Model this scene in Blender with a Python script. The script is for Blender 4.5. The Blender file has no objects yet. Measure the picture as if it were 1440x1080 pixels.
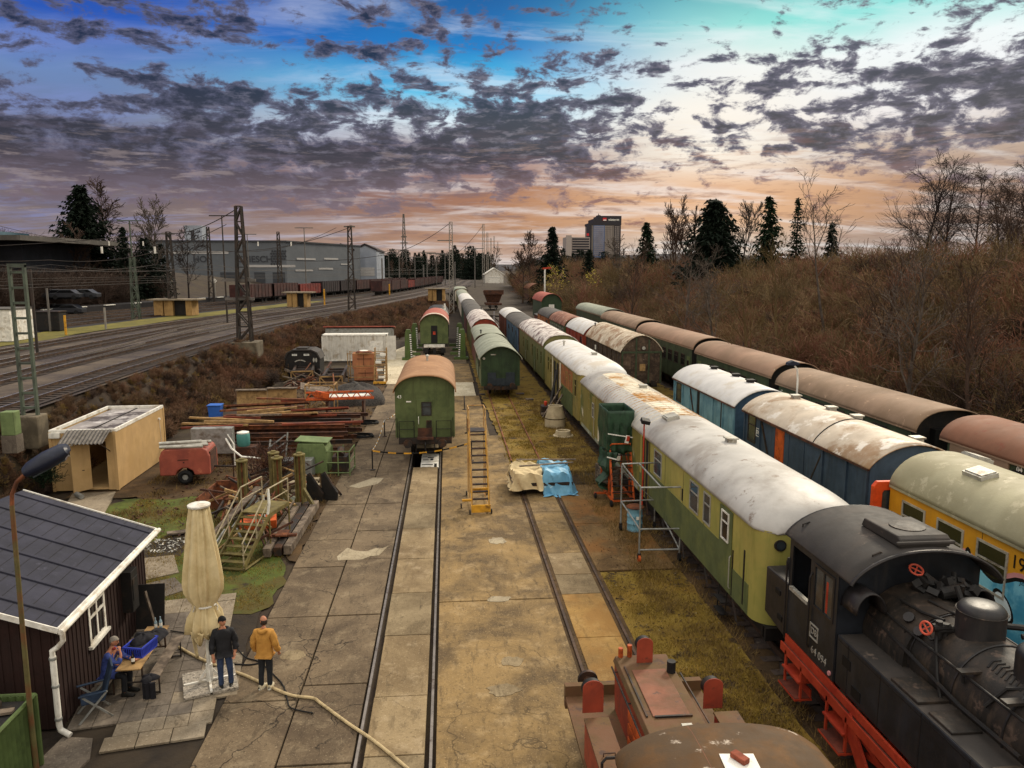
import bpy, bmesh, math, random
import numpy as np
from mathutils import Vector, Matrix, Euler
R=math.radians
D=bpy.data; SC=bpy.context.scene
COL=SC.collection
rnd=random.Random(7)
# ------------------------------------------------------------------ camera
CAMZ=9.8; FPX=1067.0; PITCH=8.528; YAW=4.874
cd=D.cameras.new('camera'); cam=D.objects.new('camera',cd); COL.objects.link(cam)
cd.sensor_width=36; cd.lens=FPX*36/1440; cd.clip_start=.1; cd.clip_end=9000
cam.location=(0,0,CAMZ); cam.rotation_euler=(R(90-PITCH),0,R(-YAW)); SC.camera=cam
_p,_y=R(PITCH),R(YAW)
_fw=Vector((math.sin(_y)*math.cos(_p),math.cos(_y)*math.cos(_p),-math.sin(_p)))
_rt=Vector((math.cos(_y),-math.sin(_y),0)); _up=_rt.cross(_fw)
def ray(u,v): return _fw+_rt*((u-720)/FPX)-_up*((v-540)/FPX)
def G(u,v,z=0.0):
    d=ray(u,v); t=(z-CAMZ)/d.z; return Vector((d.x*t,d.y*t,z))
def atY(u,v,Y):
    d=ray(u,v); t=Y/d.y; return Vector((d.x*t,Y,CAMZ+d.z*t))
# ------------------------------------------------------------------ exposure, sun, sky
SC.view_settings.view_transform='Standard'; SC.view_settings.look='None'
SC.view_settings.exposure=0.0; SC.view_settings.gamma=1
SUN_EL,SUN_AZ=R(34),R(38)          # azimuth clockwise from +Y
sl=D.lights.new('sun','SUN'); sl.energy=3.0; sl.angle=R(12); sl.color=(1,.87,.68)
sun=D.objects.new('sun',sl); COL.objects.link(sun)
sd=Vector((math.sin(SUN_AZ)*math.cos(SUN_EL),math.cos(SUN_AZ)*math.cos(SUN_EL),math.sin(SUN_EL)))
sun.rotation_euler=(-sd).to_track_quat('-Z','Y').to_euler()
def srgb(h,k=1.0):
    if isinstance(h,str):
        h=h.lstrip('#'); c=[int(h[i:i+2],16)/255 for i in (0,2,4)]
        c=[(x/12.92 if x<=.04045 else ((x+.055)/1.055)**2.4)*k for x in c]
        return (c[0],c[1],c[2],1)
    return (h[0]*k,h[1]*k,h[2]*k,1)
class NT:
    def __init__(s,t): s.t=t; s.n=t.nodes; s.l=t.links
    def new(s,ty,**k):
        n=s.n.new('ShaderNode'+ty)
        for a,b in k.items(): setattr(n,a,b)
        return n
    def link(s,a,b): s.l.new(a,b)
    def val(s,x,inp):
        if hasattr(x,'links') or hasattr(x,'is_linked'): s.l.new(x,inp)
        else: inp.default_value=x
    def math(s,op,a,b=0.0,c=None,clamp=False):
        n=s.new('Math',operation=op); n.use_clamp=clamp
        s.val(a,n.inputs[0]); s.val(b,n.inputs[1])
        if c is not None: s.val(c,n.inputs[2])
        return n.outputs[0]
    def noise(s,vec,scale,detail=5,rough=.55,lac=2.0,dist=0.0):
        n=s.new('TexNoise'); s.val(vec,n.inputs['Vector']); n.inputs['Scale'].default_value=scale
        n.inputs['Detail'].default_value=detail; n.inputs['Roughness'].default_value=rough
        n.inputs['Lacunarity'].default_value=lac; n.inputs['Distortion'].default_value=dist
        return n.outputs['Fac']
    def map(s,vec,sc=(1,1,1),loc=(0,0,0),rot=(0,0,0)):
        n=s.new('Mapping'); s.val(vec,n.inputs[0]); n.inputs['Location'].default_value=loc
        n.inputs['Rotation'].default_value=rot; n.inputs['Scale'].default_value=sc; return n.outputs[0]
    def ramp(s,fac,stops,interp='LINEAR'):
        n=s.new('ValToRGB'); s.val(fac,n.inputs[0]); e=n.color_ramp.elements; n.color_ramp.interpolation=interp
        while len(e)<len(stops): e.new(.5)
        for q,(p,c) in zip(e,stops):
            q.position=p; q.color=c if not isinstance(c,(int,float)) else (c,c,c,1)
        return n.outputs[0]
    def mix(s,fac,a,b,blend='MIX'):
        n=s.new('Mix',data_type='RGBA',blend_type=blend); n.clamp_factor=True
        s.val(fac,n.inputs[0]); s.val(a,n.inputs[6]); s.val(b,n.inputs[7]); return n.outputs[2]
    def smooth(s,x,a,b):
        n=s.new('MapRange',interpolation_type='SMOOTHSTEP'); s.val(x,n.inputs[0])
        n.inputs[1].default_value=a; n.inputs[2].default_value=b; return n.outputs[0]
def make_world():
    w=D.worlds.new('World'); SC.world=w; w.use_nodes=True; w.node_tree.nodes.clear(); t=NT(w.node_tree)
    tc=t.new('TexCoord').outputs['Generated']
    sx=t.new('SeparateXYZ'); t.link(tc,sx.inputs[0]); x,y,z=sx.outputs
    zc=t.math('MAXIMUM',z,0.0)
    # planar cloud deck
    inv=t.math('DIVIDE',1.0,t.math('ADD',zc,.15))
    cx=t.new('CombineXYZ'); t.link(t.math('MULTIPLY',x,inv),cx.inputs[0]); t.link(t.math('MULTIPLY',y,inv),cx.inputs[1])
    P=cx.outputs[0]
    az=t.math('ARCTAN2',x,y)                    # + right of the tracks
    el=t.math('ARCSINE',zc)
    elw=t.math('ADD',el,t.math('MULTIPLY',t.math('SUBTRACT',t.noise(P,.9,4,.6),.5),.09))
    e1=t.math('DIVIDE',elw,.40)                 # 0..1 over 0..23 deg
    S=srgb
    left=t.ramp(e1,[(0,S('#a8948e')),(.10,S('#80706f')),(.28,S('#6a5c62')),(.40,S('#6f7186')),(.55,S('#6a86b8')),(.68,S('#2353b4')),(.82,S('#2046a0')),(1,S('#1a2c5c'))])
    cen=t.ramp(e1,[(0,S('#c4aa9c')),(.10,S('#ab826a')),(.24,S('#8c5f54')),(.36,S('#a38c8e')),(.46,S('#dcf0f8')),(.54,S('#46c0ea')),(.66,S('#0f7cc4')),(.82,S('#0a5a9c')),(1,S('#0c3a68'))])
    rig=t.ramp(e1,[(0,S('#b0a098')),(.10,S('#8a7672')),(.24,S('#8c6e60')),(.36,S('#c8b3a0')),(.46,S('#efe9e6')),(.60,S('#eef6f6')),(.70,S('#62dcd4')),(.80,S('#14aab0')),(1,S('#0a5a70'))])
    k1=t.smooth(az,-.42,.06); k2=t.smooth(az,.05,.42)
    clear=t.mix(k2,t.mix(k1,left,cen),rig)
    # the bright place where the sun hides
    sdv=Vector((math.sin(R(19)),math.cos(R(19)),.13)).normalized()
    vd=t.new('VectorMath',operation='DOT_PRODUCT'); t.link(tc,vd.inputs[0]); vd.inputs[1].default_value=sdv
    glow=t.math('POWER',t.math('MAXIMUM',vd.outputs['Value'],0),120)
    clear=t.mix(t.math('MULTIPLY',glow,.95),clear,S('#fff6e6'))
    glow2=t.math('POWER',t.math('MAXIMUM',vd.outputs['Value'],0),30)
    lowband=t.math('MULTIPLY',t.smooth(el,.02,.07),t.math('SUBTRACT',1,t.smooth(el,.09,.15)))
    clear=t.mix(t.math('MULTIPLY',t.math('MULTIPLY',glow2,lowband),.75),clear,S('#e09a52'))
    # thin high veil
    vn=t.noise(t.map(P,(.5,1.4,1),rot=(0,0,.5)),2.6,6,.6,dist=.4)
    clear=t.mix(t.math('MULTIPLY',t.smooth(vn,.45,.68),.45),clear,t.mix(k1,S('#8090d0'),S('#f6f8fa')))
    # dark broken cloud deck: large banks broken into small tufts
    sv=t.new('CombineXYZ'); t.link(az,sv.inputs[0]); t.link(t.math('MULTIPLY',el,2.1),sv.inputs[1]); Q=sv.outputs[0]
    n1=t.noise(t.map(Q,(1,1,1),(3.1,1.7,0),(0,0,.1)),23,10,.64,dist=.3)
    n2=t.noise(t.map(Q,(.8,1.3,1),(1.9,4.9,0),(0,0,.15)),6.5,5,.58)
    dens=t.math('ADD',t.math('MULTIPLY',t.math('SUBTRACT',n1,.5),1.28),t.math('MULTIPLY',t.math('SUBTRACT',n2,.5),.75))
    els=t.math('SUBTRACT',el,t.math('MULTIPLY',az,.055))            # the deck tilts slightly
    band=t.math('MULTIPLY',t.smooth(els,.075,.125),t.math('SUBTRACT',1,t.smooth(els,.175,.25)))
    band=t.math('MULTIPLY',band,.205)
    band=t.math('ADD',band,t.math('MULTIPLY',t.smooth(az,.15,-.5),.05))
    # open sky high on the right
    hole=t.math('MULTIPLY',t.smooth(els,.19,.24),t.smooth(az,.02,.3)); band=t.math('SUBTRACT',band,t.math('MULTIPLY',hole,.02))
    low=t.math('MULTIPLY',t.math('SUBTRACT',1,t.smooth(el,.03,.085)),-.30)
    dn=t.math('SUBTRACT',t.math('ADD',t.math('ADD',dens,band),low),t.math('MULTIPLY',glow,.15))
    m=t.smooth(dn,.015,.165)
    core=t.smooth(dn,.08,.30)
    ccol=t.mix(core,t.mix(k1,S('#55546c'),S('#5d586c')),t.mix(t.smooth(el,.15,.26),S('#2c2833'),S('#101a33')))
    ccol=t.mix(t.math('MULTIPLY',t.math('SUBTRACT',1,t.smooth(el,.07,.15)),.8),ccol,t.mix(glow2,S('#7a6670'),S('#a06a56')))
    n3=t.noise(t.map(Q,(.8,1.3,1)),44,7,.62); ccol=t.mix(t.math('MULTIPLY',t.smooth(n3,.5,.68),.5),ccol,t.mix(k1,S('#77758c'),S('#8d8590')))
    sky=t.mix(t.math('MULTIPLY',m,.96),clear,ccol)
    # small ripples near the horizon
    rp=t.noise(t.map(Q,(.8,2.6,1)),15.0,8,.66)
    lowm=t.math('SUBTRACT',1,t.smooth(el,.12,.19))
    sky=t.mix(t.math('MULTIPLY',t.math('MULTIPLY',t.smooth(rp,.50,.64),lowm),.55),sky,t.mix(glow2,S('#675b68'),S('#8f5f4c')))
    sky=t.mix(t.math('MULTIPLY',t.math('MULTIPLY',t.smooth(rp,.47,.36),lowm),.45),sky,t.mix(glow2,S('#a39290'),S('#d4a280')))
    # open bright overcast overhead and behind the viewer (outside the photograph)
    up=t.smooth(el,.36,.75); back=t.smooth(t.math('ABSOLUTE',az),1.25,2.2)
    sky=t.mix(up,t.mix(back,sky,(1.2,1.08,.92,1)),(1.5,1.43,1.32,1))
    nb=t.new('Background'); nb.inputs[1].default_value=1.0; t.link(sky,nb.inputs[0])
    ns=t.new('TexSky',sky_type='NISHITA'); ns.sun_disc=False; ns.sun_elevation=SUN_EL; ns.sun_rotation=SUN_AZ
    bs=t.new('Background'); bs.inputs[1].default_value=.004; t.link(ns.outputs[0],bs.inputs[0])
    ad=t.new('AddShader'); t.link(nb.outputs[0],ad.inputs[0]); t.link(bs.outputs[0],ad.inputs[1])
    o=t.new('OutputWorld'); t.link(ad.outputs[0],o.inputs[0])
make_world()
# ------------------------------------------------------------------ materials
MATS={}
def mat(key,col,rough=.75,col2=None,thr=.55,soft=.08,scale=1.2,var=.18,col3=None,thr3=.62,scale3=3,streak=0.0,scol=None,metal=0.0,bump=.15,bscale=18,spec=.3,transm=0):
    if key in MATS: return MATS[key]
    m=D.materials.new(key); m.use_nodes=True; m.node_tree.nodes.clear(); t=NT(m.node_tree)
    b=t.new('BsdfPrincipled'); o=t.new('OutputMaterial'); t.link(b.outputs[0],o.inputs[0])
    P=t.new('NewGeometry').outputs['Position']
    c=srgb(col); 
    n=t.noise(P,scale*1.7,6,.6)
    out=t.mix(t.smooth(n,.3,.7),tuple(x*(1-var) for x in c[:3])+(1,),tuple(min(1,x*(1+var)) for x in c[:3])+(1,))
    if col2 is not None:
        n2=t.noise(t.map(P,loc=(7.3,1.1,4.2)),scale,8,.65,dist=.3)
        out=t.mix(t.smooth(n2,thr-soft,thr+soft),out,srgb(col2))
    if col3 is not None:
        n3=t.noise(t.map(P,loc=(1.3,9.1,2.2)),scale3,7,.7)
        out=t.mix(t.smooth(n3,thr3-.04,thr3+.04),out,srgb(col3))
    if streak:
        n4=t.noise(t.map(P,(5,5,.45)),1.3,5,.6)
        out=t.mix(t.math('MULTIPLY',t.smooth(n4,.5,.72),streak),out,srgb(scol or '#2a2018'))
    t.link(out,b.inputs['Base Color'])
    rn=t.noise(P,scale*4,4,.6); t.link(t.math('ADD',t.math('MULTIPLY',t.math('SUBTRACT',rn,.5),.3),rough,clamp=True),b.inputs['Roughness'])
    b.inputs['Metallic'].default_value=metal; b.inputs['Specular IOR Level'].default_value=spec
    if transm: b.inputs['Transmission Weight'].default_value=transm
    if bump:
        bn=t.new('Bump'); bn.inputs['Strength'].default_value=bump; bn.inputs['Distance'].default_value=.03
        t.link(t.noise(P,bscale,5,.65),bn.inputs['Height']); t.link(bn.outputs[0],b.inputs['Normal'])
    MATS[key]=m; return m
# ------------------------------------------------------------------ mesh builder
class MB:
    def __init__(s): s.v=[]; s.f=[]
    def add(s,vs,fs):
        n=len(s.v); s.v.extend([tuple(q) for q in vs]); s.f.extend([tuple(i+n for i in f) for f in fs]); return s
    def box(s,x0,x1,y0,y1,z0,z1,M=None):
        vs=[(x,y,z) for x in (x0,x1) for y in (y0,y1) for z in (z0,z1)]
        if M is not None: vs=[M@Vector(q) for q in vs]
        return s.add(vs,[(0,1,3,2),(4,6,7,5),(0,4,5,1),(2,3,7,6),(0,2,6,4),(1,5,7,3)])
    def cbox(s,c,d,rot=(0,0,0)):
        M=Matrix.Translation(c)@Euler(rot).to_matrix().to_4x4()
        return s.box(-d[0]/2,d[0]/2,-d[1]/2,d[1]/2,-d[2]/2,d[2]/2,M)
    def bar(s,p,q,w,h=None):
        p,q=Vector(p),Vector(q); d=q-p; L=d.length
        if L<1e-6: return s
        M=Matrix.Translation(p)@d.to_track_quat('Y','Z').to_matrix().to_4x4(); h=h or w
        return s.box(-w/2,w/2,0,L,-h/2,h/2,M)
    def tube(s,pts,r,n=6,cap=True):
        pts=[Vector(p) for p in pts]; rs=r if isinstance(r,(list,tuple)) else [r]*len(pts)
        vs=[];fs=[]; k=len(pts); up=None
        for i,p in enumerate(pts):
            d=(pts[min(i+1,k-1)]-pts[max(i-1,0)])
            if d.length<1e-9: d=Vector((0,0,1))
            d.normalize()
            if up is None:
                up=Vector((0,0,1)) if abs(d.z)<.9 else Vector((1,0,0))
            a=d.cross(up)
            if a.length<1e-4: a=d.orthogonal()
            a.normalize(); b=a.cross(d)
            up=b
            for j in range(n):
                t=2*math.pi*j/n; vs.append(p+(a*math.cos(t)+b*math.sin(t))*rs[i])
        for i in range(k-1):
            for j in range(n):
                q=(j+1)%n; fs.append((i*n+j,i*n+q,(i+1)*n+q,(i+1)*n+j))
        if cap: fs.append(tuple(range(n))[::-1]); fs.append(tuple((k-1)*n+j for j in range(n)))
        return s.add(vs,fs)
    def cyl(s,p,q,r,r2=None,n=14): return s.tube([p,q],[r,r if r2 is None else r2],n)
    def lathe(s,prof,c=(0,0,0),n=24,rf=None,cap=True):
        vs=[];fs=[];k=len(prof)
        for i,(r,z) in enumerate(prof):
            for j in range(n):
                t=2*math.pi*j/n; q=r*(rf(j,n,i/(max(1,k-1)),t) if rf else 1)
                vs.append((c[0]+q*math.cos(t),c[1]+q*math.sin(t),c[2]+z))
        for i in range(k-1):
            for j in range(n):
                q=(j+1)%n; fs.append((i*n+j,i*n+q,(i+1)*n+q,(i+1)*n+j))
        if cap: fs.append(tuple(range(n))[::-1]); fs.append(tuple((k-1)*n+j for j in range(n)))
        return s.add(vs,fs)
    def prism(s,poly,a,b,axis='y'):
        k=len(poly)
        f={'y':lambda p,t:(p[0],t,p[1]),'x':lambda p,t:(t,p[0],p[1]),'z':lambda p,t:(p[0],p[1],t)}[axis]
        vs=[f(p,a) for p in poly]+[f(p,b) for p in poly]
        return s.add(vs,[tuple(range(k)),tuple(range(2*k-1,k-1,-1))]+[(i,i+k,(i+1)%k+k,(i+1)%k) for i in range(k)])
    def grid(s,rows):
        m=len(rows[0]); vs=[q for r in rows for q in r]
        return s.add(vs,[(i*m+j,i*m+j+1,(i+1)*m+j+1,(i+1)*m+j) for i in range(len(rows)-1) for j in range(m-1)])
    def xf(s,M): s.v=[tuple(M@Vector(q)) for q in s.v]; return s
    def build(s,name,m,parent=None,smooth=False,bevel=0,loc=None,solid=0,subs=0):
        me=D.meshes.new(name); me.from_pydata(s.v,[],s.f); me.validate()
        bm=bmesh.new(); bm.from_mesh(me); bmesh.ops.recalc_face_normals(bm,faces=bm.faces); bm.to_mesh(me); bm.free()
        if isinstance(m,str): m=MATS[m]
        me.materials.append(m); o=D.objects.new(name,me); COL.objects.link(o)
        if smooth:
            me.polygons.foreach_set('use_smooth',[True]*len(me.polygons))
            try: me.set_sharp_from_angle(angle=R(38))
            except Exception: pass
        if solid:
            q=o.modifiers.new('s','SOLIDIFY'); q.thickness=solid; q.offset=0
        if bevel:
            q=o.modifiers.new('b','BEVEL'); q.width=bevel; q.segments=2; q.limit_method='ANGLE'; q.angle_limit=R(40)
        if subs:
            q=o.modifiers.new('u','SUBSURF'); q.levels=subs; q.render_levels=subs
        if parent: o.parent=parent
        if loc: o.location=loc
        return o
def thing(name,label,cat,loc=(0,0,0),rz=0,group=None):
    o=D.objects.new(name,None); COL.objects.link(o); o.location=loc; o.rotation_euler=(0,0,rz)
    o.empty_display_size=.2; o['label']=label; o['category']=cat
    if group: o['group']=group
    return o
def tag(o,label,cat,group=None,kind=None):
    o['label']=label; o['category']=cat
    if group: o['group']=group
    if kind: o['kind']=kind
    return o
def struct(o): o['kind']='structure'; return o
def text(name,s,m,parent,size,loc,rot,ext=.004,bold=False,squash=1.0):
    cu=D.curves.new(name,'FONT'); cu.body=s; cu.size=size; cu.extrude=ext; cu.align_x='CENTER'; cu.align_y='CENTER'
    if bold: cu.offset=size*.018
    o=D.objects.new(name,cu); COL.objects.link(o)
    me=D.meshes.new_from_object(o.evaluated_get(bpy.context.evaluated_depsgraph_get())); D.objects.remove(o); D.curves.remove(cu)
    me.name=name; me.materials.append(MATS[m] if isinstance(m,str) else m)
    o=D.objects.new(name,me); COL.objects.link(o); o.location=loc; o.rotation_euler=rot; o.scale=(squash,1,1)
    if parent: o.parent=parent
    return o
def dup(o,parent=None):
    c=o.copy(); COL.objects.link(c)
    if parent is not None: c.parent=parent
    for ch in list(o.children): dup(ch,c)
    return c
# common materials
mat('steel_dark','#2b2623',.6,'#4a3222',.55,.1,2.5,metal=.2)
mat('black_iron','#1a1817',.65,'#2e241c',.6,.1,3)
mat('rust','#7d492c',.85,'#4a2c1e',.5,.15,2.5,col3='#8a5230',thr3=.6)
mat('rust_dark','#553525',.85,'#33221c',.5,.15,2.5,col3='#6b4128',thr3=.62)
mat('glass','#0d1013',.12,None,var=.3,bump=0,spec=.6)
mat('glass_grey','#3a4145',.15,'#20262a',.5,.2,1.5,bump=0,spec=.6)
mat('white_paint','#d8d4ca',.6,'#b3a998',.58,.08,2)
mat('pale_metal','#a9a69c',.5,'#7b6f60',.6,.08,3,metal=.35)
mat('galv','#8e8f8b',.5,'#6a6358',.58,.1,3,metal=.4)
mat('wood_grey','#77695a',.85,'#4b4036',.5,.12,3,streak=.3)
mat('wood_tan','#9a7b4f',.75,'#6f5534',.55,.12,3)
mat('yellow','#c8922a',.6,'#7d5a22',.6,.08,3)
mat('orange','#b9531f',.6,'#7a3416',.58,.1,3)
mat('red','#b03a22',.6,'#7a2d1a',.58,.1,2)
mat('blue_drum','#6f9fb2',.55,'#3f5f6b',.6,.06,4,col3='#5d4632',thr3=.66)
mat('rubber','#121212',.8,None,var=.2)
mat('light_txt','#e4e2d8',.6,None,var=.05,bump=0)
mat('black_txt','#0d0d0d',.6,None,var=.05,bump=0)
# ================================================================== GROUND
def lerp_tab(tab,y):
    if y<=tab[0][0]: return tab[0][1]
    for (a,b),(c,d) in zip(tab,tab[1:]):
        if y<=c:
            t=(y-a)/(c-a); return b+(d-b)*t
    a,b=tab[-2]; c,d=tab[-1]; return d+(d-b)*(y-c)/(c-a)
XM=[(-60,-21.6),(40,-21.7),(55,-21.9),(75,-21.2),(90,-20.4),(105,-18.4),(120,-15.6),(150,-10.8),(197,-4.4),(260,2.5),(360,10.5),(545,19.5),(900,34)]
TOE=[(-60,-18.4),(30,-18.3),(42,-18.0),(55,-17.2),(65,-16.4),(87,-13.6),(105,-9.5),(120,-6),(150,-2.0),(190,.6),(230,1.9),(260,4),(900,40)]
EM=3.3
def sstep(x,a,b):
    t=min(1,max(0,(x-a)/(b-a))); return t*t*(3-2*t)
def hgt(x,y):
    top=lerp_tab(XM,y)+1.7; toe=max(lerp_tab(TOE,y),top+1.6)
    h=EM*(1-sstep(x,top,toe))
    h=max(h,EM*sstep(y,255,340))
    # dark bank beyond the left tracks
    d=-(x+ (66 if y<140 else 66-(y-140)*.16)); h+=8.0*sstep(d,0,26)*(1-sstep(y,170,330)*.85)
    # wooded bank on the right
    k=sstep(x,24.5+max(0,(y-60))*.03,44+max(0,y-60)*.05)*(6.3-3.2*sstep(y,70,150))
    return h+k
def make_terrain():
    xs=[-1500,-900,-500,-300,-200,-150,-120,-105,-96,-90,-84,-78,-72,-68,-64,-60,-50,-40,-30]+[-25+i*.5 for i in range(0,46)]+[-1.9,-.5]+list(range(0,20,2))+[4.5,20,21,22,23]+[24+i*1.5 for i in range(20)]+[56,62,70,85,110,160,250,400,700,1300]
    ys=[-40,-20,-5]+[i*2.5 for i in range(0,100)]+[37.4,41.6]+list(range(250,420,10))+[430,470,520,600,700,900,1200,1800,3500,7500]
    xs=sorted(set(xs)); ys=sorted(set(ys)); m=MB(); W=len(xs)
    m.v=[(x,y,hgt(x,y)-.10+(random.Random(x*13.7+y*7.1).uniform(-.04,.04) if x<-5.4 or x>22 else 0)) for y in ys for x in xs]
    for j in range(len(ys)-1):
        for i in range(W-1):
            if xs[i]>=-1.91 and xs[i+1]<=-.49 and ys[j]>=37.39 and ys[j+1]<=41.61: continue
            m.f.append((j*W+i,j*W+i+1,(j+1)*W+i+1,(j+1)*W+i))
    return m.build('ground','soil',smooth=True)
mat('soil','#2e231a',.95,'#3a3020',.5,.14,.35,var=.35,col3='#2c2119',thr3=.58,scale3=1.1,bump=.6,bscale=6)
struct(make_terrain())
mat('ballast','#4a4039',.95,'#382f2b',.5,.12,.5,var=.3,col3='#5d5147',thr3=.62,scale3=5,bump=.7,bscale=9)
mat('grass','#735a22',.95,'#7a6426',.50,.10,.5,var=.35,col3='#3a2c18',thr3=.57,scale3=1.6,bump=.7,bscale=10)
mat('grass_green','#46501a',.95,'#4a4018',.52,.10,.6,var=.35,col3='#2c2414',thr3=.62,scale3=1.4,bump=.7,bscale=10)
mat('dirt_dark','#241d17',.95,'#30271c',.5,.12,.8,var=.3,col3='#51463a',thr3=.70,scale3=9,bump=.5,bscale=14)
mat('dirt_brown','#4f3b22',.95,'#3c2d1a',.5,.12,.8,var=.3,col3='#6b5433',thr3=.66,scale3=6,bump=.6,bscale=12)
def concrete_mat(key,base,dark,light,crk=.5,rustc=None,moss=.0):
    m=D.materials.new(key); m.use_nodes=True; m.node_tree.nodes.clear(); t=NT(m.node_tree)
    b=t.new('BsdfPrincipled'); o=t.new('OutputMaterial'); t.link(b.outputs[0],o.inputs[0])
    P=t.new('NewGeometry').outputs['Position']
    n=t.noise(P,.45,8,.68,dist=.4); c=t.mix(t.smooth(n,.36,.64),srgb(dark),srgb(base))
    n=t.noise(t.map(P,loc=(4,2,1)),1.7,8,.7); c=t.mix(t.math('MULTIPLY',t.smooth(n,.5,.70),.5),c,srgb(light))
    n=t.noise(t.map(P,(3.2,.7,1)),1.6,7,.7); c=t.mix(t.math('MULTIPLY',t.smooth(n,.52,.66),.55),c,srgb(dark,.62))
    n=t.noise(P,13,6,.75); c=t.mix(t.math('MULTIPLY',t.smooth(n,.55,.66),.75),c,srgb(dark,.42))
    n=t.noise(t.map(P,loc=(8,8,8)),22,4,.7); c=t.mix(t.math('MULTIPLY',t.smooth(n,.58,.68),.6),c,srgb(light,1.25))
    # oil stains
    n=t.noise(t.map(P,(1.6,.9,1),(2,5,0)),.9,7,.62,dist=.5); c=t.mix(t.math('MULTIPLY',t.smooth(n,.63,.70),.6),c,srgb('#33281c'))
    # cracks
    wv=t.new('VectorMath',operation='ADD'); t.link(P,wv.inputs[0])
    nz=t.new('TexNoise'); t.link(P,nz.inputs['Vector']); nz.inputs['Scale'].default_value=1.4; nz.inputs['Detail'].default_value=6
    sc=t.new('VectorMath',operation='SCALE'); t.link(nz.outputs['Color'],sc.inputs[0]); sc.inputs['Scale'].default_value=.9
    t.link(sc.outputs[0],wv.inputs[1])
    bm=[]
    for scl,wd,thr in ((.42,.008,.47),(1.5,.024,.58)):
        vo=t.new('TexVoronoi',feature='DISTANCE_TO_EDGE'); t.link(wv.outputs[0],vo.inputs['Vector']); vo.inputs['Scale'].default_value=scl
        msk=t.smooth(t.noise(t.map(P,loc=(scl,3,1)),.33,4,.6),thr,thr+.1)
        ck=t.math('MULTIPLY',t.math('SUBTRACT',1,t.smooth(vo.outputs['Distance'],wd*.3,wd)),t.math('MULTIPLY',msk,crk))
        c=t.mix(ck,c,srgb('#1d1710')); bm.append(ck)
    if rustc:
        n=t.noise(t.map(P,(1,.6,1)),.6,6,.6); c=t.mix(t.math('MULTIPLY',t.smooth(n,.45,.62),.8),c,srgb(rustc))
    t.link(c,b.inputs['Base Color']); b.inputs['Roughness'].default_value=.88; b.inputs['Specular IOR Level'].default_value=.25
    bn=t.new('Bump'); bn.inputs['Strength'].default_value=.35; bn.inputs['Distance'].default_value=.03
    t.link(t.math('SUBTRACT',t.noise(P,9,8,.75),t.math('ADD',bm[0],bm[1])),bn.inputs['Height']); t.link(bn.outputs[0],b.inputs['Normal'])
    MATS[key]=m
concrete_mat('conc_left','#6e5e49','#4d4031','#8f7f66',.8)
concrete_mat('conc_mid','#8a7149','#574731','#a68f6a',.5)
concrete_mat('conc_slab_a','#8d7a5b','#6d5b41','#a79578',.25)
concrete_mat('conc_slab_b','#837358','#64553e','#9b8a6c',.2)
concrete_mat('conc_slab_c','#957540','#755a32','#a88a58',.2,'#84602f')
concrete_mat('conc_right','#6f5633','#503c22','#866c48',.35,'#7d5428')
concrete_mat('conc_new','#c9bda2','#a99c82','#d9cfb8',.1)
concrete_mat('paving','#70665a','#554c43','#857a6c',.1)
concrete_mat('paving_light','#8a7d6a','#6c604f','#a09480',.1)
concrete_mat('patch_pale','#a0937a','#7d705a','#b3a78f',.3)
gr=random.Random(3)
def slabs(name,m,x0,x1,ys,gap=.03,z=0.0,th=.14,edge=None):
    b=MB()
    for a,c in zip(ys,ys[1:]):
        zz=z+gr.uniform(-.004,.004)
        b.box(x0+gr.uniform(0,.012),x1-gr.uniform(0,.012),a+gap*gr.uniform(.35,.65),c-gap*gr.uniform(.35,.65),zz-th,zz)
    return struct(b.build(name,m,bevel=.012))
RA=(-1.95,-.44); RB=(3.23,4.74)
slabs('concrete_apron','conc_left',-5.22,-3.55,[9,12.4,16.6,20.9,24.6,27.2,31.5,35.8,40.2,45,50,55,60,66],.05)
slabs('concrete_apron','conc_left',-3.52,-2.03,[9,14.2,17.2,20.9,25.2,28.1,31.5,36.6,40.2,45,50,55,60,66],.05)
# slabs between the rails, alternating ages
yA=[9.0,11.4]
ya=[8.6,11.6,14.35,16.55,19.55,22.3,25.1,28.2,31.3,34.2,37.4]
for i in range(len(ya)-1):
    slabs('concrete_track_slab',['conc_slab_a','conc_slab_b','conc_slab_a'][i%3],RA[0]+.15,RA[1]-.13,ya[i:i+2],.03)
slabs('concrete_track_slab','conc_slab_b',RA[0]+.15,RA[1]-.13,[41.6,46,50,54,58,62,66],.03)
slabs('concrete_apron','conc_mid',RA[1]+.09,RB[0]-.12,[8.5,21.55,36.2,44.5],.045)
slabs('concrete_apron','conc_mid',RA[1]+.09,2.45,[44.5,52.5,59.2],.045)
slabs('concrete_apron','conc_new',RA[1]+.09,2.2,[59.2,66.5],.03)
yb=[16.5,19.0,21.8,23.3,25.2,27.5,29.8,32.2,33.6]
for i in range(len(yb)-1):
    slabs('concrete_track_slab',['conc_slab_c','conc_slab_c','conc_slab_b','conc_slab_a','conc_mid'][min(i,4)],RB[0]+.15,RB[1]-.14,yb[i:i+2],.03)
slabs('concrete_track_slab','conc_slab_c',RB[0]+.15,RB[1]-.14,[8.5,12.5,16.5],.03)
slabs('concrete_apron','conc_right',RB[1]+.1,7.5,[23.5,28.2,33.6],.03)
slabs('concrete_apron','conc_mid',RB[0]-.12,RB[1]+.1,[33.6,36.0],.03)
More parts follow.
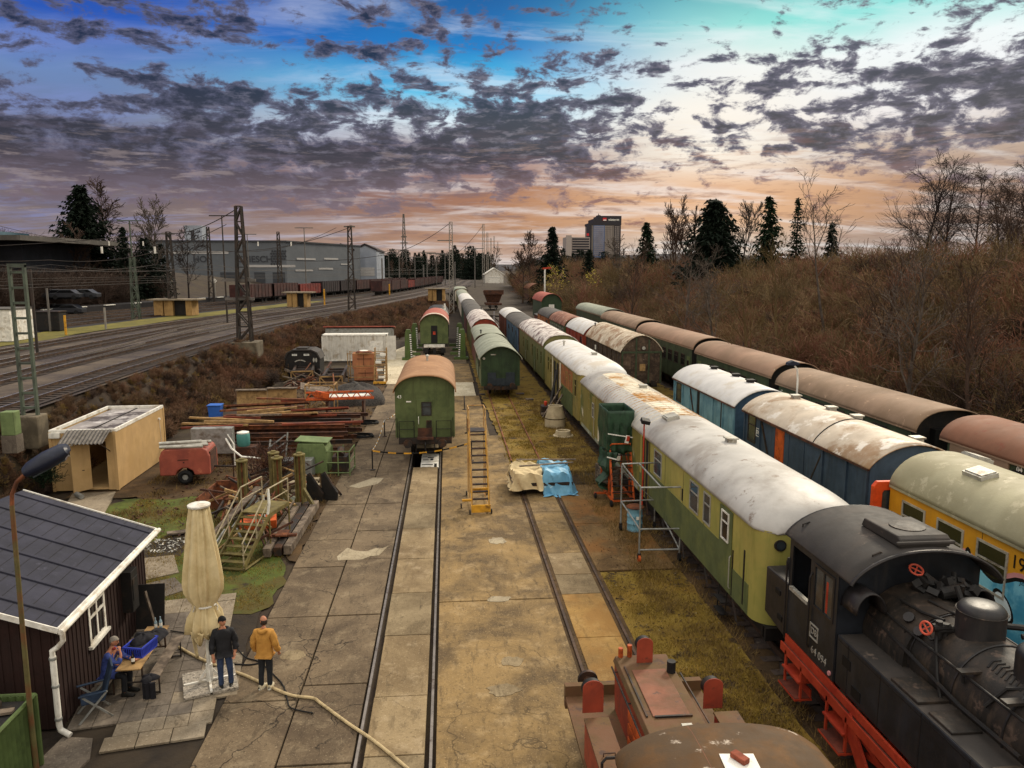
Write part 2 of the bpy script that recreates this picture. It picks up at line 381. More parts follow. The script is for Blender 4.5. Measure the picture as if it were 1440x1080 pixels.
# pale new concrete round the wagon lift
def poly_sheet(name,m,pts,z,th=.1):
    b=MB(); b.prism([(p[0],p[1]) for p in pts],z-th,z,'z'); return struct(b.build(name,m))
poly_sheet('concrete_apron','conc_new',[(-5.6,66.1),(-.6,66.1),(-.6,79.8),(-3.6,80.2),(-3.9,98),(-5.4,100),(-6.8,93),(-6.6,80)],.004)
poly_sheet('concrete_apron','conc_left',[(-3.55,80.3),(2.0,80.1),(2.1,98),(-3.8,98)],.0)
poly_sheet('concrete_apron','conc_mid',[(-.42,66.6),(2.3,66.6),(2.2,80),(-.42,80)],.0)
# rails
mat('rail_shiny','#8a8178',.3,'#4a382a',.66,.1,2,metal=.6,bump=.05)
mat('rail_rusty','#4d3a2c',.7,'#33251d',.5,.1,2,metal=.2)
def rail_path(pts,zf,m,name='railway_track',gauge=1.5,sleepers=False,sm=None,hw=.036,hh=.15):
    """pts: list of (x,y) centre points"""
    b=MB(); n=len(pts); nor=[]
    for i in range(n):
        a=Vector(pts[max(0,i-1)]); c=Vector(pts[min(n-1,i+1)]); d=(c-a).normalized(); nor.append(Vector((d.y,-d.x)))
    for sgn in (-1,1):
        rows=[]
        for off,dz in ((-hw,0),(-hw,hh),(hw,hh),(hw,0)):
            rows.append([(pts[i][0]+nor[i].x*(sgn*gauge/2+off),pts[i][1]+nor[i].y*(sgn*gauge/2+off),zf(*pts[i])+dz) for i in range(n)])
        b.grid(rows)
    o=struct(b.build(name,m))
    if sleepers:
        s=MB(); L=0
        for i in range(n-1):
            a=Vector(pts[i]); c=Vector(pts[i+1]); d=(c-a); ln=d.length; d.normalize(); nn=Vector((d.y,-d.x)); t=(-L)%.65
            while t<ln:
                p=a+d*t; z=zf(p.x,p.y); q=[p-nn*1.3-d*.13,p+nn*1.3-d*.13,p+nn*1.3+d*.13,p-nn*1.3+d*.13]
                s.add([(v.x,v.y,z+.02) for v in q],[(0,1,2,3)]); t+=.65
            L+=ln
        struct(s.build('track_sleepers',sm or 'sleeper'))
    return o
mat('sleeper','#352b26',.9,'#4a3e36',.5,.1,2)
flat=lambda z:(lambda x,y:z)
rail_path([(-1.195,7),(-1.195,140)],flat(-.13),'rail_shiny',hw=.03)
rail_path([(3.985,7),(3.985,38)],flat(-.13),'rail_rusty')
rail_path([(3.985,38.2),(3.985,240)],flat(-.12),'rust')
for xc,y0,y1 in ((9.2,0,160),(14.9,0,150),(20.2,5,120)):
    b=MB(); b.add([(xc-2.1,y0,-.075),(xc+2.1,y0,-.075),(xc+2.1,y1,-.075),(xc-2.1,y1,-.075)],[(0,1,2,3)]); struct(b.build('track_bed','ballast'))
    rail_path([(xc,y0),(xc,y1)],flat(-.06),'rail_rusty',sleepers=True)
for x0,x1 in ((3.08,3.19),(3.28,3.40),(4.56,4.70),(4.78,4.90)):
    b=MB(); b.add([(x0,8,-.02),(x1,8,-.02),(x1,36,-.02),(x0,36,-.02)],[(0,1,2,3)]); struct(b.build('rail_groove_soil','dirt_brown'))
# pit under the green wagon
pm=MB(); pm.box(-1.92,-.48,37.4,41.6,-1.25,-1.2); pm.box(-1.95,-1.9,37.4,41.6,-1.2,-.1); pm.box(-.5,-.45,37.4,41.6,-1.2,-.1); pm.box(-1.9,-.5,37.36,37.4,-1.2,-.02); pm.box(-1.9,-.5,41.6,41.64,-1.2,-.02)
struct(pm.build('inspection_pit','dirt_dark'))
# dark grease pockets and pale patches in the concrete
pp=MB()
for (x,y,rx,ry) in ((1.75,26.6,.34,.38),(1.45,21.6,.40,.22)):
    k=[]
    for i in range(18):
        a=i/18*2*math.pi; q=gr.uniform(.75,1.1); k.append((x+rx*q*math.cos(a),y+ry*q*math.sin(a)))
    pp.prism(k,-.01,.009,'z')
struct(pp.build('concrete_patch','patch_pale'))
pp=MB()
for (x,y,rx,ry) in ((1.53,17.9,.3,.26),(1.25,16.6,.42,.3),(-4.05,18.7,.35,.28)):
    k=[]
    for i in range(18):
        a=i/18*2*math.pi; q=gr.uniform(.7,1.12); k.append((x+rx*q*math.cos(a),y+ry*q*math.sin(a)))
    pp.prism(k,-.01,.008,'z')
struct(pp.build('concrete_patch','conc_slab_b'))
pp=MB()
k=[(-3.9,25.5)]+[(-3.9+i*.25,26.0+gr.uniform(-.2,.35)) for i in range(1,7)]+[(-2.2,26.4)]+[(-2.2-i*.27,25.3+gr.uniform(-.25,.2)) for i in range(1,7)]
pp.prism(k,-.01,.009,'z'); struct(pp.build('concrete_patch','patch_pale'))
pp=MB(); pp.prism([(-4.6,34.2),(-3.6,35.6),(-3.1,35.5),(-3.3,34.5),(-4.1,33.9)],-.01,.010,'z'); struct(pp.build('concrete_patch','patch_pale'))
dk=MB()
for c in [(1.3,17.9),(1.3,21.6)]:
    pts=[(c[0]+(.46)*math.cos(a)*gr.uniform(.9,1.15),c[1]+.33*math.sin(a)*gr.uniform(.9,1.15)) for a in [i/20*6.283 for i in range(20)]]
# grass, soil and paving areas
def blob(name,m,pts,z,jit=.18,sub=6):
    q=[]
    n=len(pts)
    for i in range(n):
        a=Vector(pts[i]); c=Vector(pts[(i+1)%n]); k=max(1,int((c-a).length/.45))
        nn=Vector((c.y-a.y,a.x-c.x)).normalized()
        for j in range(k):
            p=a+(c-a)*(j/k)+nn*gr.uniform(-jit,jit); q.append((p.x,p.y))
    b=MB(); b.add([(x,y,z) for x,y in q],[tuple(range(len(q)))]); return struct(b.build(name,m))
blob('grass_strip','grass',[(4.85,8),(4.85,23.45),(7.6,23.45),(7.6,8)],-.03,.04)
blob('grass_strip','grass',[(2.9,36.1),(7.9,36.1),(8.0,120),(2.3,120),(2.6,58),(3.1,40)],-.035,.08)
blob('gravel_strip','dirt_brown',[(7.1,8),(7.1,120),(8.2,120),(8.2,8)],-.05,.15)
blob('grass_strip','grass',[(12.3,5),(12.3,140),(13.2,140),(13.2,5)],-.04,.2)
blob('grass_strip','grass',[(16.6,5),(16.6,140),(18.5,140),(18.5,5)],-.04,.2)
blob('lawn','grass_green',[(-13.6,23),(-14.2,33.4),(-8.4,33.2),(-7.2,29),(-5.3,24.5),(-5.3,21.5),(-8.2,21),(-9.4,23)],-.045,.3)
blob('dirt_yard','dirt_dark',[(-10.5,9),(-10.2,23.6),(-5.6,21.8),(-5.1,16),(-4.7,9)],-.06,.15)
blob('dirt_yard','dirt_brown',[(-17,33.5),(-14,46),(-13.4,60),(-11,66),(-5.2,66),(-5.15,25),(-6.8,28.5),(-8.6,33)],-.04,.3)
blob('burnt_patch','dirt_dark',[(-11.8,26.6),(-10.2,28.9),(-9.0,28.4),(-9.4,26.2),(-10.6,25.2)],-.035,.2)
# patio paving: individual plates
pv=MB(); pl=MB()
hx=Vector((-.186,.982)); hn=Vector((.982,.186))
O=Vector((-8.05,15.6))
for i in range(0,14):
    for j in range(0,6):
        c=O+hx*(.5*i)+hn*(.5*j+.05)
        light=(j>=5) or i<1 or i>=12
        if i<1 and j<2: continue
        tgt=pl if (light or gr.random()<.06) else pv
        z=-.005+gr.uniform(-.006,.006); a=math.atan2(hn.y,hn.x)
        tgt.cbox((c.x,c.y,z-.02),(.488,.488,.05),(gr.uniform(-.008,.008),gr.uniform(-.008,.008),a))
for i in range(3):
    c=O+hx*(-.52)+hn*(1.0+.68*i); pl.cbox((c.x,c.y,-.02),(.66,.5,.05),(0,0,math.atan2(hn.y,hn.x)))
for i in range(4):
    c=O+hx*(1.0+i*.52)+hn*(3.0); pl.cbox((c.x,c.y,-.02),(.5,.5,.05),(0,0,math.atan2(hn.y,hn.x)))
struct(pv.build('patio_paving','paving',bevel=.006)); struct(pl.build('patio_paving','paving_light',bevel=.006))
poly_sheet('concrete_path','paving',[(-8.55,13.2),(-8.25,15.6),(-7.6,15.5),(-7.35,14.8),(-7.75,13.0)],-.01)
poly_sheet('concrete_path','paving_light',[(-15.9,31.6),(-16.7,34.2),(-14.9,34.3),(-14.0,31.0)],-.005)
poly_sheet('concrete_path','paving_light',[(-10.0,23.9),(-10.5,26.0),(-9.6,26.2),(-8.9,24.6)],-.02)
poly_sheet('concrete_path','paving',[(-9.5,21.9),(-9.9,23.6),(-8.9,24.2),(-8.2,23.2)],-.025)
# ---- main line plateau: track bed, grass verge, tracks
def offs(o,y): 
    k=1 if o>-20 else 1-.28*sstep(y,120,300)
    return lerp_tab(XM,y)+o*k
YS=list(range(-20,300,6))+list(range(300,900,25))
def strip(name,m,o0,o1,dz,y0=-20,y1=900,jit=0):
    ys=[y for y in YS if y0<=y<=y1]; b=MB()
    b.grid([[(offs(o0,y)+gr.uniform(-jit,jit),y,EM+dz) for y in ys],[(offs(o1,y)+gr.uniform(-jit,jit),y,EM+dz) for y in ys]]); return struct(b.build(name,m))
mat('trackbed','#50453a',.95,'#30282a',.5,.14,.25,var=.3,col3='#574a40',thr3=.6,scale3=4,bump=.7,bscale=7)
mat('trackbed_dark','#211e1f',.95,'#232022',.5,.14,.25,var=.3,bump=.6,bscale=7)
mat('verge','#6a6126',.95,'#585322',.5,.12,.4,var=.3,col3='#4a3d22',thr3=.62,scale3=1.2,bump=.6,bscale=10)
strip('track_bed','trackbed',2.0,-17.0,-.05)
strip('grass_verge','verge',-17.2,-22.5,-.045,-20,170,.5)
strip('track_bed','trackbed_dark',-22.5,-45,-.055)
zf=flat(EM-.02)
tracks=[0,-4.9,-9.5,-14.0,-25.2,-29.8,-34.4,-39]
mat('sleeper_band','#2c2522',.95,'#3a302a',.5,.12,.8,var=.25,bump=.5)
mat('rail_top','#c0b8ae',.22,'#8a7f74',.6,.1,.5,metal=.8,bump=0)
for o in tracks:
    strip('track_sleeper_band','sleeper_band',o+1.25,o-1.25,-.035); rail_path([(offs(o,y),y) for y in YS],zf,'rail_rusty',sleepers=(o>-12),hw=.05,hh=.16)
    for s_ in (-.75,.75): strip('rail_head','rail_top',o+s_+.055,o+s_-.055,.146)
# turnout tracks
rail_path([(offs(-4.9-4.6*sstep(y,46,110),y),y) for y in range(40,118,3)],zf,'rail_shiny')
rail_path([(offs(-9.5-4.5*sstep(y,70,140),y),y) for y in range(66,146,3)],zf,'rail_shiny')
rail_path([(offs(-4.9+4.9*sstep(y,80,150),y),y) for y in range(76,154,3)],zf,'rail_shiny')
# cable trough beside the near track
strip('cable_trough','sleeper_band',1.5,1.75,.03)
# platform with white edge stones
pb=MB()
ys=list(range(40,180,6))
pb.grid([[(offs(-42.5,y),y,EM+z) for y in ys] for z in (-.1,.75)]); pb.grid([[(offs(-42.5,y),y,EM+.75) for y in ys],[(offs(-46.5,y),y,EM+.75) for y in ys]])
struct(pb.build('platform','trackbed_dark'))
b=MB()
for i in range(24):
    y=58+i*7.3
    x=offs(-42.6,y); x2=offs(-42.6,y+2.6); b.bar((x,y,EM+.78),(x2,y+2.6,EM+.78),.45,.12)
struct(b.build('platform_edge_marks','white_paint'))
# far ridge
rb=MB(); n=60; rows=[[],[],[]]
for i in range(n+1):
    a=R(-55+i*120/n); d=4200; hh=62+34*math.sin(i*.21+1)+16*math.sin(i*.55)+gr.uniform(-4,4)
    if a<R(6): hh=hh*.35
    for k,(dd,z) in enumerate(((d,-20),(d+500,hh*.75),(d+1100,hh+20))):
        rows[k].append((dd*math.sin(a),dd*math.cos(a),z))
rb.grid(rows); mat('ridge','#28252d',.95,'#1d1b20',.5,.15,.004,var=.3,bump=0); struct(rb.build('hills','ridge'))
# ================================================================== ROLLING STOCK
def rprof(w,ze,zt,a,b,n=18,ov=0.0,drop=0.0):
    out=[]
    for i in range(n+1):
        u=math.sin((i/n-.5)*math.pi)
        out.append((u*(w/2+ov),ze-drop+(zt-ze+drop)*max(0,1-abs(u)**a)**b))
    return out
def wheelset(root,y,r=.48):
    b=MB()
    for s in (-1,1):
        b.cyl((s*.68,y,r+.06),(s*.82,y,r+.06),r,n=18); b.cyl((s*.66,y,r+.06),(s*.69,y,r+.06),r+.035,n=18)
        b.box(s*.95-.12,s*.95+.12,y-.14,y+.14,r-.1,r+.2); b.box(s*.95-.06,s*.95+.06,y-.55,y+.55,r+.28,r+.36)
    b.cyl((-.7,y,r+.06),(.7,y,r+.06),.08,n=8)
    return b.build('wheelset','black_iron',root)
def buffers(root,y,d,z=1.05,r=.22):
    for s in (-.875,.875):
        b=MB(); b.cyl((s,y,z),(s,y+d*.42,z),.11,n=10); b.cyl((s,y+d*.42,z),(s,y+d*.5,z),r,n=18); b.cyl((s,y,z),(s,y+d*.12,z),.16,n=10)
        b.build('buffer','steel_dark',root,smooth=True)
    b=MB(); b.tube([(0,y,z),(0,y+d*.25,z),(0,y+d*.33,z-.12),(0,y+d*.3,z-.35),(.03,y+d*.18,z-.55)],.045,6); b.build('coupling','black_iron',root)
    for s in (-1,1): MB().tube([(s*.45,y,z-.1),(s*.47,y+d*.2,z-.3),(s*.5,y+d*.12,z-.6)],.03,6).build('brake_hose','black_iron',root)
def window(root,x,y,z,w,h,fm='pale_metal',pm='glass',split='h',ft=.05,side='L',rot=None):
    """on the left side (x plane, outward -x) or the near end ('N', outward -y, x/y swapped)"""
    def P(u,v,o): return (x-o,y+u,z+v) if side=='L' else ((y+u),x-o,z+v) if side=='N' else (x+o,y+u,z+v)
    def bx(b,u0,u1,v0,v1,o0,o1):
        a=P(u0,v0,o0); c=P(u1,v1,o1); b.box(min(a[0],c[0]),max(a[0],c[0]),min(a[1],c[1]),max(a[1],c[1]),min(a[2],c[2]),max(a[2],c[2]))
    b=MB()
    bx(b,-w/2,-w/2+ft,-h/2,h/2,-.01,.03); bx(b,w/2-ft,w/2,-h/2,h/2,-.01,.03)
    bx(b,-w/2+ft,w/2-ft,-h/2,-h/2+ft,-.01,.03); bx(b,-w/2+ft,w/2-ft,h/2-ft,h/2,-.01,.03)
    if split in('h','x'): bx(b,-w/2+ft,w/2-ft,h*.12,h*.12+ft*.8,-.01,.027)
    if split in('v','x'): bx(b,-ft*.4,ft*.4,-h/2+ft,h/2-ft,-.01,.025)
    fr=b.build('window',fm,root)
    p=MB(); bx(p,-w/2+ft*.5,w/2-ft*.5,-h/2+ft*.5,h/2-ft*.5,-.02,.008); p.build('pane',pm,fr)
    return fr
def carriage(name,label,cat,xc,y0,L,wall,roof,w=2.95,zf=1.0,ze=3.6,zt=4.25,a=2.3,b=.62,ov=.07,oe=.18,group=None,endm=None,ribs=0,posts=(),postm=None,band=None,dome=0,wheel=None,under=True,buf=True,skirt=None,roof_bump=0,z0=0,rot=0,vents=(),ventm='pale_metal',gutter=None,planks=0):
    root=thing(name,label,cat,(xc,y0,z0),rot,group)
    pr=rprof(w,ze,zt,a,b)
    if dome:
        # rounded plan
        r=.55; k=[]
        for (cx,cy,a0) in ((-w/2+r,r,180),(w/2-r,r,270),(w/2-r,L-r,0),(-w/2+r,L-r,90)):
            for i in range(7): t=R(a0+15*i); k.append((cx+r*math.cos(t),cy+r*math.sin(t)))
        m=MB(); m.prism(k,zf,ze+.02,'z'); m.build('body',wall,root,smooth=True)
        rows=[]
        ny=[0,.04,.12,.25,.42,.65,.95,1.3,1.7]; ny=[q*dome/1.7 for q in ny]; yy=ny+[dome+(L-2*dome)*i/12 for i in range(1,12)]+[L-q for q in ny[::-1]]
        for y in yy:
            q=min(y,L-y); f=math.sqrt(max(0,1-(1-min(1,q/dome))**2.0)); wf=1-(.30*(1-min(1,q/.55))**2)
            rows.append([(x*wf,y,(ze-.04)+(z-ze+.04)*(.16+.84*f)) for x,z in rprof(w,ze,zt,a,b,20,ov*.7)])
        c=[[(x,rows[0][0][1]-.001,ze-.04) for (x,y,z) in rows[0]]]; d=[[(x,rows[-1][0][1]+.001,ze-.04) for (x,y,z) in rows[-1]]]
        rf=MB().grid(c+rows+d).build('roof',roof,root,smooth=True,solid=.03)
    else:
        m=MB(); m.prism([(-w/2,zf),(-w/2,ze)]+[(x,z-.05) for x,z in pr[1:-1]]+[(w/2,ze),(w/2,zf)],.0,L,'y')
        body=m.build('body',wall,root)
        if endm:
            m=MB(); m.prism([(-w/2+.01,zf),(-w/2+.01,ze)]+[(x*.99,z-.06) for x,z in pr[1:-1]]+[(w/2-.01,ze),(w/2-.01,zf)],-.012,.0,'y'); m.build('end_wall',endm,root)
        ny=max(2,int(L/.5)); rows=[]
        for i in range(ny+1):
            y=-oe+(L+2*oe)*i/ny
            rows.append([(x,y,z+(random.Random(i*31+int(x*50)).uniform(-roof_bump,roof_bump) if roof_bump else 0)) for x,z in rprof(w,ze,zt,a,b,20,ov,.04)])
        rf=MB().grid(rows).build('roof',roof,root,smooth=True,solid=.045)
        if ribs:
            m=MB()
            for i in range(ribs+1):
                y=-oe+.03+(L+2*oe-.06)*i/ribs; q=rprof(w,ze,zt,a,b,16,ov+.004,.04)
                m.tube([(x,y,z+.022) for x,z in q],.018,4)
            m.build('roof_seam',roof,rf)
    if dome or wheel=='bogie' or 'coach' in cat:
        for i in range(1,int(L/2.1)): MB().box(-w/2-.004,-w/2+.004,i*2.1-.008,i*2.1+.008,zf+.02,ze-.08).build('panel_joint','black_iron',root)
    if not ribs and not dome:
        m=MB()
        for i in range(1,int(L/3)): m.tube([(x,i*3.0,z+.015) for x,z in rprof(w,ze,zt,a,b,16,ov-.01,.04)],.012,4)
        m.build('roof_seam',roof,rf)
    if vents:
        for (vx,vy,kind) in vents:
            u=min(.98,abs(vx)/(w/2)); z=ze+(zt-ze)*max(0,1-u**a)**b; m=MB()
            if kind=='torpedo': m.cyl((vx-.16,vy,z+.10),(vx+.16,vy,z+.10),.07,n=8); m.cyl((vx,vy,z-.05),(vx,vy,z+.08),.09,.05,n=10)
            elif kind=='chim': m.cyl((vx,vy,z-.05),(vx,vy,z+.28),.06,n=10); m.lathe([(.13,0),(.11,.05),(.0,.12)],(vx,vy,z+.30),10)
            elif kind=='hatch': m.cbox((vx,vy,z+.05),(.5,.75,.14),(0,math.copysign(.25,vx) if abs(vx)>.1 else 0,0)); m.cbox((vx,vy,z+.13),(.42,.66,.05),(0,math.copysign(.25,vx) if abs(vx)>.1 else 0,0))
            elif kind=='box': m.cbox((vx,vy,z+.03),(.3,.3,.2)); m.cbox((vx,vy,z+.15),(.4,.4,.05))
            m.build('roof_vent',ventm,root)
    if gutter:
        m=MB()
        for s in (-1,1): m.box(s*(w/2+ov)-.03,s*(w/2+ov)+.03,-oe+.02,L+oe-.02,ze-.10,ze-.035)
        m.build('gutter',gutter,root)
    if posts:
        for y in posts:
            for s in (-1,1): MB().box(s*(w/2+.03)-.04,s*(w/2+.03)+.04,y-.05,y+.05,zf+.02,ze-.06).build('side_post',postm or wall,root)
    if planks:
        m=MB()
        for i in range(1,planks):
            z=zf+(ze-zf)*i/planks
            for s in (-1,1): m.box(s*(w/2+.004)-.008,s*(w/2+.004)+.008,.02,L-.02,z-.012,z+.012)
        m.build('plank_seams','black_iron',root)
    if band:
        m=MB()
        for s in (-1,1): m.box(s*(w/2)-.02,s*(w/2)+.02,.02,L-.02,band[0],band[1])
        m.build('waist_band',band[2],root)
    if under:
        m=MB()
        for s in (-1,1): m.box(s*1.2-.05,s*1.2+.05,.05,L-.05,zf-.28,zf-.01)
        m.box(-1.3,1.3,-.02,.16,zf-.3,zf-.005); m.box(-1.3,1.3,L-.16,L+.02,zf-.3,zf-.005); m.box(-.7,.5,L*.35,L*.6,zf-.6,zf-.29); m.box(-1.1,-.7,L*.42,L*.5,zf-.7,zf-.3)
        m.build('underframe','black_iron',root)
        if wheel=='bogie':
            for yb in (2.2,L-2.2):
                wheelset(root,yb-.95,.42); wheelset(root,yb+.95,.42)
                m=MB()
                for s in (-1,1): m.box(s*1.02-.06,s*1.02+.06,yb-1.5,yb+1.5,.45,.68)
                m.build('bogie_frame','black_iron',root)
        else:
            for yb in (min(1.9,L*.2),L-min(1.9,L*.2)): wheelset(root,yb)
        if buf: buffers(root,-.02,-1.3); 
    root['w']=w; return root
def sidedoor(root,w,y,zf,dw,dh,m,win=None,handle=True):
    b=MB(); b.box(-w/2-.035,-w/2-.002,y-dw/2,y+dw/2,zf,zf+dh); d=b.build('door',m,root,bevel=.01)
    if handle:
        b=MB(); b.tube([(-w/2-.05,y-dw/2-.06,zf+.2),(-w/2-.09,y-dw/2-.06,zf+.25),(-w/2-.09,y-dw/2-.06,zf+1.1),(-w/2-.05,y-dw/2-.06,zf+1.15)],.016,5); b.build('grab_rail','pale_metal',d)
    if win:
        window(d,-w/2-.036,y,zf+dh*.68,dw*.6,dh*.36,*win)
    return d
def braces(root,x,segs,zf,ze,m,wd=.07):
    b=MB()
    for (ya,yb,up) in segs:
        b.bar((x-.03,ya,zf+.1 if up else ze-.15),(x-.03,yb,ze-.15 if up else zf+.1),.06,wd)
    b.build('side_braces',m,root)
def steps(root,w,y,zf):
    b=MB()
    for dz in (.35,.7): b.box(-w/2-.18,-w/2+.05,y-.3,y+.3,zf-dz,zf-dz+.03)
    for dy in (-.3,.3): b.bar((-w/2-.02,y+dy,zf),(-w/2-.06,y+dy,zf-.7),.03)
    b.build('steps','black_iron',root)
# --- materials
mat('green_coach','#525c36',.6,'#434e2c',.55,.1,1.1,var=.15,streak=.35,scol='#33351c',col3='#6a6a40',thr3=.68,scale3=5,bump=.08)
mat('green_dark','#2c3d26',.6,'#233120',.55,.1,1.2,var=.15,streak=.35,scol='#1c2616',bump=.08)
mat('green_e','#3b4630',.6,'#2f3826',.55,.1,1.0,var=.15,streak=.4,scol='#23271c',bump=.08)
mat('olive_yellow','#85763f',.6,'#6e673a',.55,.1,.9,var=.14,streak=.45,scol='#5a5a2c',col3='#5d6a34',thr3=.62,scale3=1.0,bump=.08)
mat('yellow_green','#a1944f',.55,'#8f8b48',.5,.12,.7,var=.12,streak=.35,scol='#666a2c',bump=.06)
mat('green_skirt','#545c3a',.6,'#646a3e',.55,.12,1,var=.15,streak=.4,scol='#3c4a22',bump=.08)
mat('olive_patchy','#7a7039',.65,'#596031',.56,.03,.45,var=.15,streak=.4,scol='#4c4a26',col3='#d8d0b8',thr3=.64,scale3=.55,bump=.08)
mat('primer_patch','#cfc6ae',.7,'#b7a888',.6,.05,2)
mat('olive_far','#6b643c',.65,'#5a5f38',.5,.1,.5,var=.15,streak=.35,scol='#3d3f22')
mat('roof_brown','#8f7762',.8,'#7e6853',.5,.14,.5,var=.1,streak=0,col3='#a98d74',thr3=.63,scale3=2,bump=.12)
mat('roof_brown2','#957762',.8,'#866c57',.5,.15,.35,var=.1,col3='#7a6a58',thr3=.66,scale3=1.2,bump=.12)
mat('roof_rustbrown','#75523f',.8,'#845a45',.5,.15,.5,var=.12,col3='#7b4a38',thr3=.62,scale3=1.3,bump=.12)
mat('roof_tan','#9d7654',.8,'#8a6546',.5,.15,.6,var=.1,col3='#ad8a68',thr3=.64,scale3=2.5,bump=.15)
mat('roof_grey','#aca8a2',.5,'#8f8880',.55,.10,.5,var=.14,col3='#7a6c60',thr3=.62,scale3=1.6,bump=.12)
mat('roof_white','#cbc8c3',.55,'#bdb4a6',.55,.10,.8,var=.1,col3='#94826c',thr3=.64,scale3=1.5,bump=.15)
mat('roof_rusty_white','#d2c8b2',.6,'#a8783a',.50,.06,.55,var=.12,col3='#c7bda8',thr3=.55,scale3=2.2,bump=.2)
mat('roof_mottled','#c9bfb6',.6,'#6f5a55',.52,.06,.9,var=.15,col3='#e4ded6',thr3=.58,scale3=2.4,bump=.2)
mat('roof_khaki','#9a9478',.65,'#8b8468',.5,.14,.6,var=.1,col3='#a79f84',thr3=.6,scale3=2,bump=.15)
mat('roof_greygreen','#8f9280',.7,'#7d8070',.5,.15,.6,var=.1,col3='#a3a594',thr3=.62,scale3=1.5,bump=.12)
mat('roof_darkgrey','#57524c',.75,'#46423d',.5,.14,.6,var=.12,bump=.12)
mat('roof_blue_white','#c6c3bf',.5,'#bab2a6',.6,.08,.7,var=.08,col3='#8a6a4c',thr3=.71,scale3=1.1,bump=.12)
mat('roof_worn','#b9ab98',.5,'#8f7355',.56,.09,.6,var=.14,col3='#d3cbbf',thr3=.58,scale3=.8,bump=.2)
mat('roof_red','#8f4a3c',.75,'#a35848',.5,.12,1,var=.1)
mat('roof_planks','#b5a690',.75,'#8b6f55',.54,.06,.8,var=.15,col3='#d2c6b2',thr3=.60,scale3=1.5,bump=.25)
mat('roof_rust','#8e6450',.8,'#6d4232',.52,.1,.8,var=.15,col3='#b59a86',thr3=.62,scale3=1.4,bump=.2)
mat('blue_light','#6d93a2',.6,'#577e90',.55,.1,1.0,var=.14,streak=.4,scol='#3c4c52',col3='#8a6a4e',thr3=.70,scale3=3,bump=.1)
mat('blue_dark','#38485a',.6,'#2d3e50',.55,.1,1.0,var=.16,streak=.45,scol='#22262c',col3='#5a4438',thr3=.69,scale3=3,bump=.1)
mat('blue_end','#3b5268',.6,'#304658',.55,.1,1.0,var=.14,streak=.3,scol='#22303c')
mat('blue_far','#46607a',.65,'#3a4e62',.5,.1,1,var=.15,streak=.4)
mat('yellow_coach','#c98f22',.5,'#be8420',.55,.1,.8,var=.07,streak=.15,scol='#8a6420',bump=.04)
mat('orange_frame','#d24a1c',.5,'#b83f18',.55,.1,2,var=.1,bump=.04)
mat('wood_old','#5a4a3c',.9,'#3d3128',.5,.1,1.4,var=.3,streak=.5,scol='#241c17',col3='#77685a',thr3=.62,scale3=5,bump=.5)
mat('red_wagon','#8e3a26',.7,'#6f2d20',.55,.1,1,var=.15,streak=.4)
mat('brown_wagon','#5e3428',.75,'#452a22',.55,.1,1,var=.15,streak=.4)
mat('orange_brown','#9a6238',.75,'#7a4a2c',.55,.1,1,var=.15,streak=.4)
mat('white_rust','#c4b9a8',.7,'#8a6b50',.58,.08,1,var=.12)
WC=('pale_metal','glass','h')
# ================= track A: brown-roofed green brake coach over the pit
w=3.05
c=carriage('passenger_coach','green coach with brown barrel roof and end number standing over the pit','coach',-1.2,38.7,8.9,'green_coach','roof_tan',w=w,zf=1.25,ze=3.72,zt=4.5,a=2.6,b=.62,ov=.06,oe=.30,endm='green_coach',gutter='roof_tan',vents=((0,6,'chim'),))
b=MB(); b.box(-.42,.40,-.05,-.013,1.28,3.25); d=b.build('end_door','green_coach',c,bevel=.012)
window(d,-.052,.08,2.75,.52,.72,'steel_dark','glass_grey','h',side='N'); window(d,-.052,.2,1.75,.28,.8,'steel_dark','glass','',side='N')
b=MB(); b.tube([(-.33,-.06,1.95),(-.33,-.1,2.0),(-.33,-.1,2.3),(-.33,-.06,2.35)],.015,5); b.build('handle','light_txt',d)
for s in (-1,1):
    b=MB(); x=s*.95
    b.tube([(x-.38,-.1,1.25),(x-.38,-.12,2.12),(x+.38,-.12,2.12),(x+.38,-.1,1.25)],.025,6); b.tube([(x-.38,-.12,1.7),(x+.38,-.12,1.7)],.015,5); b.tube([(x+s*.48,-.08,1.2),(x+s*.48,-.1,2.3)],.018,5)
    b.build('end_railing','black_iron',c)
b=MB(); b.box(-.42,.42,-.42,-.02,1.2,1.3); b.box(-.38,.36,-.09,-.055,1.3,1.75); b.build('gangway_plate','rust_dark',c)
b=MB(); b.box(-1.36,1.36,-.14,-.02,.92,1.24); b.build('buffer_beam','steel_dark',c)
text('coach_number','43','light_txt',c,.24,(-1.3,-.02,3.38),(R(90),0,0))
MB().box(-.95,-.70,-.03,-.013,3.10,3.16).build('sign_plate','white_paint',c)
for y in (1.2,2.6,4.0,5.4,6.8,8.0): window(c,-w/2,y,2.7,.7,.9,*WC)
# far on track A: the lifted coach with red roof, jacks, dark locomotive
c=carriage('passenger_coach','green coach with a red roof raised between four lifting jacks','coach',-1.45,84.3,13,'green_dark','roof_red',w=3.1,zf=1.75,ze=4.0,zt=5.05,a=2.2,b=.7,ov=.08,oe=.35,endm='green_coach',buf=False,gutter='white_rust',wheel='bogie')
b=MB(); b.box(-.35,.35,-.04,-.013,1.8,3.75); d=b.build('end_door','black_txt',c); b=MB(); b.box(-.14,.14,-.06,-.04,2.75,3.1); b.build('tail_lamp','red',c)
b=MB(); b.box(-1.15,1.15,-.30,-.02,1.36,1.68); b.build('buffer_beam','white_paint',c)
b=MB(); b.cbox((-.95,-.2,1.0),(.55,.4,.5)); b.cbox((.95,-.2,1.0),(.55,.4,.5)); b.cbox((0,-.2,.9),(.3,.3,.8)); b.build('bogie_end','black_iron',c)
b=MB()
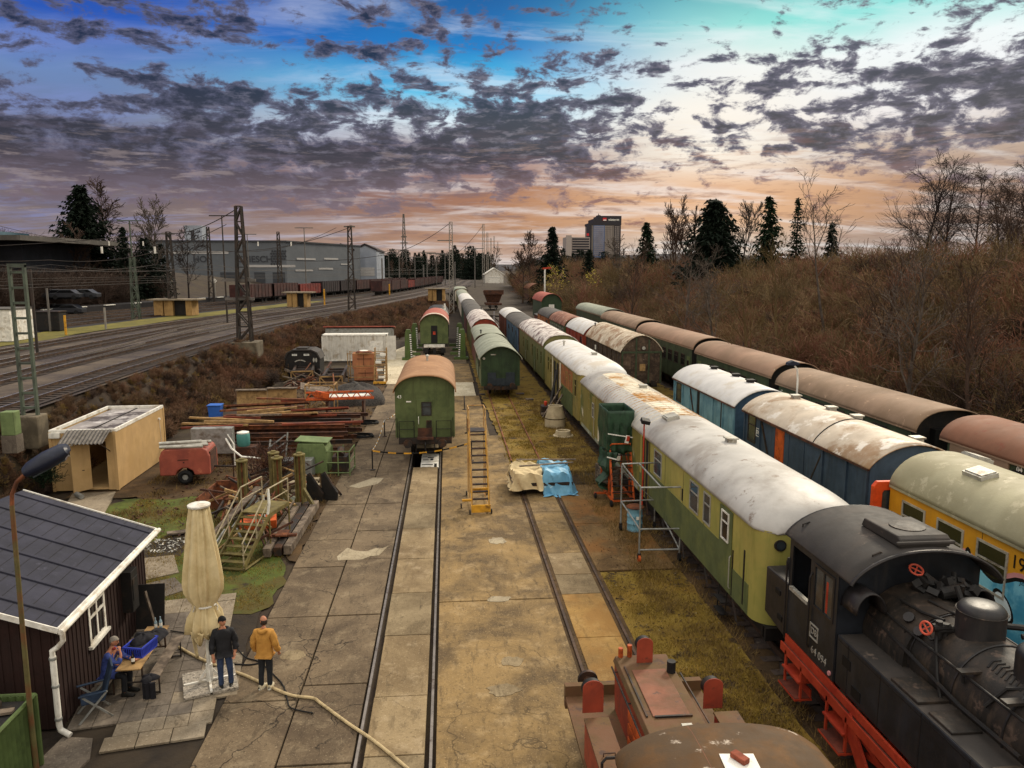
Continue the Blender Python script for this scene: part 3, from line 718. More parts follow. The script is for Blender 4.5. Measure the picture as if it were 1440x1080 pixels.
q=rprof(3.1,4.0,5.05,2.2,.7,20,.095,.03); q2=rprof(3.1,4.0,5.05,2.2,.7,20,.095,.34)
b.grid([[(x,-.37,z+.035) for x,z in q],[(x,1.4,z+.038) for x,z in q]]); b.build('roof_end_band','white_rust',c,solid=.02)
mat('jack_green','#4b5a30',.6,'#4c6428',.55,.1,1.5,var=.12,streak=.3)
jk=thing('lifting_jack','green column lifting jack with black and white hazard edge, front left of the raised coach','lifting jack',(-4.3,84.2,0),0,'lifting jacks around the raised coach')
b=MB(); b.prism([(-.42,0),(.42,0),(.36,2.9),(.22,3.35),(-.22,3.35),(-.36,2.9)],-.3,.3,'y'); b.build('column','jack_green',jk,bevel=.03)
b=MB(); b.box(-.7,.9,-.6,.6,0,.25); b.box(.4,1.3,-.2,.2,.5,.8); b.build('foot','jack_green',jk)
b=MB()
for i in range(11): b.box(.24-.01*i,.42-.01*i,-.32,-.302,.3+i*.24,.42+i*.24)
b.build('hazard_stripe','light_txt',jk)
b=MB()
for i in range(11): b.box(.24-.01*i,.42-.01*i,-.32,-.302,.42+i*.24,.54+i*.24)
b.build('hazard_stripe','black_txt',jk)
for (x,y,sx,lab) in ((-4.0,94,1,'green column lifting jack behind the front left one beside the raised coach'),(1.6,84.4,-1,'green column lifting jack to the right of the raised coach by the wagon row'),(1.5,94,-1,'rear right green lifting jack mostly behind the wagon row')):
    j=dup(jk); j.location=(x,y,0); j.scale=(sx,1,1); j['label']=lab
lc=thing('diesel_locomotive','dark locomotive with white trimmed cab behind the raised coach','locomotive',(-1.3,99.5,0))
b=MB(); b.prism([(-1.5,1.2),(-1.5,4.1),(-1.2,4.6),(-.6,4.85),(.6,4.85),(1.2,4.6),(1.5,4.1),(1.5,1.2)],0,12,'y'); b.build('body','black_iron',lc)
b=MB(); b.prism([(-1.55,4.1),(-1.22,4.64),(-.6,4.9),(.6,4.9),(1.22,4.64),(1.55,4.1),(1.3,4.1),(1.1,4.5),(.6,4.75),(-.6,4.75),(-1.1,4.5),(-1.3,4.1)],-.1,.1,'y'); b.bar((-.5,-.12,4.25),(0,-.12,4.65),.12,.06); b.bar((.5,-.12,4.25),(0,-.12,4.65),.12,.06); b.build('cab_trim','white_paint',lc)
for s in(-.75,.75): window(lc,0,s,3.9,1.1,.55,'black_iron','glass','',side='N')
b=MB(); b.cyl((1.0,.4,4.7),(1.0,.4,5.5),.16,.1,n=8); b.build('roof_horn','white_paint',lc)
buffers(lc,0,-1.2)
# ================= track B
xB=4.05
c=carriage('freight_van','dark green luggage van with grey roof nearest on the second track','van',xB,57.9,11.2,'green_coach','roof_greygreen',w=3.0,zf=.95,ze=3.15,zt=4.05,a=2.0,b=.85,ov=.13,oe=.45,endm='green_dark',ribs=6,gutter='white_rust')
b=MB()
for x in (-1.2,-.72,.0,.72,1.2): b.box(x-.045,x+.045,-.05,-.013,1.0,3.4)
b.build('end_posts','green_dark',c)
b=MB(); b.box(-1.0,-.35,-.09,-.055,.98,2.0); b.box(.4,1.1,-.09,-.055,.98,2.0); b.box(-.34,.39,-.08,-.055,.98,1.55); b.build('patch_panels',mat('slate_panel','#2a3138',.6,'#222a30',.5,.1,2,var=.15),c,bevel=.02)
b=MB(); b.box(-.75,-.35,-.06,-.014,3.35,3.43); b.cyl((-1.28,-.1,3.1),(-1.28,-.02,3.1),.1,n=10); b.build('lamp_bracket','pale_metal',c)
b=MB(); b.box(-1.3,1.3,-.16,-.02,.66,.94); b.build('buffer_beam','steel_dark',c); b=MB(); b.box(-1.7,-1.2,-.5,-.1,.3,.4); b.box(1.2,1.8,-.45,-.05,.32,.4); b.build('shunter_step','steel_dark',c)
for y in (1.6,3.2,7.5,9.3): window(c,-1.5,y,2.4,.5,.6,'steel_dark','glass','')
sidedoor(c,3.0,5.4,.98,1.7,2.0,'green_dark')
c=carriage('freight_van','grey roofed van coupled behind the green luggage van','van',xB,70.6,11.6,'brown_wagon','roof_greygreen',w=2.9,zf=.95,ze=3.35,zt=4.0,a=2.6,b=.6,ribs=1,vents=((-.9,.8,'chim'),),ventm='black_iron')
c=carriage('freight_van','red van with a pale weathered roof halfway along the second track','van',xB+.1,83.4,20,'olive_far','roof_mottled',w=2.95,zf=.95,ze=3.5,zt=4.55,a=2.1,b=.72,endm='red_wagon',ribs=2)
c=carriage('freight_van','dark roofed van behind the red van on the second track','van',xB+.1,105,17,'brown_wagon','roof_darkgrey',w=2.95,zf=.95,ze=3.5,zt=4.4,ribs=6,vents=((.6,1.5,'chim'),),ventm='black_iron')
c=carriage('freight_van','dark van with rounded ends further along the second track','van',xB+.1,123,22,'green_dark','roof_darkgrey',w=2.9,zf=.95,ze=3.5,zt=4.3,ribs=2)
c=carriage('freight_van','van with a bright white roof far along the second track','van',xB+.1,146.5,36,'white_rust','roof_white',w=2.9,zf=.95,ze=3.5,zt=4.4)
c=carriage('freight_van','long grey van second from the far end of the second track','van',xB+.1,184,36,'olive_far','roof_greygreen',w=2.9,zf=.95,ze=3.5,zt=4.4)
c=carriage('freight_van','grey van with a white rimmed end at the far end of the second track','van',xB+.1,222,28,'white_rust','roof_greygreen',w=3.6,zf=.95,ze=3.6,zt=4.6,a=4,b=.5,oe=.3,ov=.3)
# ================= track C: railcars
xC=9.22; w=2.95
c=carriage('railcar','long olive and yellow railcar with round white roof coupled to the steam engine','railcar',xC,17.55,26.4,'yellow_green','roof_grey',w=w,zf=.85,ze=3.30,zt=4.10,a=2.4,b=.62,dome=1.7,vents=((.2,6.6,'box'),(-.55,11.0,'hatch'),(.3,18.5,'box')),buf=False)
b=MB(); b.box(-w/2-.012,-w/2+.01,.65,12.0,.86,1.68); b.build('skirt_panel','green_skirt',c)
b=MB(); b.box(-w/2-.013,-w/2+.01,2.0,11.6,1.682,2.1); b.build('skirt_panel','green_skirt',c)
sidedoor(c,w,2.35,.88,.95,2.33,'green_skirt',None); window(c,-w/2-.036,2.35,2.7,.56,.84,'white_paint','glass','h',.045); steps(c,w,2.35,.88)
for y,ww in ((3.95,.62),(5.15,.85),(9.35,1.0),(14.2,.6),(18.4,.6),(23.0,.6)): window(c,-w/2,y,2.68,ww,.95,'pale_metal' if y<10 else 'olive_yellow','glass_grey' if y<10 else 'glass','h',.045)
b=MB(); b.box(-w/2-.02,-w/2+.01,10.5,11.6,.9,3.22); d=b.build('door','black_iron',c)
for y in (10.5,10.98,11.53): MB().box(-w/2-.045,-w/2-.01,y,y+.07,.9,3.22).build('door_edge','olive_yellow',d)
for y0,y1,z0,z1 in ((.95,1.02,1.0,2.5),(1.75,1.80,.9,2.2),(6.3,6.4,2.2,2.6)): MB().box(-w/2-.02,-w/2+.01,y0,y1,z0,z1).build('panel_gap','black_iron',c)
for s_ in (-.98,.98):
    hl_=MB().cyl((s_,-.03,2.98),(s_,.06,2.98),.15,n=16).build('headlight','black_iron',c); MB().cyl((s_,-.045,2.98),(s_,-.03,2.98),.11,n=16).build('headlamp_glass','glass_grey',hl_)
MB().box(-1.12,-.78,-.03,.02,2.2,2.37).build('vent_grille','black_iron',c); MB().box(-.55,.55,-.2,.05,.9,3.3).build('gangway_bellows','black_txt',c)
MB().box(-1.3,1.3,-.12,.05,.5,.84).build('buffer_beam','black_iron',c)
for i in range(8): MB().bar((-1.5,1.3+i*2.3,.35),(-1.47,1.7+i*2.3,.82),.05).build('step_bracket','steel_dark',c)
MB().box(-w/2-.0125,-w/2+.01,12.0,25.8,.86,3.28).build('faded_panel','olive_patchy',c)
rows=[[(x,y,z+.012) for x,z in rprof(w,3.27,4.10,2.4,.62,20,.055)] for y in [11.3+i*.45 for i in range(29)]]
rf=MB().grid(rows).build('rusty_roof','roof_rusty_white',c,smooth=True,solid=.01)
rb=MB()
for i in range(27):
    y=11.5+i*.45; rb.tube([(x,y,z+.022) for x,z in rprof(w,3.27,4.10,2.4,.62,18,.055)],.016,4)
for k in (-1.0,-.5,0,.5,1.0):
    u=abs(k)/(w/2); z=3.27+.83*max(0,1-u**2.4)**.62; rb.tube([(k,11.4,z+.02),(k,19.5,z+.02)],.013,4)
rb.build('roof_ribs','roof_rusty_white',rf)
for pts in ([(14.9,2.1),(17.5,2.15),(17.5,3.24),(14.9,3.24)],[(19.8,1.1),(20.6,1.0),(20.6,2.0),(19.8,1.9)],[(15.8,1.1),(16.8,1.0),(18.2,1.5),(17.9,2.1),(17,1.9),(16.4,2.13),(15,2.13),(14.9,1.6)]): MB().prism(pts,-w/2-.017,-w/2+.005,'x').build('primer_patch','primer_patch',c)
sidedoor(c,w,21.8,.9,.85,2.2,'olive_yellow',WC); MB().box(-w/2-.016,-w/2+.012,12.2,25.4,.85,1.05).build('sill','roof_greygreen',c)
c=carriage('railcar','railcar with a shiny dented white roof and stripped side, third along the row','railcar',xC,44.0,16.4,'olive_yellow','roof_white',w=w,zf=.85,ze=3.62,zt=4.4,a=2.4,b=.62,dome=1.5,vents=((-.7,11,'chim'),(.2,4,'box')),buf=False)
for y in (1.2,3.2,4.6,12.2,13.6): window(c,-w/2,y,2.7,.7,1.1,'olive_yellow','glass','h')
b=MB(); b.box(-w/2-.014,-w/2+.01,2.4,8.0,2.2,3.5); b.build('bare_panel','orange_brown',c); [MB().box(-w/2-.02,-w/2+.01,y0,y1,z0,3.5).build('primer_patch','primer_patch',c) for y0,y1,z0 in ((7.2,7.8,1.7),(11.2,11.5,.8))]
for y in (8.7,10.2): sidedoor(c,w,y,.8,.8,2.5,'black_iron',None,False)
b=MB(); b.box(-w/2-.012,-w/2+.01,2.2,7,.76,2.1); b.build('skirt_panel','green_coach',c)
c=carriage('luggage_van','olive luggage van with a mottled white and brown roof on the railcar track','van',xC,61.0,20.6,'olive_far','roof_mottled',w=2.9,zf=.95,ze=3.75,zt=4.6,a=2.4,b=.62,oe=.1,gutter='roof_rust',dome=0)
for y in (1.5,4,8,12,16): window(c,-1.45,y,2.6,.7,1.1,'olive_far','glass','h')
sidedoor(c,2.9,6.2,.9,1.5,2.2,'green_coach'); sidedoor(c,2.9,14,.9,1.5,2.2,'green_coach')
c=carriage('freight_van','blue van with a dark brown roof on the railcar track','van',xC,82.6,17,'blue_far','roof_darkgrey',w=2.9,zf=.9,ze=3.55,zt=4.3,posts=[.1,2.2,4.4,6.6,9.4,11.6,13.8,15.9],endm='brown_wagon')
for y in (3,8,13): window(c,-1.45,y,2.8,1.0,.6,'steel_dark','glass','')
c=carriage('freight_van','dark red van with a white roof at the head of the railcar row','van',xC,101,12,'brown_wagon','roof_white',w=2.9,zf=.9,ze=3.55,zt=4.35,posts=[.1,3,5,7,9,11.9])
# ================= track D
xD=14.92; w=2.95
c=carriage('passenger_coach','yellow coach with graffiti and khaki roof beside the steam engine','coach',xD-.2,-6,27.1,'yellow_coach','roof_khaki',w=w,zf=.95,ze=3.46,zt=4.4,a=2.5,b=.6,ov=.03,oe=.0,gutter='roof_khaki',vents=((-.55,24.6,'hatch'),(0.9,26.7,'hatch')),ventm='pale_metal',wheel='bogie',buf=False)
for i,y in enumerate((25.9,24.3,22.72,19.8,18.2,16.6)):
    window(c,-w/2,y,2.55,1.08,1.2,'pale_metal','glass','h',.06)
text('coach_lettering','196','black_txt',c,.47,(-w/2-.01,21.74,3.0),(R(90),0,R(-90)))
text('coach_lettering','Jahr','black_txt',c,.2,(-w/2-.01,21.6,2.62),(R(90),0,R(-90)))
mat('graf_blue','#3f8fb0',.5,'#7cc0d4',.5,.1,1.2,var=.1,bump=0); mat('graf_white','#c9d8dc',.5,None,var=.1,bump=0); mat('graf_pink','#c98a8a',.5,None,var=.1,bump=0)
def graf(m,pts,o,name='graffiti'):
    k=[]
    for (a,z),(a2,z2) in zip(pts,pts[1:]+pts[:1]): k.append((a,z))
    b=MB(); b.prism(k,-w/2-o-.003,-w/2+.002,'x'); b.build(name,m,c)
def wob(y0,y1,z0,zs,s):
    q=random.Random(s); n=14; top=[(y0+(y1-y0)*i/n,zs+q.uniform(-.35,.4)) for i in range(n+1)]
    out=[]
    for i in range(len(top)-1):
        for j in range(4):
            t=j/4; t=t*t*(3-2*t); out.append((top[i][0]+(top[i+1][0]-top[i][0])*j/4,top[i][1]+(top[i+1][1]-top[i][1])*t))
    return [(y0,z0)]+out+[(y1,z0)]
graf('graf_pink',wob(12,25.6,1.0,2.42,3),.004); graf('black_txt',wob(12.1,25.5,1.0,2.32,3),.007); graf('graf_blue',wob(12.2,25.4,1.0,2.24,3),.010)
for (yc,zc,ry,rz) in ((25.1,2.3,.16,.35),(23.5,2.25,.14,.4),(20.6,2.0,.35,.25),(19.4,1.9,.4,.2),(22.2,1.8,.3,.25),(17.5,1.8,.5,.2)):
    for m,kk,o in (('black_txt',1.25,.013),('graf_white',1.0,.016)):
        graf(m,[(yc+ry*kk*math.cos(t),zc+rz*kk*math.sin(t)+.15*kk*math.cos(t)) for t in [i/16*6.283 for i in range(16)]],o)
for (ya,za,yb,zb) in ((18.4,1.1,17.7,2.0),(16.4,1.2,16.9,2.0),(14.5,1.1,14.8,2.0),(19.6,1.2,19.3,2.1)):
    graf('black_txt',[(ya,za),(ya+.06,za),(yb+.06,zb),(yb,zb)],.019)
# orange end frame of the yellow coach (far end, opening towards the viewer side)
b=MB(); b.prism([(-w/2-.5,1.2),(-w/2-.5,3.35),(-w/2-.38,3.5),(-w/2+.5,3.5),(-w/2+.5,3.22),(-w/2-.15,3.22),(-w/2-.2,3.15),(-w/2-.2,1.2)],27.15,27.3,'y'); d=b.build('end_door','orange_frame',c,bevel=.02)
b=MB(); b.box(-w/2-.2,-w/2+.5,27.18,27.25,1.2,3.22); b.build('pane','glass_grey',d); b=MB(); b.bar((-w/2-.2,27.16,2.55),(-w/2+.5,27.16,2.55),.05); b.bar((-w/2+.3,27.16,1.2),(-w/2+.3,27.16,3.22),.05); b.build('door_bar','pale_metal',d)
# blue vans
c=carriage('freight_van','dark blue van with worn tin roof, red door edge and white emblem','van',xD,22.6,10.3,'blue_dark','roof_worn',w=w,zf=.95,ze=3.55,zt=4.28,a=2.0,b=.80,ov=.10,oe=.12,endm='blue_end',gutter='rust_dark',posts=[.08,1.35,3.0,4.4,5.7,7.0,8.5,10.2],postm='blue_dark',vents=((.15,8.8,'box'),(.35,6.1,'box'),(.6,4.6,'box'),(.9,1.3,'box')))
braces(c,-w/2,[(7.0,8.4,True),(3.0,4.4,False)],.95,3.5,'steel_dark')
b=MB(); b.box(-w/2-.045,-w/2,6.15,7.0,1.0,3.45); b.build('red_panel','orange',c); b=MB(); b.box(-w/2-.05,-w/2,3.05,6.1,1.0,3.42); d=b.build('sliding_door','blue_dark',c,bevel=.015)
b=MB(); b.bar((-w/2-.12,2.5,3.49),(-w/2-.12,8.3,3.49),.06,.1); b.build('door_rail','rust_dark',d)
window(c,-w/2,9.45,2.85,.85,1.2,'steel_dark','glass_grey','h')
b=MB()
b.box(-w/2-.01,-w/2,8.62,8.98,2.62,2.64);b.box(-w/2-.01,-w/2,8.62,8.98,2.96,2.98);b.box(-w/2-.01,-w/2,8.62,8.64,2.64,2.96);b.box(-w/2-.01,-w/2,8.96,8.98,2.64,2.96); b.build('emblem_frame','light_txt',c)
text('emblem','DB','light_txt',c,.24,(-w/2-.005,8.8,2.8),(R(90),0,R(-90)))
sm=MB(); q=rprof(w,3.55,4.28,2.0,.80,20,.10,.04); sm.tube([(x,4.0+x*.25,z+.03) for x,z in q],.03,5); sm.build('roof_seam','black_iron',c)
c=carriage('freight_van','light blue van with a clean white roof between the railcars and brown roofed coaches','van',xD,34.1,9.6,'blue_light','roof_blue_white',w=w,zf=.95,ze=3.5,zt=4.25,a=2.0,b=.80,ov=.10,oe=.15,endm='blue_end',gutter='brown_wagon',posts=[.08,1.5,2.9,4.3,5.4,6.6,7.9,9.5],postm='blue_light',vents=((.1,2.2,'box'),(.2,4.4,'box'),(.1,7.4,'box')),ventm='black_iron')
b=MB(); b.box(-w/2-.05,-w/2,2.95,4.9,1.0,3.4); b.build('sliding_door','blue_light',c,bevel=.015); b=MB(); b.box(-w/2-.03,-w/2,4.95,5.35,1.0,3.4); b.box(-w/2-.03,-w/2,1.55,1.8,1.0,3.4); b.build('dark_gap','black_iron',c)
braces(c,-w/2,[(5.4,6.6,True)],.95,3.45,'steel_dark'); window(c,-w/2,8.7,2.75,.9,1.1,'steel_dark','glass_grey','h')
# old wooden van
xW=15.2; w=3.2
c=carriage('wooden_van','unpainted old wooden van with silvery plank sides and streaked arched roof','van',xW,58.3,15.0,'wood_old','roof_planks',w=w,zf=.95,ze=3.45,zt=4.75,a=2.0,b=.85,ov=.12,oe=.1,ribs=14,posts=[.1,1.8,3.6,5.4,7.2,9,10.8,12.6,14.9],postm='wood_old',planks=9,vents=((-.9,14.4,'chim'),),ventm='black_iron')
b=MB()
for i in range(13):
    z=1.0+i*.26; u=min(1.56,(w/2)*(1 if z<3.4 else max(0.05,1-((z-3.45)/1.3)**1.2)**.5)); b.box(-u,u,-.04+.012*(i%2),-.005,z,z+.23+.01*(i%3))
b.build('end_planks','wood_old',c)
b=MB(); b.box(-.5,-.38,-.09,-.03,.95,4.55); b.box(.52,.64,-.09,-.03,.95,4.4); b.box(-1.6,-1.48,-.08,-.03,.95,3.5); b.box(1.48,1.6,-.08,-.03,.95,3.5); b.box(-1.6,1.6,-.075,-.03,3.35,3.5); b.build('end_posts','green_e',c)
b=MB(); b.box(-.2,.35,-.10,-.03,1.9,3.1); d=b.build('end_hatch','wood_old',c); b=MB(); b.box(-.15,.3,-.115,-.10,1.95,2.5); b.build('pane','wood_tan',d)
b=MB(); b.cyl((.15,-.1,3.75),(.15,-.04,3.75),.14,n=10); b.box(-1.4,-1.2,-.05,-.03,1.2,1.4); b.build('lamp_bracket','pale_metal',c)
b=MB(); b.box(-w/2-.03,-w/2,10.2,10.8,2.6,3.0); b.build('notice','light_txt',c)
c=carriage('freight_van','bright red van with a white roof beside the old wooden van','van',15.0,74.5,11,'red_wagon','roof_white',w=2.95,zf=.95,ze=3.5,zt=4.5,a=2.0,b=.8,posts=[.1,2,4.2,6.4,8.6,10.9],oe=.1); window(c,-1.475,1.6,2.7,.8,.9,'steel_dark','glass','')
c=carriage('passenger_coach','green coach with a rust eaten roof beyond the red van','coach',14.9,86.5,12.5,'green_coach','roof_rust',w=2.95,zf=.95,ze=3.45,zt=4.45,a=2.2,b=.65,oe=.35)
for i in range(7): window(c,-1.475,1.2+i*1.7,2.7,.9,.9,*WC)
c=carriage('freight_van','orange brown van with a mossy grey roof beyond the rusty roofed coach','van',14.9,100,12,'orange_brown','roof_darkgrey',w=2.95,zf=.95,ze=3.5,zt=4.4,posts=[.1,3,6,9,11.9]); window(c,-1.475,2,2.7,1.5,.9,'steel_dark','glass','')
c=carriage('guards_van','small green van with red roof and pale end door in front of the willow','van',17.5,127,13,'green_dark','roof_red',w=3.4,zf=1.6,ze=4.6,zt=5.9,a=2.2,b=.65,oe=.4)
b=MB(); b.box(-.45,.45,-.05,-.01,1.7,4.1); d=b.build('end_door','white_paint',c); b=MB(); b.box(-.2,.2,-.07,-.05,2.5,3.6); b.build('notice','orange',d)
c=carriage('flat_wagon','flat roofed brown wagon in front of the small red roofed van','wagon',16.0,113.5,11,'brown_wagon','roof_darkgrey',w=3.4,zf=.9,ze=2.7,zt=2.85,a=4,b=.5)
for (x,y,L,lab,wm,rm) in ((25.5,215,16,'rusty brown wagon parked near the end of the yard','rust_dark','rust'),(29.5,262,16,'grey roofed rusty van behind the brown wagon at the end of the yard','rust','roof_darkgrey'),(24.5,195,14,'rust red hopper wagon in front of the rusty brown wagon','rust_dark','rust_dark')):
    if 'hopper' in lab: continue
    carriage('freight_wagon',lab,'wagon',x,y,L,wm,rm,w=4.6,zf=1.4,ze=4.6,zt=6.0,a=2,b=.8,posts=[1,4,8,12,15])
hp=thing('hopper_wagon','empty rusty hopper wagon standing alone past the far end of the van row','wagon',(11.6,190,0))
b=MB()
for (x0,x1,z0,z1) in ((-2.4,-1.4,4.6,1.8),(2.4,1.4,4.6,1.8)): b.add([(x0,0,z0),(x0,6,z0),(x1,5,z1),(x1,1,z1)],[(0,1,2,3)])
b.add([(-2.4,0,4.6),(2.4,0,4.6),(1.4,1,1.8),(-1.4,1,1.8)],[(0,1,2,3)]); b.add([(-2.4,6,4.6),(2.4,6,4.6),(1.4,5,1.8),(-1.4,5,1.8)],[(0,1,2,3)]); b.build('hopper','rust_dark',hp,solid=.1)
b=MB(); b.box(-2,2,-1,7,1.2,1.7); b.box(-2.5,2.5,-.1,.15,3.8,4.9); b.build('frame','rust_dark',hp); wheelset(hp,0,.6); wheelset(hp,6,.6)
# ================= track E: long rake of brown roofed coaches
xE=20.05
def ecoach(xc,y0,L,lab,roofm,ze=3.5):
    c=carriage('passenger_coach',lab,'coach',xc,y0,L,'green_e',roofm,w=2.95,zf=1.0,ze=ze,zt=ze+.8,a=2.5,b=.58,ov=.05,oe=.42,endm='black_iron',group='rake of green coaches with brown roofs',gutter='roof_brown',buf=True)
    for i in range(int((L-3)/1.75)): window(c,-1.475,2.2+i*1.75,2.75,1.05,.95,'steel_dark','glass','h',.05)
    sidedoor(c,2.95,.75,1.05,.75,2.1,'green_coach',('steel_dark','glass','')); sidedoor(c,2.95,L-.75,1.05,.75,2.1,'green_coach',('steel_dark','glass',''))
    b=MB()
    for s in (-1,1): b.box(s*.55-.12,s*.55+.12,-.35,-.02,1.1,3.5)
    b.box(-.43,.43,-.35,-.02,3.26,3.5); b.build('gangway_bellows','black_txt',c)
    return c
c=ecoach(xE+.2,13.4,13.1,'nearest brown roofed coach at the right edge, with rusty roof and white number','roof_rustbrown'); text('coach_number','04 525','light_txt',c,.27,(-1.49,9.2,3.28),(R(90),0,R(-90)),bold=True)
b=MB(); b.box(-1.53,-1.48,9.9,12.9,3.1,3.4); b.build('side_flap','roof_brown',c)
c=ecoach(xE,28.5,12.3,'second brown roofed coach in the rake, with the small lamp post before it','roof_brown'); text('coach_number','11','light_txt',c,.3,(-1.49,11.9,3.1),(R(90),0,R(-90)))
ecoach(xE,42.2,12.9,'third brown roofed coach in the rake, beside the light blue van','roof_brown2',3.72)
ecoach(xE+.15,56.7,16.7,'fourth brown roofed coach in the rake, beside the old wooden van','roof_brown2',3.88)
ecoach(xE+.3,75.2,16.8,'fifth brown roofed coach in the rake, beside the red van','roof_brown',4.05)
ecoach(xE+.6,93.5,18.5,'farthest coach of the rake, with a grey green roof','roof_greygreen',4.2)
# ================================================================== STEAM TANK ENGINE (points towards the viewer)
mat('loco_black','#232121',.42,'#2e2929',.55,.12,1.4,var=.2,col3='#4a3f38',thr3=.66,scale3=3,streak=.25,scol='#453a33',bump=.1)
mat('loco_blue','#1d1f23',.36,'#26292f',.55,.12,1.4,var=.18,streak=.3,scol='#3d3733',bump=.08)
mat('loco_roof','#322e2b',.7,'#3f3833',.55,.12,1.0,var=.15,col3='#5d5148',thr3=.66,scale3=1.6,bump=.12)
mat('loco_boiler','#221f1c',.6,'#332b24',.52,.12,1.2,var=.2,col3='#51433a',thr3=.60,scale3=2.5,streak=.4,scol='#5a4a3c',bump=.2)
mat('loco_red','#a43a22',.55,'#8e2a18',.56,.1,1.5,var=.15,col3='#5a2a1c',thr3=.66,scale3=4,bump=.08)
mat('footplate','#6b3324',.8,'#52291e',.5,.1,2,var=.2)
XL=9.22
lo=thing('steam_locomotive','black steam tank engine numbered 64 094 with red frame, coupled to the yellow green railcar','steam engine',(XL,0,0))
hw=1.47
# bunker
b=MB(); b.prism([(15.95,1.3),(17.2,1.45),(17.2,2.62),(15.95,2.66)],-hw,hw,'x'); bk=b.build('coal_bunker','loco_black',lo,bevel=.04)
b=MB(); b.box(-hw-.02,-hw+.01,16.35,16.6,2.2,2.32); b.box(-hw-.02,-hw+.01,16.2,16.45,1.62,1.74); b.build('bunker_step','black_txt',bk)
b=MB(); b.box(-1.1,1.1,16.0,17.0,2.6,2.95); b.build('coal','black_iron',bk,bevel=.12)
# cab: walls with openings
b=MB()
for s in (-1,1):
    x0,x1=(s*hw-.02,s*hw+.02)
    b.box(x0,x1,13.8,15.95,1.5,2.68); b.box(x0,x1,13.8,15.95,3.66,3.82); b.box(x0,x1,13.8,13.95,2.68,3.66); b.box(x0,x1,14.75,14.95,2.68,3.66); b.box(x0,x1,15.8,15.95,2.68,3.66)
b.box(-hw,hw,13.78,13.83,1.5,3.9); b.box(-hw,hw,15.93,15.97,1.5,2.68); b.box(-hw,hw,15.93,15.97,3.5,3.9); b.box(-hw,-.9,15.93,15.97,2.68,3.5); b.box(.9,hw,15.93,15.97,2.68,3.5); b.box(-.15,.15,15.93,15.97,2.68,3.5); b.box(-hw,hw,13.83,15.93,1.48,1.52)
b.prism([(x,z-.03) for x,z in rprof(2*hw,3.8,4.42,2.3,.75,20)],13.77,13.84,'y'); b.prism([(x,z-.03) for x,z in rprof(2*hw,3.8,4.42,2.3,.75,20)],15.92,15.98,'y')
cb=b.build('cab','loco_blue',lo)
window(cb,-hw-.01,14.35,3.17,.86,.98,'loco_black','glass_grey','v',.06)
b=MB(); b.box(-hw-.012,-hw-.005,14.1,14.75,2.75,3.55); b.build('curtain','wood_tan',cb)
b=MB(); b.box(-hw-.02,-hw-.012,14.18,14.26,2.78,3.45); b.build('red_rod','loco_red',cb)
b=MB(); b.box(-hw-.07,-hw+.02,14.95,15.8,2.62,2.70); b.build('arm_rest','pale_metal',cb)
b=MB(); b.tube([(-hw-.03,15.98,1.35),(-hw-.06,15.98,1.5),(-hw-.06,15.98,3.2),(-hw-.03,15.98,3.3)],.022,6); b.build('grab_rail','loco_black',cb); b=MB(); b.tube([(-hw-.03,14.86,1.7),(-hw-.07,14.86,1.8),(-hw-.07,14.86,3.3),(-hw-.03,14.86,3.4)],.022,6); b.build('grab_rail','loco_black',cb)
b=MB(); b.box(-.9,.9,15.4,15.9,1.52,3.0); b.box(-.7,.7,13.85,14.2,1.52,3.3); b.build('cab_fittings','black_iron',cb)
rows=[[(x,y,z) for x,z in rprof(2*hw,3.80,4.44,2.3,.75,22,.06)] for y in (13.25,13.6,14.2,14.8,15.4,16.1)]
rf=MB().grid(rows).build('cab_roof','loco_roof',lo,smooth=True,solid=.045)
b=MB(); q=rprof(2*hw,3.80,4.44,2.3,.75,22,.07); b.tube([(x,13.25,z) for x,z in q],.035,6); b.tube([(x,16.1,z) for x,z in q],.03,6); b.build('roof_rim','loco_black',rf)
b=MB(); b.prism([(13.45,4.44),(13.45,4.6),(13.55,4.66),(14.75,4.63),(14.85,4.44)],-.5,.55,'x'); b.box(-.58,.62,13.40,13.47,4.5,4.58); vt=b.build('roof_ventilator','loco_roof',rf,bevel=.03)
b=MB(); b.lathe([(.34,0),(.34,.03),(.2,.05)],(.05,14.1,4.64),20); b.build('ventilator_lid','loco_boiler',vt)
b=MB(); b.tube([(-1.0,13.5,4.2),(-1.0,13.5,4.3),(-.85,13.5,4.36),(-.75,13.5,4.3)],.02,5); b.tube([(-1.3,15.8,4.05),(-1.3,15.8,4.15),(-1.15,15.8,4.2),(-1.05,15.8,4.15)],.02,5); b.build('lifting_eye','black_iron',rf)
# emblem and number on the cab side
b=MB(); E0=-hw-.035
for (a0,a1,z0,z1) in ((14.47,14.83,1.98,2.01),(14.47,14.83,2.28,2.31),(14.47,14.50,2.01,2.28),(14.80,14.83,2.01,2.28)): b.box(E0,E0+.02,a0,a1,z0,z1)
b.build('emblem_frame','pale_metal',cb); text('emblem','DB','pale_metal',cb,.2,(E0+.008,14.65,2.145),(R(90),0,R(-90)))
text('engine_number','64 094','pale_metal',cb,.24,(E0+.008,14.40,1.74),(R(90),0,R(-90)))
b=MB(); b.cyl((-hw-.02,13.92,1.62),(-hw-.05,13.92,1.62),.05,n=12); b.build('reflector','graf_pink',cb)
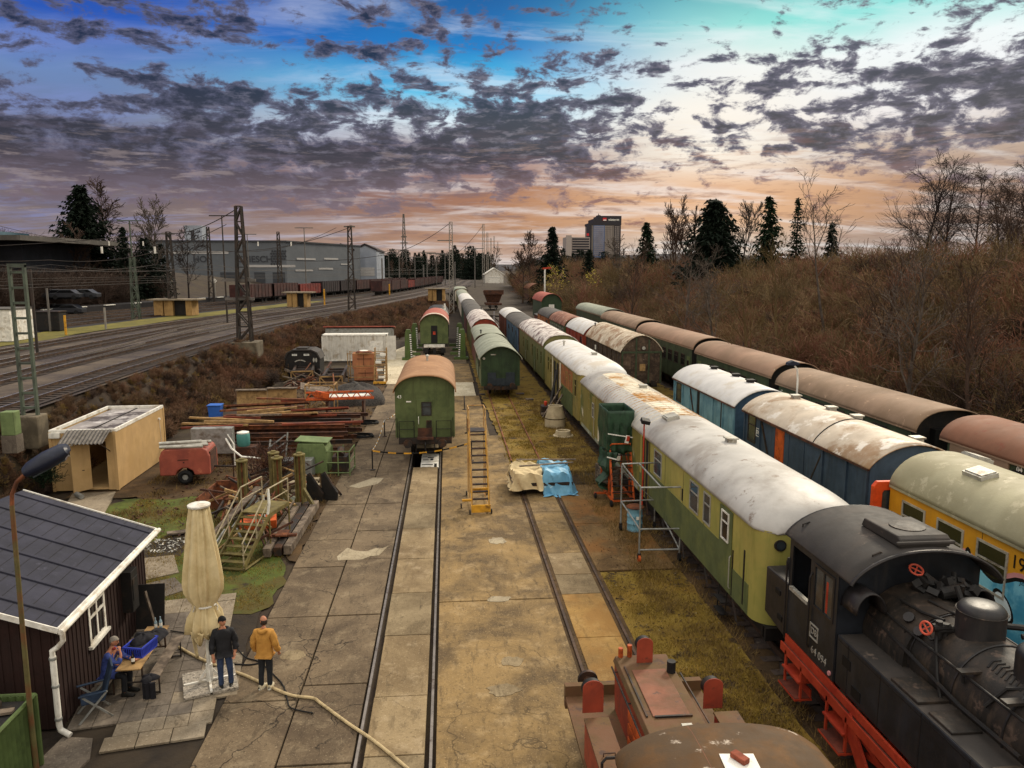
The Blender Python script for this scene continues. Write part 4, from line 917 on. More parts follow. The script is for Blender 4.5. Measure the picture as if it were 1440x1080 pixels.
# side tanks
for s in (-1,1):
    xo,xi=s*hw,s*.80
    b=MB(); b.prism([(5.5,1.5),(13.76,1.5),(13.76,2.56),(5.5,2.56)],min(xo,xi),max(xo,xi),'x'); tk=b.build('side_tank','loco_blue',lo,bevel=.035); MB().box(min(xo,xi)+.02,max(xo,xi)-.02,5.5,13.7,2.555,2.564).build('tank_top','loco_roof',tk)
    b=MB(); xm=(xo+xi)/2
    [MB().box(xm-u,xm+u,y0,y1,2.56,z1).build('tank_lid','loco_boiler',tk,bevel=.015) for u,y0,y1,z1 in ((.28,11.2,12.0,2.62),(.26,10.35,10.95,2.61),(.25,9.2,9.5,2.63))]
    if s<0:
        b=MB()
        for y in (13.2,9.5): b.box(xo-.012,xo+.01,y,y+.3,2.05,2.25)
        for y in (12.8,9.0): b.box(xo-.012,xo+.01,y,y+.32,1.62,1.82)
        b.build('tank_step','black_txt',tk)
        b=MB()
        for y in (13.3,12.2,11.0,9.8,8.6): b.box(xo-.006,xo+.002,y,y+.02,1.52,2.54)
        b.box(xo-.006,xo+.002,5.5,13.7,2.46,2.48); b.build('rivet_seam','black_iron',tk)
# boiler
b=MB(); b.cyl((0,5.0,2.72),(0,13.3,2.72),.84,n=40); bl=b.build('boiler','loco_boiler',lo,smooth=True)
b=MB(); b.prism([(.95*math.sin(t),2.65+.95*math.cos(t)) for t in [R(a) for a in range(-100,101,10)]],12.4,13.76,'y'); b.build('firebox','loco_boiler',bl,smooth=True)
b=MB()
for y in (12.38,11.2,10.0,8.8,7.6): MB().tube([(.85*math.sin(t),y,2.72+.85*math.cos(t)) for t in [R(a) for a in range(-110,111,10)]],.02,5).build('boiler_band','loco_black',bl)
def domeb(y,r,h):
    b=MB(); b.lathe([(r*1.3,-.25),(r*1.06,.0),(r,.08),(r,h*.72),(r*.97,h*.84),(r*.86,h*.93),(r*.6,h*.985),(r*.2,h)],(0,y,3.42),36); return b.build('steam_dome','loco_black',bl,smooth=True)
d1=domeb(11.75,.39,.66); d2=domeb(10.3,.40,.56)
b=MB(); b.tube([(.39*1.02*math.cos(t),11.75+.39*1.02*math.sin(t),3.93) for t in [i/24*6.2832 for i in range(25)]],.012,5); b.build('dome_band','loco_boiler',d1)
# pipes, valves, handwheels
b=MB()
b.tube([(-.78,13.75,3.25),(-.8,12.8,3.2),(-.8,11.5,3.2),(-.8,9,3.2),(-.8,6,3.2)],.025,6); b.tube([(-.55,13.2,3.5),(-.5,12.6,3.52),(-.42,12.1,3.6)],.03,6)
b.tube([(-.86,13.7,3.0),(-.92,12.3,2.9),(-.95,10.8,2.75),(-.95,9.5,2.75)],.035,6); b.tube([(.6,13.6,3.6),(.55,12.4,3.55),(.5,12,3.5)],.03,6); b.tube([(.8,13.75,3.2),(.8,6,3.2)],.025,6)
b.tube([(-.55,12.1,3.5),(-.75,11.8,3.3),(-.9,11.5,2.9),(-.95,11.3,2.6)],.03,6); b.tube([(-.2,12.9,3.62),(-.1,12.5,3.6),(.0,12.2,3.6)],.022,6)
b.tube([(-.86,10.4,3.0),(-.6,10.3,3.35),(-.2,9.9,3.55)],.03,6)
for q in range(4): b.cyl((-.8,12.6-q*1.6,3.05),(-.8,12.6-q*1.6,3.22),.025,n=6)
b.build('pipework','black_iron',bl)
b=MB()
q=random.Random(5)
for i in range(16):
    p=Vector((q.uniform(-.15,.75),q.uniform(12.75,13.4),3.62+q.uniform(0,.22))); b.cbox(p,(q.uniform(.08,.2),q.uniform(.1,.25),q.uniform(.08,.2)),(q.uniform(0,1),q.uniform(0,1),q.uniform(0,2)))
for i in range(7): b.cyl((q.uniform(-.1,.6),q.uniform(12.6,13.4),3.6),(q.uniform(-.2,.7),q.uniform(12.6,13.5),3.9),q.uniform(.03,.06),n=8)
b.cyl((.1,13.0,3.68),(.55,13.0,3.75),.12,n=12)
b.build('turbo_generator','black_iron',bl)
b=MB()
for p in ((-.62,11.95,3.55),(-.5,11.95,3.5)): b.cyl((p[0],p[1],p[2]-.2),(p[0],p[1],p[2]+.12),.06,n=10); b.cyl((p[0]-.12,p[1],p[2]),(p[0]+.2,p[1],p[2]),.07,n=10)
b.build('valve','black_iron',bl); b=MB()
b.cyl((.5,11.8,3.6),(.95,11.6,3.62),.06,n=8); b.cyl((.5,11.4,3.6),(.85,11.3,3.65),.05,n=8); b.build('valve','black_iron',bl)
def handwheel(p,nrm,r=.11):
    nrm=Vector(nrm).normalized(); a=nrm.orthogonal().normalized(); c=nrm.cross(a); b=MB(); p=Vector(p)
    b.tube([p+(a*math.cos(t)+c*math.sin(t))*r for t in [i/16*6.2832 for i in range(17)]],.02,6)
    for i in range(2): b.bar(p-(a if i else c)*r,p+(a if i else c)*r,.022)
    b.build('hand_wheel',MATS['valve_red'],bl,smooth=True)
mat('valve_red','#c4553f',.5,None,var=.1,bump=0)
handwheel((-.86,11.95,3.55),(-1,-.4,.2)); handwheel((-.05,13.55,3.95),(0,-.6,1),.13); handwheel((.98,11.45,3.72),(1,-.6,.3),.12)
for s in (-1,1):
    r0=[(s*1.12+.30*math.cos(R(15*i)),13.78,3.18+.42*math.sin(R(15*i))) for i in range(13)]; MB().grid([[(x,13.2,z+.02) for x,y,z in r0],r0]).build('window_hood','loco_black',cb,smooth=True,solid=.03)
b=MB(); b.box(-.95,-.2,10.85,11.0,3.28,3.32); b.box(-.9,-.3,9.9,10.05,3.3,3.35); b.box(-.75,-.5,9.0,9.6,3.25,3.34); b.build('walkway_plank','loco_boiler',bl)
b=MB()
for i in range(9): y=10.05+i*.1; b.tube([(-.5,y,3.38),(-.38,y+.05,3.46),(-.28,y,3.5)],.03,5)
b.build('coiled_pipe','black_iron',bl)
b=MB(); b.tube([(-.62,12.2,3.30),(-.7,12.15,3.33),(-.72,12.0,3.3),(-.62,11.95,3.33),(-.55,12.05,3.36)],.025,5); b.cyl((-.6,12.75,3.28),(-.7,12.7,3.40),.10,n=12); b.cyl((-.66,12.35,3.24),(-.76,12.3,3.32),.09,n=12); b.build('washout_plug','loco_black',bl)
# frame, steps, wheels
b=MB(); b.box(-1.58,-1.42,5,15.95,1.18,1.26); b.box(1.42,1.58,5,15.95,1.18,1.26); fp=b.build('running_board','footplate',lo)
b=MB(); b.box(-1.60,-1.575,5,15.95,1.1,1.3); b.box(-1.52,-1.47,5,13.8,1.30,1.46); b.box(-1.50,-1.46,13.8,15.95,1.25,1.47)
b.bar((-1.54,13.1,1.2),(-1.54,12.4,.5),.05,.35); b.build('frame_edge','loco_red',fp)
for y in (15.3,13.4):
    b=MB()
    for dy in (-.38,.38): b.box(-1.6,-1.56,y+dy-.03,y+dy+.03,.4,1.2)
    b.box(-1.72,-1.32,y-.42,y+.42,.42,.46); b.box(-1.66,-1.34,y-.40,y+.40,.82,.86); b.box(-1.36,-1.33,y-.4,y+.4,.46,.66); st=b.build('cab_steps','loco_red',fp)
    b=MB(); b.box(-1.71,-1.36,y-.40,y+.40,.462,.475); b.build('step_tread','footplate',st)
b=MB(); b.box(-.62,-.55,4.5,17.0,.6,1.45); b.box(.55,.62,4.5,17,.6,1.45); b.build('main_frame','loco_red',lo)
for (y,r) in ((15.4,.42),(12.6,.75),(10.8,.75),(9.0,.75),(6.5,.42)):
    b=MB()
    for s in (-1,1):
        b.tube([(s*.75,y+r*.92*math.cos(t),r+.08+r*.92*math.sin(t)) for t in [i/28*6.2832 for i in range(29)]],r*.1,6)
        for i in range(12): t=i/12*6.2832; b.bar((s*.75,y,r+.08),(s*.75,y+r*.9*math.cos(t),r+.08+r*.9*math.sin(t)),.05)
        b.cyl((s*.68,y,r+.08),(s*.9,y,r+.08),r*.2,n=12)
    b.cyl((-.7,y,r+.08),(.7,y,r+.08),.08,n=8); b.build('driving_wheel' if r>.5 else 'carrying_wheel','loco_red',lo)
b=MB(); b.box(-.98,-.92,9.0,12.6,.62,.74); b.box(-1.05,-.99,6.6,10.8,.80,.9); b.build('coupling_rod','steel_dark',lo)
b=MB(); b.bar((-1.45,13.0,1.05),(-1.45,10.2,.55),.06,.1); b.bar((-1.4,12.6,.7),(-1.4,11,1.0),.05,.1); b.cyl((-1.2,13.9,.9),(-1.2,13.0,.9),.2,n=14); b.build('brake_gear','loco_red',lo)
# smokebox end and chimney (just outside the picture)
b=MB(); b.cyl((0,3.6,2.72),(0,5.0,2.72),.88,n=36); b.lathe([(.26,0),(.22,.3),(.24,.75),(.28,.8)],(0,4.3,3.5),20); b.build('smokebox','loco_black',lo,smooth=True); buffers(lo,3.2,-.9)
b=MB(); b.box(-1.45,1.45,3.2,3.4,.8,1.35); b.build('buffer_beam','loco_red',lo)
# ================================================================== RED SHUNTING TRACTOR
mat('shunt_red','#8f3c28',.6,'#783426',.55,.1,1.6,var=.15,col3='#5c3426',thr3=.62,scale3=3.5,bump=.1)
mat('shunt_top','#584428',.8,'#63442e',.52,.12,1.2,var=.18,col3='#4b382e',thr3=.60,scale3=3,bump=.12)
mat('shunt_hatch','#7a4e3a',.75,'#63452f',.52,.12,1.6,var=.15,col3='#5a4034',thr3=.64,scale3=4)
mat('shunt_roof','#5b3f20',.8,'#4c3a26',.52,.10,1.0,var=.2,col3='#b0a292',thr3=.66,scale3=1.7,bump=.15)
sh=thing('shunting_tractor','small red diesel shunting tractor with brown curved cab roof and long narrow hood','shunter',(3.8,0,0))
b=MB(); b.prism([(-.52,1.0),(-.55,2.25),(-.50,2.34),(.50,2.34),(.55,2.25),(.52,1.0)],11.2,14.0,'y'); hd=b.build('hood','shunt_red',sh,bevel=.03); hd.scale=(1,1,.9)
b=MB(); b.prism([(-.57,2.25),(-.52,2.37),(.52,2.37),(.57,2.25)],11.15,14.05,'y'); ht=b.build('hood_top','shunt_top',hd,bevel=.015)
b=MB(); b.box(-.33,.33,11.9,13.45,2.37,2.395); b.build('hatch','shunt_hatch',ht,bevel=.01); b=MB(); b.box(.08,.26,11.45,11.62,2.37,2.42); b.build('filler_cap','pale_metal',ht); b=MB(); b.box(-.3,.36,11.86,11.90,2.37,2.41); b.box(-.45,-.42,11.9,13.6,2.37,2.40); b.build('hinge','steel_dark',ht)
b=MB(); b.cyl((.42,13.35,2.35),(.42,13.35,2.62),.085,n=12); b.build('exhaust','black_iron',ht)
b=MB()
for z in (1.2,1.5,1.8): b.box(-.575,-.545,11.5,12.7,z,z+.2)
b.build('louvre','orange',hd)
b=MB(); b.tube([(-.62,11.2,2.2),(-.62,13.9,2.2)],.02,6); b.tube([(.62,11.2,2.3),(.62,13.4,2.3)],.02,6)
for y in (11.3,12.6,13.7): b.cyl((-.62,y,2.2),(-.54,y,2.2),.015,n=5)
b.build('handrail','steel_dark',hd)
b=MB(); b.box(-1.45,1.45,10.2,14.6,.95,1.02); b.box(-1.45,1.45,14.5,14.65,.75,1.25); b.box(-1.35,1.35,8,14.5,.6,.95); fr=b.build('platform','shunt_top',sh)
for s,name in ((-1,'left'),(1,'right')):
    b=MB(); b.box(s*1.2-.22,s*1.2+.22,11.0,12.5,1.02,1.75); bx=b.build('side_box','shunt_red',sh,bevel=.03)
    b=MB(); b.box(s*1.2-.23,s*1.2+.23,10.98,12.52,1.75,1.79); b.build('side_box_lid','shunt_top',bx,bevel=.01)
    b=MB(); b.tube([(s*1.2-.1,11.4,1.79),(s*1.2-.1,11.4,1.85),(s*1.2+.1,11.4,1.85),(s*1.2+.1,11.4,1.79)],.012,5); b.build('handle','steel_dark',bx)
    b=MB(); b.tube([(s*.75,10.95,1.0),(s*.75,10.95,2.0),(s*.8,10.95,2.08),(s*1.35,10.95,2.08),(s*1.42,10.95,2.0),(s*1.42,10.95,1.0)],.025,6); b.build('guard_rail','steel_dark',sh)
def lampplate(x,y,z,sc=1):
    b=MB(); k=[(-.17,0),(.17,0),(.17,.42)]+[(.17*math.cos(R(a)),.42+.13*math.sin(R(a))) for a in range(15,180,15)]+[(-.17,.42)]
    b.prism([(x+p*sc,z+q*sc) for p,q in k],y-.02,y,'y'); l=b.build('headlamp','shunt_red',sh,bevel=.008)
    b=MB(); b.cyl((x,y,z+.34*sc),(x,y+.18,z+.34*sc),.15*sc,.17*sc,n=20); b.build('lamp_housing','black_iron',l,smooth=True)
lampplate(-1.22,12.75,1.75,1.15); lampplate(1.1,12.9,1.62,1.1); lampplate(0,13.75,2.13,.95)
b=MB(); [MB().cyl((x,14.0,2.0),(x,14.0,z),.05,n=8).build('indicator_lamp','orange',sh) for x,z in ((-.42,2.32),(-.24,2.38))]
# cab
b=MB(); b.prism([(-1.3,1.0),(-1.3,2.9),(1.3,2.9),(1.3,1.0)],7.6,9.8,'y'); cbs=b.build('cab','shunt_red',sh,bevel=.05)
b=MB(); b.box(-1.1,-.2,9.8,9.82,2.0,2.7); b.box(.2,1.1,9.8,9.82,2.0,2.7); b.build('pane','glass',cbs)
rows=[]
for y,f,dz in ((7.3,1,0),(9.2,1,0),(9.65,1,-.02),(9.85,.98,-.06),(10.0,.93,-.15),(10.08,.86,-.28)):
    rows.append([(x*f,y,max(2.8,z+dz)) for x,z in rprof(2.8,2.9,3.34,2.3,.62,26,.08)])
srf=MB().grid(rows).build('cab_roof','shunt_roof',sh,smooth=True,solid=.05)
b=MB()
for xx in (-.42,.55):
    b.tube([(xx,y,2.9+.44*(1-(abs(xx)/1.4)**2.3)**.62+.015+d) for y,d in ((7.4,0),(9.2,0),(9.65,-.02),(9.85,-.06),(10.0,-.15))],.014,5)
b.build('roof_seam','shunt_hatch',srf)
b=MB(); b.box(-1.3,1.3,7.5,10.2,1.0,1.0+.01); 
b=MB(); b.cbox((-.12,8.85,3.365),(.46,.42,.018),(0,0,-.08)); bd=b.build('white_board','white_paint'); tag(bd,'square white board lying on the shunter cab roof','board'); bd.location=(3.9,0,.0)
b=MB(); b.cbox((-.11,8.92,3.415),(.12,.24,.075),(0,0,.5)); br=b.build('brick',mat('brick_red','#8e4a34',.85,'#6f3a2a',.5,.15,8,var=.2),None,bevel=.012); tag(br,'red brick weighing down the white board on the shunter roof','brick'); br.location=(3.9,0,0)
for y in (9.0,13.2): wheelset(sh,y,.42)
buffers(sh,14.6,1.0)
# ================================================================== YARD: HUT, SHEDS, LAMPS
mat('hut_wood','#291713',.85,'#281814',.5,.12,1.2,var=.25,streak=.4,scol='#150d0b',bump=.2)
mat('roof_felt','#2f2f3b',.8,'#272731',.5,.12,.9,var=.15,col3='#3d3c48',thr3=.64,scale3=3,bump=.2)
mat('corr_green','#4f5f34',.6,'#414f2b',.55,.1,1.2,var=.15,streak=.4,scol='#2f3c1c')
mat('lamp_navy','#1b1f2e',.45,'#252a3a',.6,.1,3,var=.15,bump=.03)
mat('post_rust','#5d5634',.75,'#6a4128',.55,.12,2,var=.2)
hut=thing('wooden_hut','dark red boarded hut with grey felt roof and white downpipe','hut',(-8.42,15.9,0),R(2.6))
b=MB(); b.prism([(-6.4,0),(-6.4,2.45),(-3.2,3.6),(0,2.45),(0,0)],0,5.5,'y'); wl=b.build('wall','hut_wood',hut)
b=MB()
for i in range(28): b.box(-.004,.018,.05+i*.2,.05+i*.2+.045,0,2.45)
for i in range(30):
    x=-.05-i*.2; b.box(x-.04,x,-.018,.004,0,2.45+min(1.15,-x*.36 if x>-3.2 else (6.4+x)*.36))
b.build('cover_battens','hut_wood',wl)
b=MB(); s=1.2/3.2
for sx in (1,-1):
    k=lambda d,z: (-3.2+sx*d, z)
    b.prism([k(0,3.72),k(3.45,3.72-3.45*s),k(3.45,3.66-3.45*s),k(0,3.66)],-.32,5.85,'y')
rf=b.build('roof','roof_felt',hut)
b=MB()
for i in range(6):
    y=.25+i*1.05; b.bar((-3.2,y,3.735),(.25,y,3.735-3.45*s),.09,.05)
b.build('roof_batten','roof_felt',rf,bevel=.015)
b=MB()
for i in range(1,12):
    d=i*.3; b.box(-3.2+d-.006,-3.2+d+.006,-.32,5.85,3.722-d*s-.008,3.724-d*s)
b.build('felt_edge','black_iron',rf)
b=MB(); b.box(.25,.29,-.33,5.86,2.30,2.46); b.box(-3.25,.27,5.855,5.89,2.2,2.23); b.bar((-3.2,-.34,3.68),(.27,-.34,3.68-3.45*s),.03,.12); b.bar((-3.2,5.87,3.70),(.27,5.87,3.70-3.45*s),.03,.10); b.build('fascia','white_paint',rf)
b=MB(); b.tube([(.33,-.36,2.36),(.33,5.9,2.40)],.06,8); b.build('gutter','white_paint',hut)
b=MB(); b.tube([(.33,-.3,2.33),(.33,-.3,2.15),(.2,-.28,2.0),(.08,-.26,1.92),(.08,-.26,1.75)],.055,10); b.tube([(.08,-.26,1.8),(.08,-.26,.25),(.10,-.26,.12),(.32,-.34,.03)],.062,12); dp=b.build('downpipe','white_paint',hut,smooth=True)
b=MB()
for z in (1.72,1.1,.35): b.lathe([(.07,0),(.075,.01),(.075,.05),(.07,.06)],(.08,-.26,z),14)
b.build('pipe_clip','galv',dp)
wn=window(hut,.0,2.15,1.52,.95,1.0,'white_paint','glass','x',.09,side='R')
b=MB(); b.box(0,.09,1.6,2.7,.96,1.03); b.build('sill','white_paint',wn)
b=MB(); b.box(.01,.28,3.7,4.15,.9,2.0); b.box(.28,.30,3.75,4.1,1.2,1.8); b.build('meter_box','black_iron',hut,bevel=.02)
bd=thing('dark_board','black sheet of board leaning at the far corner of the wooden hut','board',(-8.25,20.6,0),R(4))
b=MB(); b.cbox((-.1,0,.62),(.9,.05,1.2),(R(-14),0,0)); b.box(-.5,-.45,-.1,.1,0,1.1); b.build('panel','black_iron',bd)
pk=tag(MB().bar((-8.1,19.9,1.35),(-7.55,19.3,.1),.05,.1).build('leaning_plank','wood_grey'),'grey plank leaning against the meter box on the hut wall','plank')
sd=thing('corrugated_shed','green corrugated metal shed with a cluttered dark top in front of the hut','shed',(-8.25,10,0))
b=MB(); rows=[[],[]]
for i in range(130):
    y=i*.036; x=.028*math.sin(i*1.57); rows[0].append((x,y,0)); rows[1].append((x,y,1.5))
b.grid(rows); rows=[[],[]]
for i in range(80):
    x=-i*.036; y=4.64+.028*math.sin(i*1.57); rows[0].append((x,y,0)); rows[1].append((x,y,1.5))
b.grid(rows); b.build('wall','corr_green',sd,solid=.01)
b=MB(); b.tube([(.03,0,1.5),(.03,4.67,1.5),(-3,4.67,1.5)],.045,6); b.tube([(.03,4.67,0),(.03,4.67,1.5)],.05,6); b.build('trim','corr_green',sd)
b=MB(); b.box(-3,-.05,0,4.6,1.38,1.42); b.build('lid','black_iron',sd)
for (p,r,nm,lb,m) in (((-.55,4.1,1.47),.2,'plank','short grey plank on top of the green shed','wood_grey'),((-1.2,3.9,1.48),-.3,'plank','broad pale plank lying across the green shed top','wood_tan')):
    b=MB(); b.cbox(p,(.9,.16,.05),(0,0,r)); o=b.build(nm,m); o.location=(-8.25,10,0); tag(o,lb,'plank')
o=MB().cbox((-.8,4.3,1.5),(.7,.3,.14),(0,.1,.1)).build('roof_slab','dirt_dark',bevel=.03); o.location=(-8.25,10,0); tag(o,'dark slab resting at the back of the green shed top','slab')
lp=thing('street_lamp','old bent lamp post with dark blue lantern beside the wooden hut','street lamp',(-8.2,14.45,0))
b=MB(); b.tube([(0,0,0),(.05,-.1,1.2),(.12,-.2,3.0),(.2,-.3,4.9),(.22,-.32,5.55)],[.055,.05,.045,.042,.04],10); b.build('post','post_rust',lp,smooth=True)
b=MB(); b.tube([(.22,-.32,5.52),(.24,-.32,5.75),(.34,-.31,5.98),(.52,-.3,6.14)],.036,10); b.build('arm','rust',lp,smooth=True)
b=MB(); M=Matrix.Translation((.86,-.25,6.36))@Euler((R(8),R(-28),R(12))).to_matrix().to_4x4()
rows=[]
for i,(u,wd,hh) in enumerate(((-.42,.10,.04),(-.40,.17,.09),(-.3,.21,.13),(0,.24,.16),(.3,.22,.14),(.40,.17,.10),(.43,.08,.05))):
    rows.append([tuple(M@Vector((u,wd*math.cos(t)*1.0,hh*max(-.75,math.sin(t)*1.05)))) for t in [j/16*2*math.pi for j in range(17)]])
b.grid(rows); b.add([rows[0][j] for j in range(16)],[tuple(range(16))]); b.add([rows[-1][j] for j in range(16)],[tuple(range(16))]); hd=b.build('lantern','lamp_navy',lp,smooth=True)
b=MB(); b.cbox(tuple(M@Vector((0,0,-.125))),(.62,.3,.03),(R(8),R(-28),R(12))); b.build('lamp_glass','glass_grey',hd)
lp=thing('street_lamp','slim white lamp post with a dark head between the blue van and brown roofed coaches','street lamp',(18.0,37.4,0))
b=MB(); b.tube([(0,0,0),(0,0,4.2),(-.05,0,4.75),(-.25,0,5.0)],[.06,.05,.045,.04],8); b.build('post','white_paint',lp,smooth=True)
b=MB(); b.prism([(-.65,4.98),(-.60,5.12),(-.35,5.22),(-.02,5.12),(.0,5.0),(-.3,4.94)],-.18,.18,'y'); b.build('lantern','lamp_navy',lp,bevel=.04)
# ---------------------------------------------------------------- parasol
mat('canvas','#cbb88d',.85,'#b7a377',.55,.15,2.5,var=.1,bump=.15,streak=.15,scol='#8a7a55')
um=thing('parasol','tall folded cream parasol tied at the waist, standing on the patio','parasol',(-5.78,17.5,0)); um.scale=(.92,.92,1)
b=MB()
q=random.Random(11); ph=[q.uniform(-.5,.5) for _ in range(20)]
def rfn(j,n,t,a): 
    k=.10+.16*t; return 1+k*1.35*math.sin(a*9+ph[3]+t*1.2)*(.6+.4*math.sin(a*2+1))+.10*math.sin(a*4+2+t*3)+.07*math.sin(a*17+t*5)+.05*math.sin(a*3-t*9)
prof=[(.20,4.38),(.23,4.2),(.27,3.95),(.31,3.6),(.36,3.25),(.40,2.9),(.425,2.6),(.41,2.38),(.33,2.18),(.25,2.05),(.235,1.99),(.26,1.9),(.33,1.75),(.36,1.55),(.37,1.35)]
b.lathe(prof[::-1],(0,0,0),72,lambda j,n,t,a: rfn(j,n,1-t,a),cap=False)
b.lathe([(.05,4.38),(.2,4.38)],(0,0,0),72,cap=False); cn=b.build('canopy','canvas',um,smooth=True,solid=.012)
b=MB()
for i,(a0,ln,wd) in enumerate(((3.3,.75,.5),(4.3,.35,.55),(5.2,.2,.5),(.3,.25,.5),(1.3,.4,.5),(2.3,.3,.5))):
    rows=[]
    for k in range(7):
        z=1.42-ln*k/6; r=.36-.10*k/6; w_=wd*(1-(k/6)**1.5*.85)
        rows.append([(r*(1+.14*math.sin(j*1.9+i))*math.cos(a0+(j/8-.5)*w_*2.2),r*(1+.14*math.sin(j*1.9+i))*math.sin(a0+(j/8-.5)*w_*2.2),z) for j in range(9)])
    b.grid(rows)
b.build('valance','canvas',cn,smooth=True,solid=.012)
b=MB(); b.lathe([(.262,0),(.27,.02),(.262,.045)],(0,0,1.985),40,cap=False); b.tube([(.27,.02,2.0),(.3,.03,1.92),(.29,.0,1.85)],.014,5); b.tube([(-.2,-.18,2.0),(-.24,-.2,1.9)],.014,5); b.build('tie_band','white_paint',cn,solid=.01)
b=MB(); b.lathe([(.05,0),(.27,.02),(.275,.06),(.25,.075),(.02,.09)],(0,0,4.38),32); b.build('cap','white_paint',um,smooth=True)
b=MB(); b.cyl((0,0,.05),(0,0,1.9),.055,n=16); b.cyl((0,0,.05),(0,0,.5),.085,n=16)
for a in (0,1,2,3): t=a*math.pi/2+.35; b.bar((0,0,.10),(.62*math.cos(t),.62*math.sin(t),.08),.06,.04); b.bar((0,0,.45),(.25*math.cos(t),.25*math.sin(t),.12),.02,.05)
b.build('pole','white_paint',um)
b=MB(); b.tube([(.05,-.02,.9),(.2,-.1,.86),(.24,-.1,.8)],.018,6); b.build('crank','galv',um)
mat('terrazzo','#8b8275',.8,'#5b544b',.55,.03,14,var=.2,col3='#b5ab9c',thr3=.58,scale3=20,bump=.2)
for ix in (-1,1):
    for iy in (-1,1):
        b=MB(); a=.35; c,s_=math.cos(a),math.sin(a); px,py=ix*.34*c-iy*.34*s_,ix*.34*s_+iy*.34*c
        b.cbox((px,py,.04),(.62,.62,.07),(0,0,a)); b.build('base_slab','terrazzo',um,bevel=.01)
# ---------------------------------------------------------------- beer table set
tb=thing('beer_table','narrow wooden beer table along the hut wall','table',(-7.45,18.0,0),R(3))
b=MB(); b.box(-.27,.27,-1.1,1.1,.72,.75); b.build('tabletop','wood_tan',tb,bevel=.008)
for y in (-.85,.85):
    for x in (-.22,.22): MB().bar((x,y,0),(x,y,.72),.035).build('leg','steel_dark',tb)
    MB().bar((-.22,y,.3),(.22,y,.3),.03).build('leg_brace','steel_dark',tb)
for (x,lab) in ((-8.0,'wooden bench against the hut wall with the seated man on it'),(-6.97,'weathered grey bench on the open side of the beer table')):
    bn=thing('bench',lab,'bench',(x,18.0,0),R(3),'benches at the beer table')
    b=MB(); b.box(-.135,.135,-1.15,1.15,.42,.45); b.build('seat','wood_grey',bn,bevel=.008)
    for y in (-.85,.85):
        for xx in (-.11,.11): MB().bar((xx,y,0),(xx,y,.42),.03).build('leg','steel_dark',bn)
        MB().bar((-.11,y,.03),(.11,y,.03),.03).build('leg_brace','steel_dark',bn)
mat('crate_blue','#2f3fa8',.5,None,var=.12,bump=0); mat('cloth_black','#141317',.9,'#1d1c22',.5,.2,6,var=.3,bump=.4)
cr=thing('plastic_crate','blue plastic crate full of dark clothes on the beer table','crate',(-7.42,17.75,.752),R(-12))
b=MB()
for s in (-1,1):
    b.box(s*.22-.01,s*.22+.01,-.3,.3,.0,.04); b.box(s*.235-.014,s*.235+.014,-.32,.32,.22,.26); b.box(-.22,.22,s*.3-.01,s*.3+.01,0,.04); b.box(-.25,.25,s*.32-.014,s*.32+.014,.22,.26)
    for i in range(13): b.box(s*.225-.008,s*.225+.008,-.3+i*.05-.01,-.3+i*.05+.01,.04,.22)
    for i in range(9): b.box(-.21+i*.0525-.01,-.21+i*.0525+.01,s*.307-.008,s*.307+.008,.04,.22)
b.box(-.22,.22,-.3,.3,.0,.012); b.build('crate_body','crate_blue',cr)
b=MB(); b.box(-.205,.205,-.285,.285,.014,.2); b.build('dark_lining','cloth_black',cr)
def heap(name,label,cat,loc,rx,ry,h,m,seed,rz=0,n=26):
    q=random.Random(seed); ph=[q.uniform(0,6) for _ in range(8)]; rows=[]
    for i in range(9):
        t=i/8; r=math.sin(t*math.pi/2) if i else .001; z=h*math.cos(t*math.pi/2)
        row=[]
        for j in range(n+1):
            a=j/n*2*math.pi; k=1+.16*math.sin(3*a+ph[0])+.09*math.sin(5*a+ph[1]+t*3)+.06*math.sin(9*a+ph[2]); zz=z*(1+.16*math.sin(4*a+ph[3]+t*5)*(t>.05))
            row.append((rx*r*k*math.cos(a),ry*r*k*math.sin(a),max(0,zz)))
        row[-1]=row[0]; rows.append(row)
    o=MB().grid(rows).build(name,m,smooth=True,subs=1); o.location=loc; o.rotation_euler=(0,0,rz); tag(o,label,cat); return o
heap('clothes_pile','heap of black clothes spilling over the blue crate','clothes',(-7.45,17.95,.93),.26,.33,.18,'cloth_black',1)
heap('jacket','black jacket spread over the middle of the beer table','jacket',(-7.4,18.5,.752),.34,.36,.14,'cloth_black',2,.3)
heap('jacket','dark jacket hanging over the near end of the grey bench','jacket',(-6.97,17.0,.452),.2,.18,.1,'cloth_black',4,.3)
o=MB().grid([[(-.14+.04*k,-.0+.02*math.sin(k*2),.0-.1*j+.0) for k in range(8)] for j in range(5)]).build('hanging_sleeve','cloth_black',None,solid=.05); o.location=(-6.93,16.82,.46); tag(o,'black sleeve hanging from the near end of the grey bench','sleeve')
mat('bottle_glass','#1c140c',.1,None,bump=0,spec=.7); mat('bottle_clear','#8ea3ad',.15,None,bump=0,spec=.7)
def bottle(x,y,z,m,lab,h=.3):
    t=thing('bottle',lab,'bottle',(x,y,z)); b=MB(); b.lathe([(.036,0),(.038,.02),(.038,h*.55),(.03,h*.66),(.014,h*.78),(.013,h*.97),(.015,h)],(0,0,0),16); b.build('glass',m,t,smooth=True)
    b=MB(); b.lathe([(.0385,h*.2),(.0385,h*.48)],(0,0,0),16,cap=False); b.build('paper_label','light_txt',t); return t
bottle(-7.38,17.18,.752,'bottle_glass','dark beer bottle before the seated man')
bottle(-7.5,18.92,.752,'bottle_clear','clear bottle on the far end of the beer table, the left of two')
bottle(-7.4,18.98,.752,'bottle_clear','clear bottle on the far end of the beer table, the right of two')
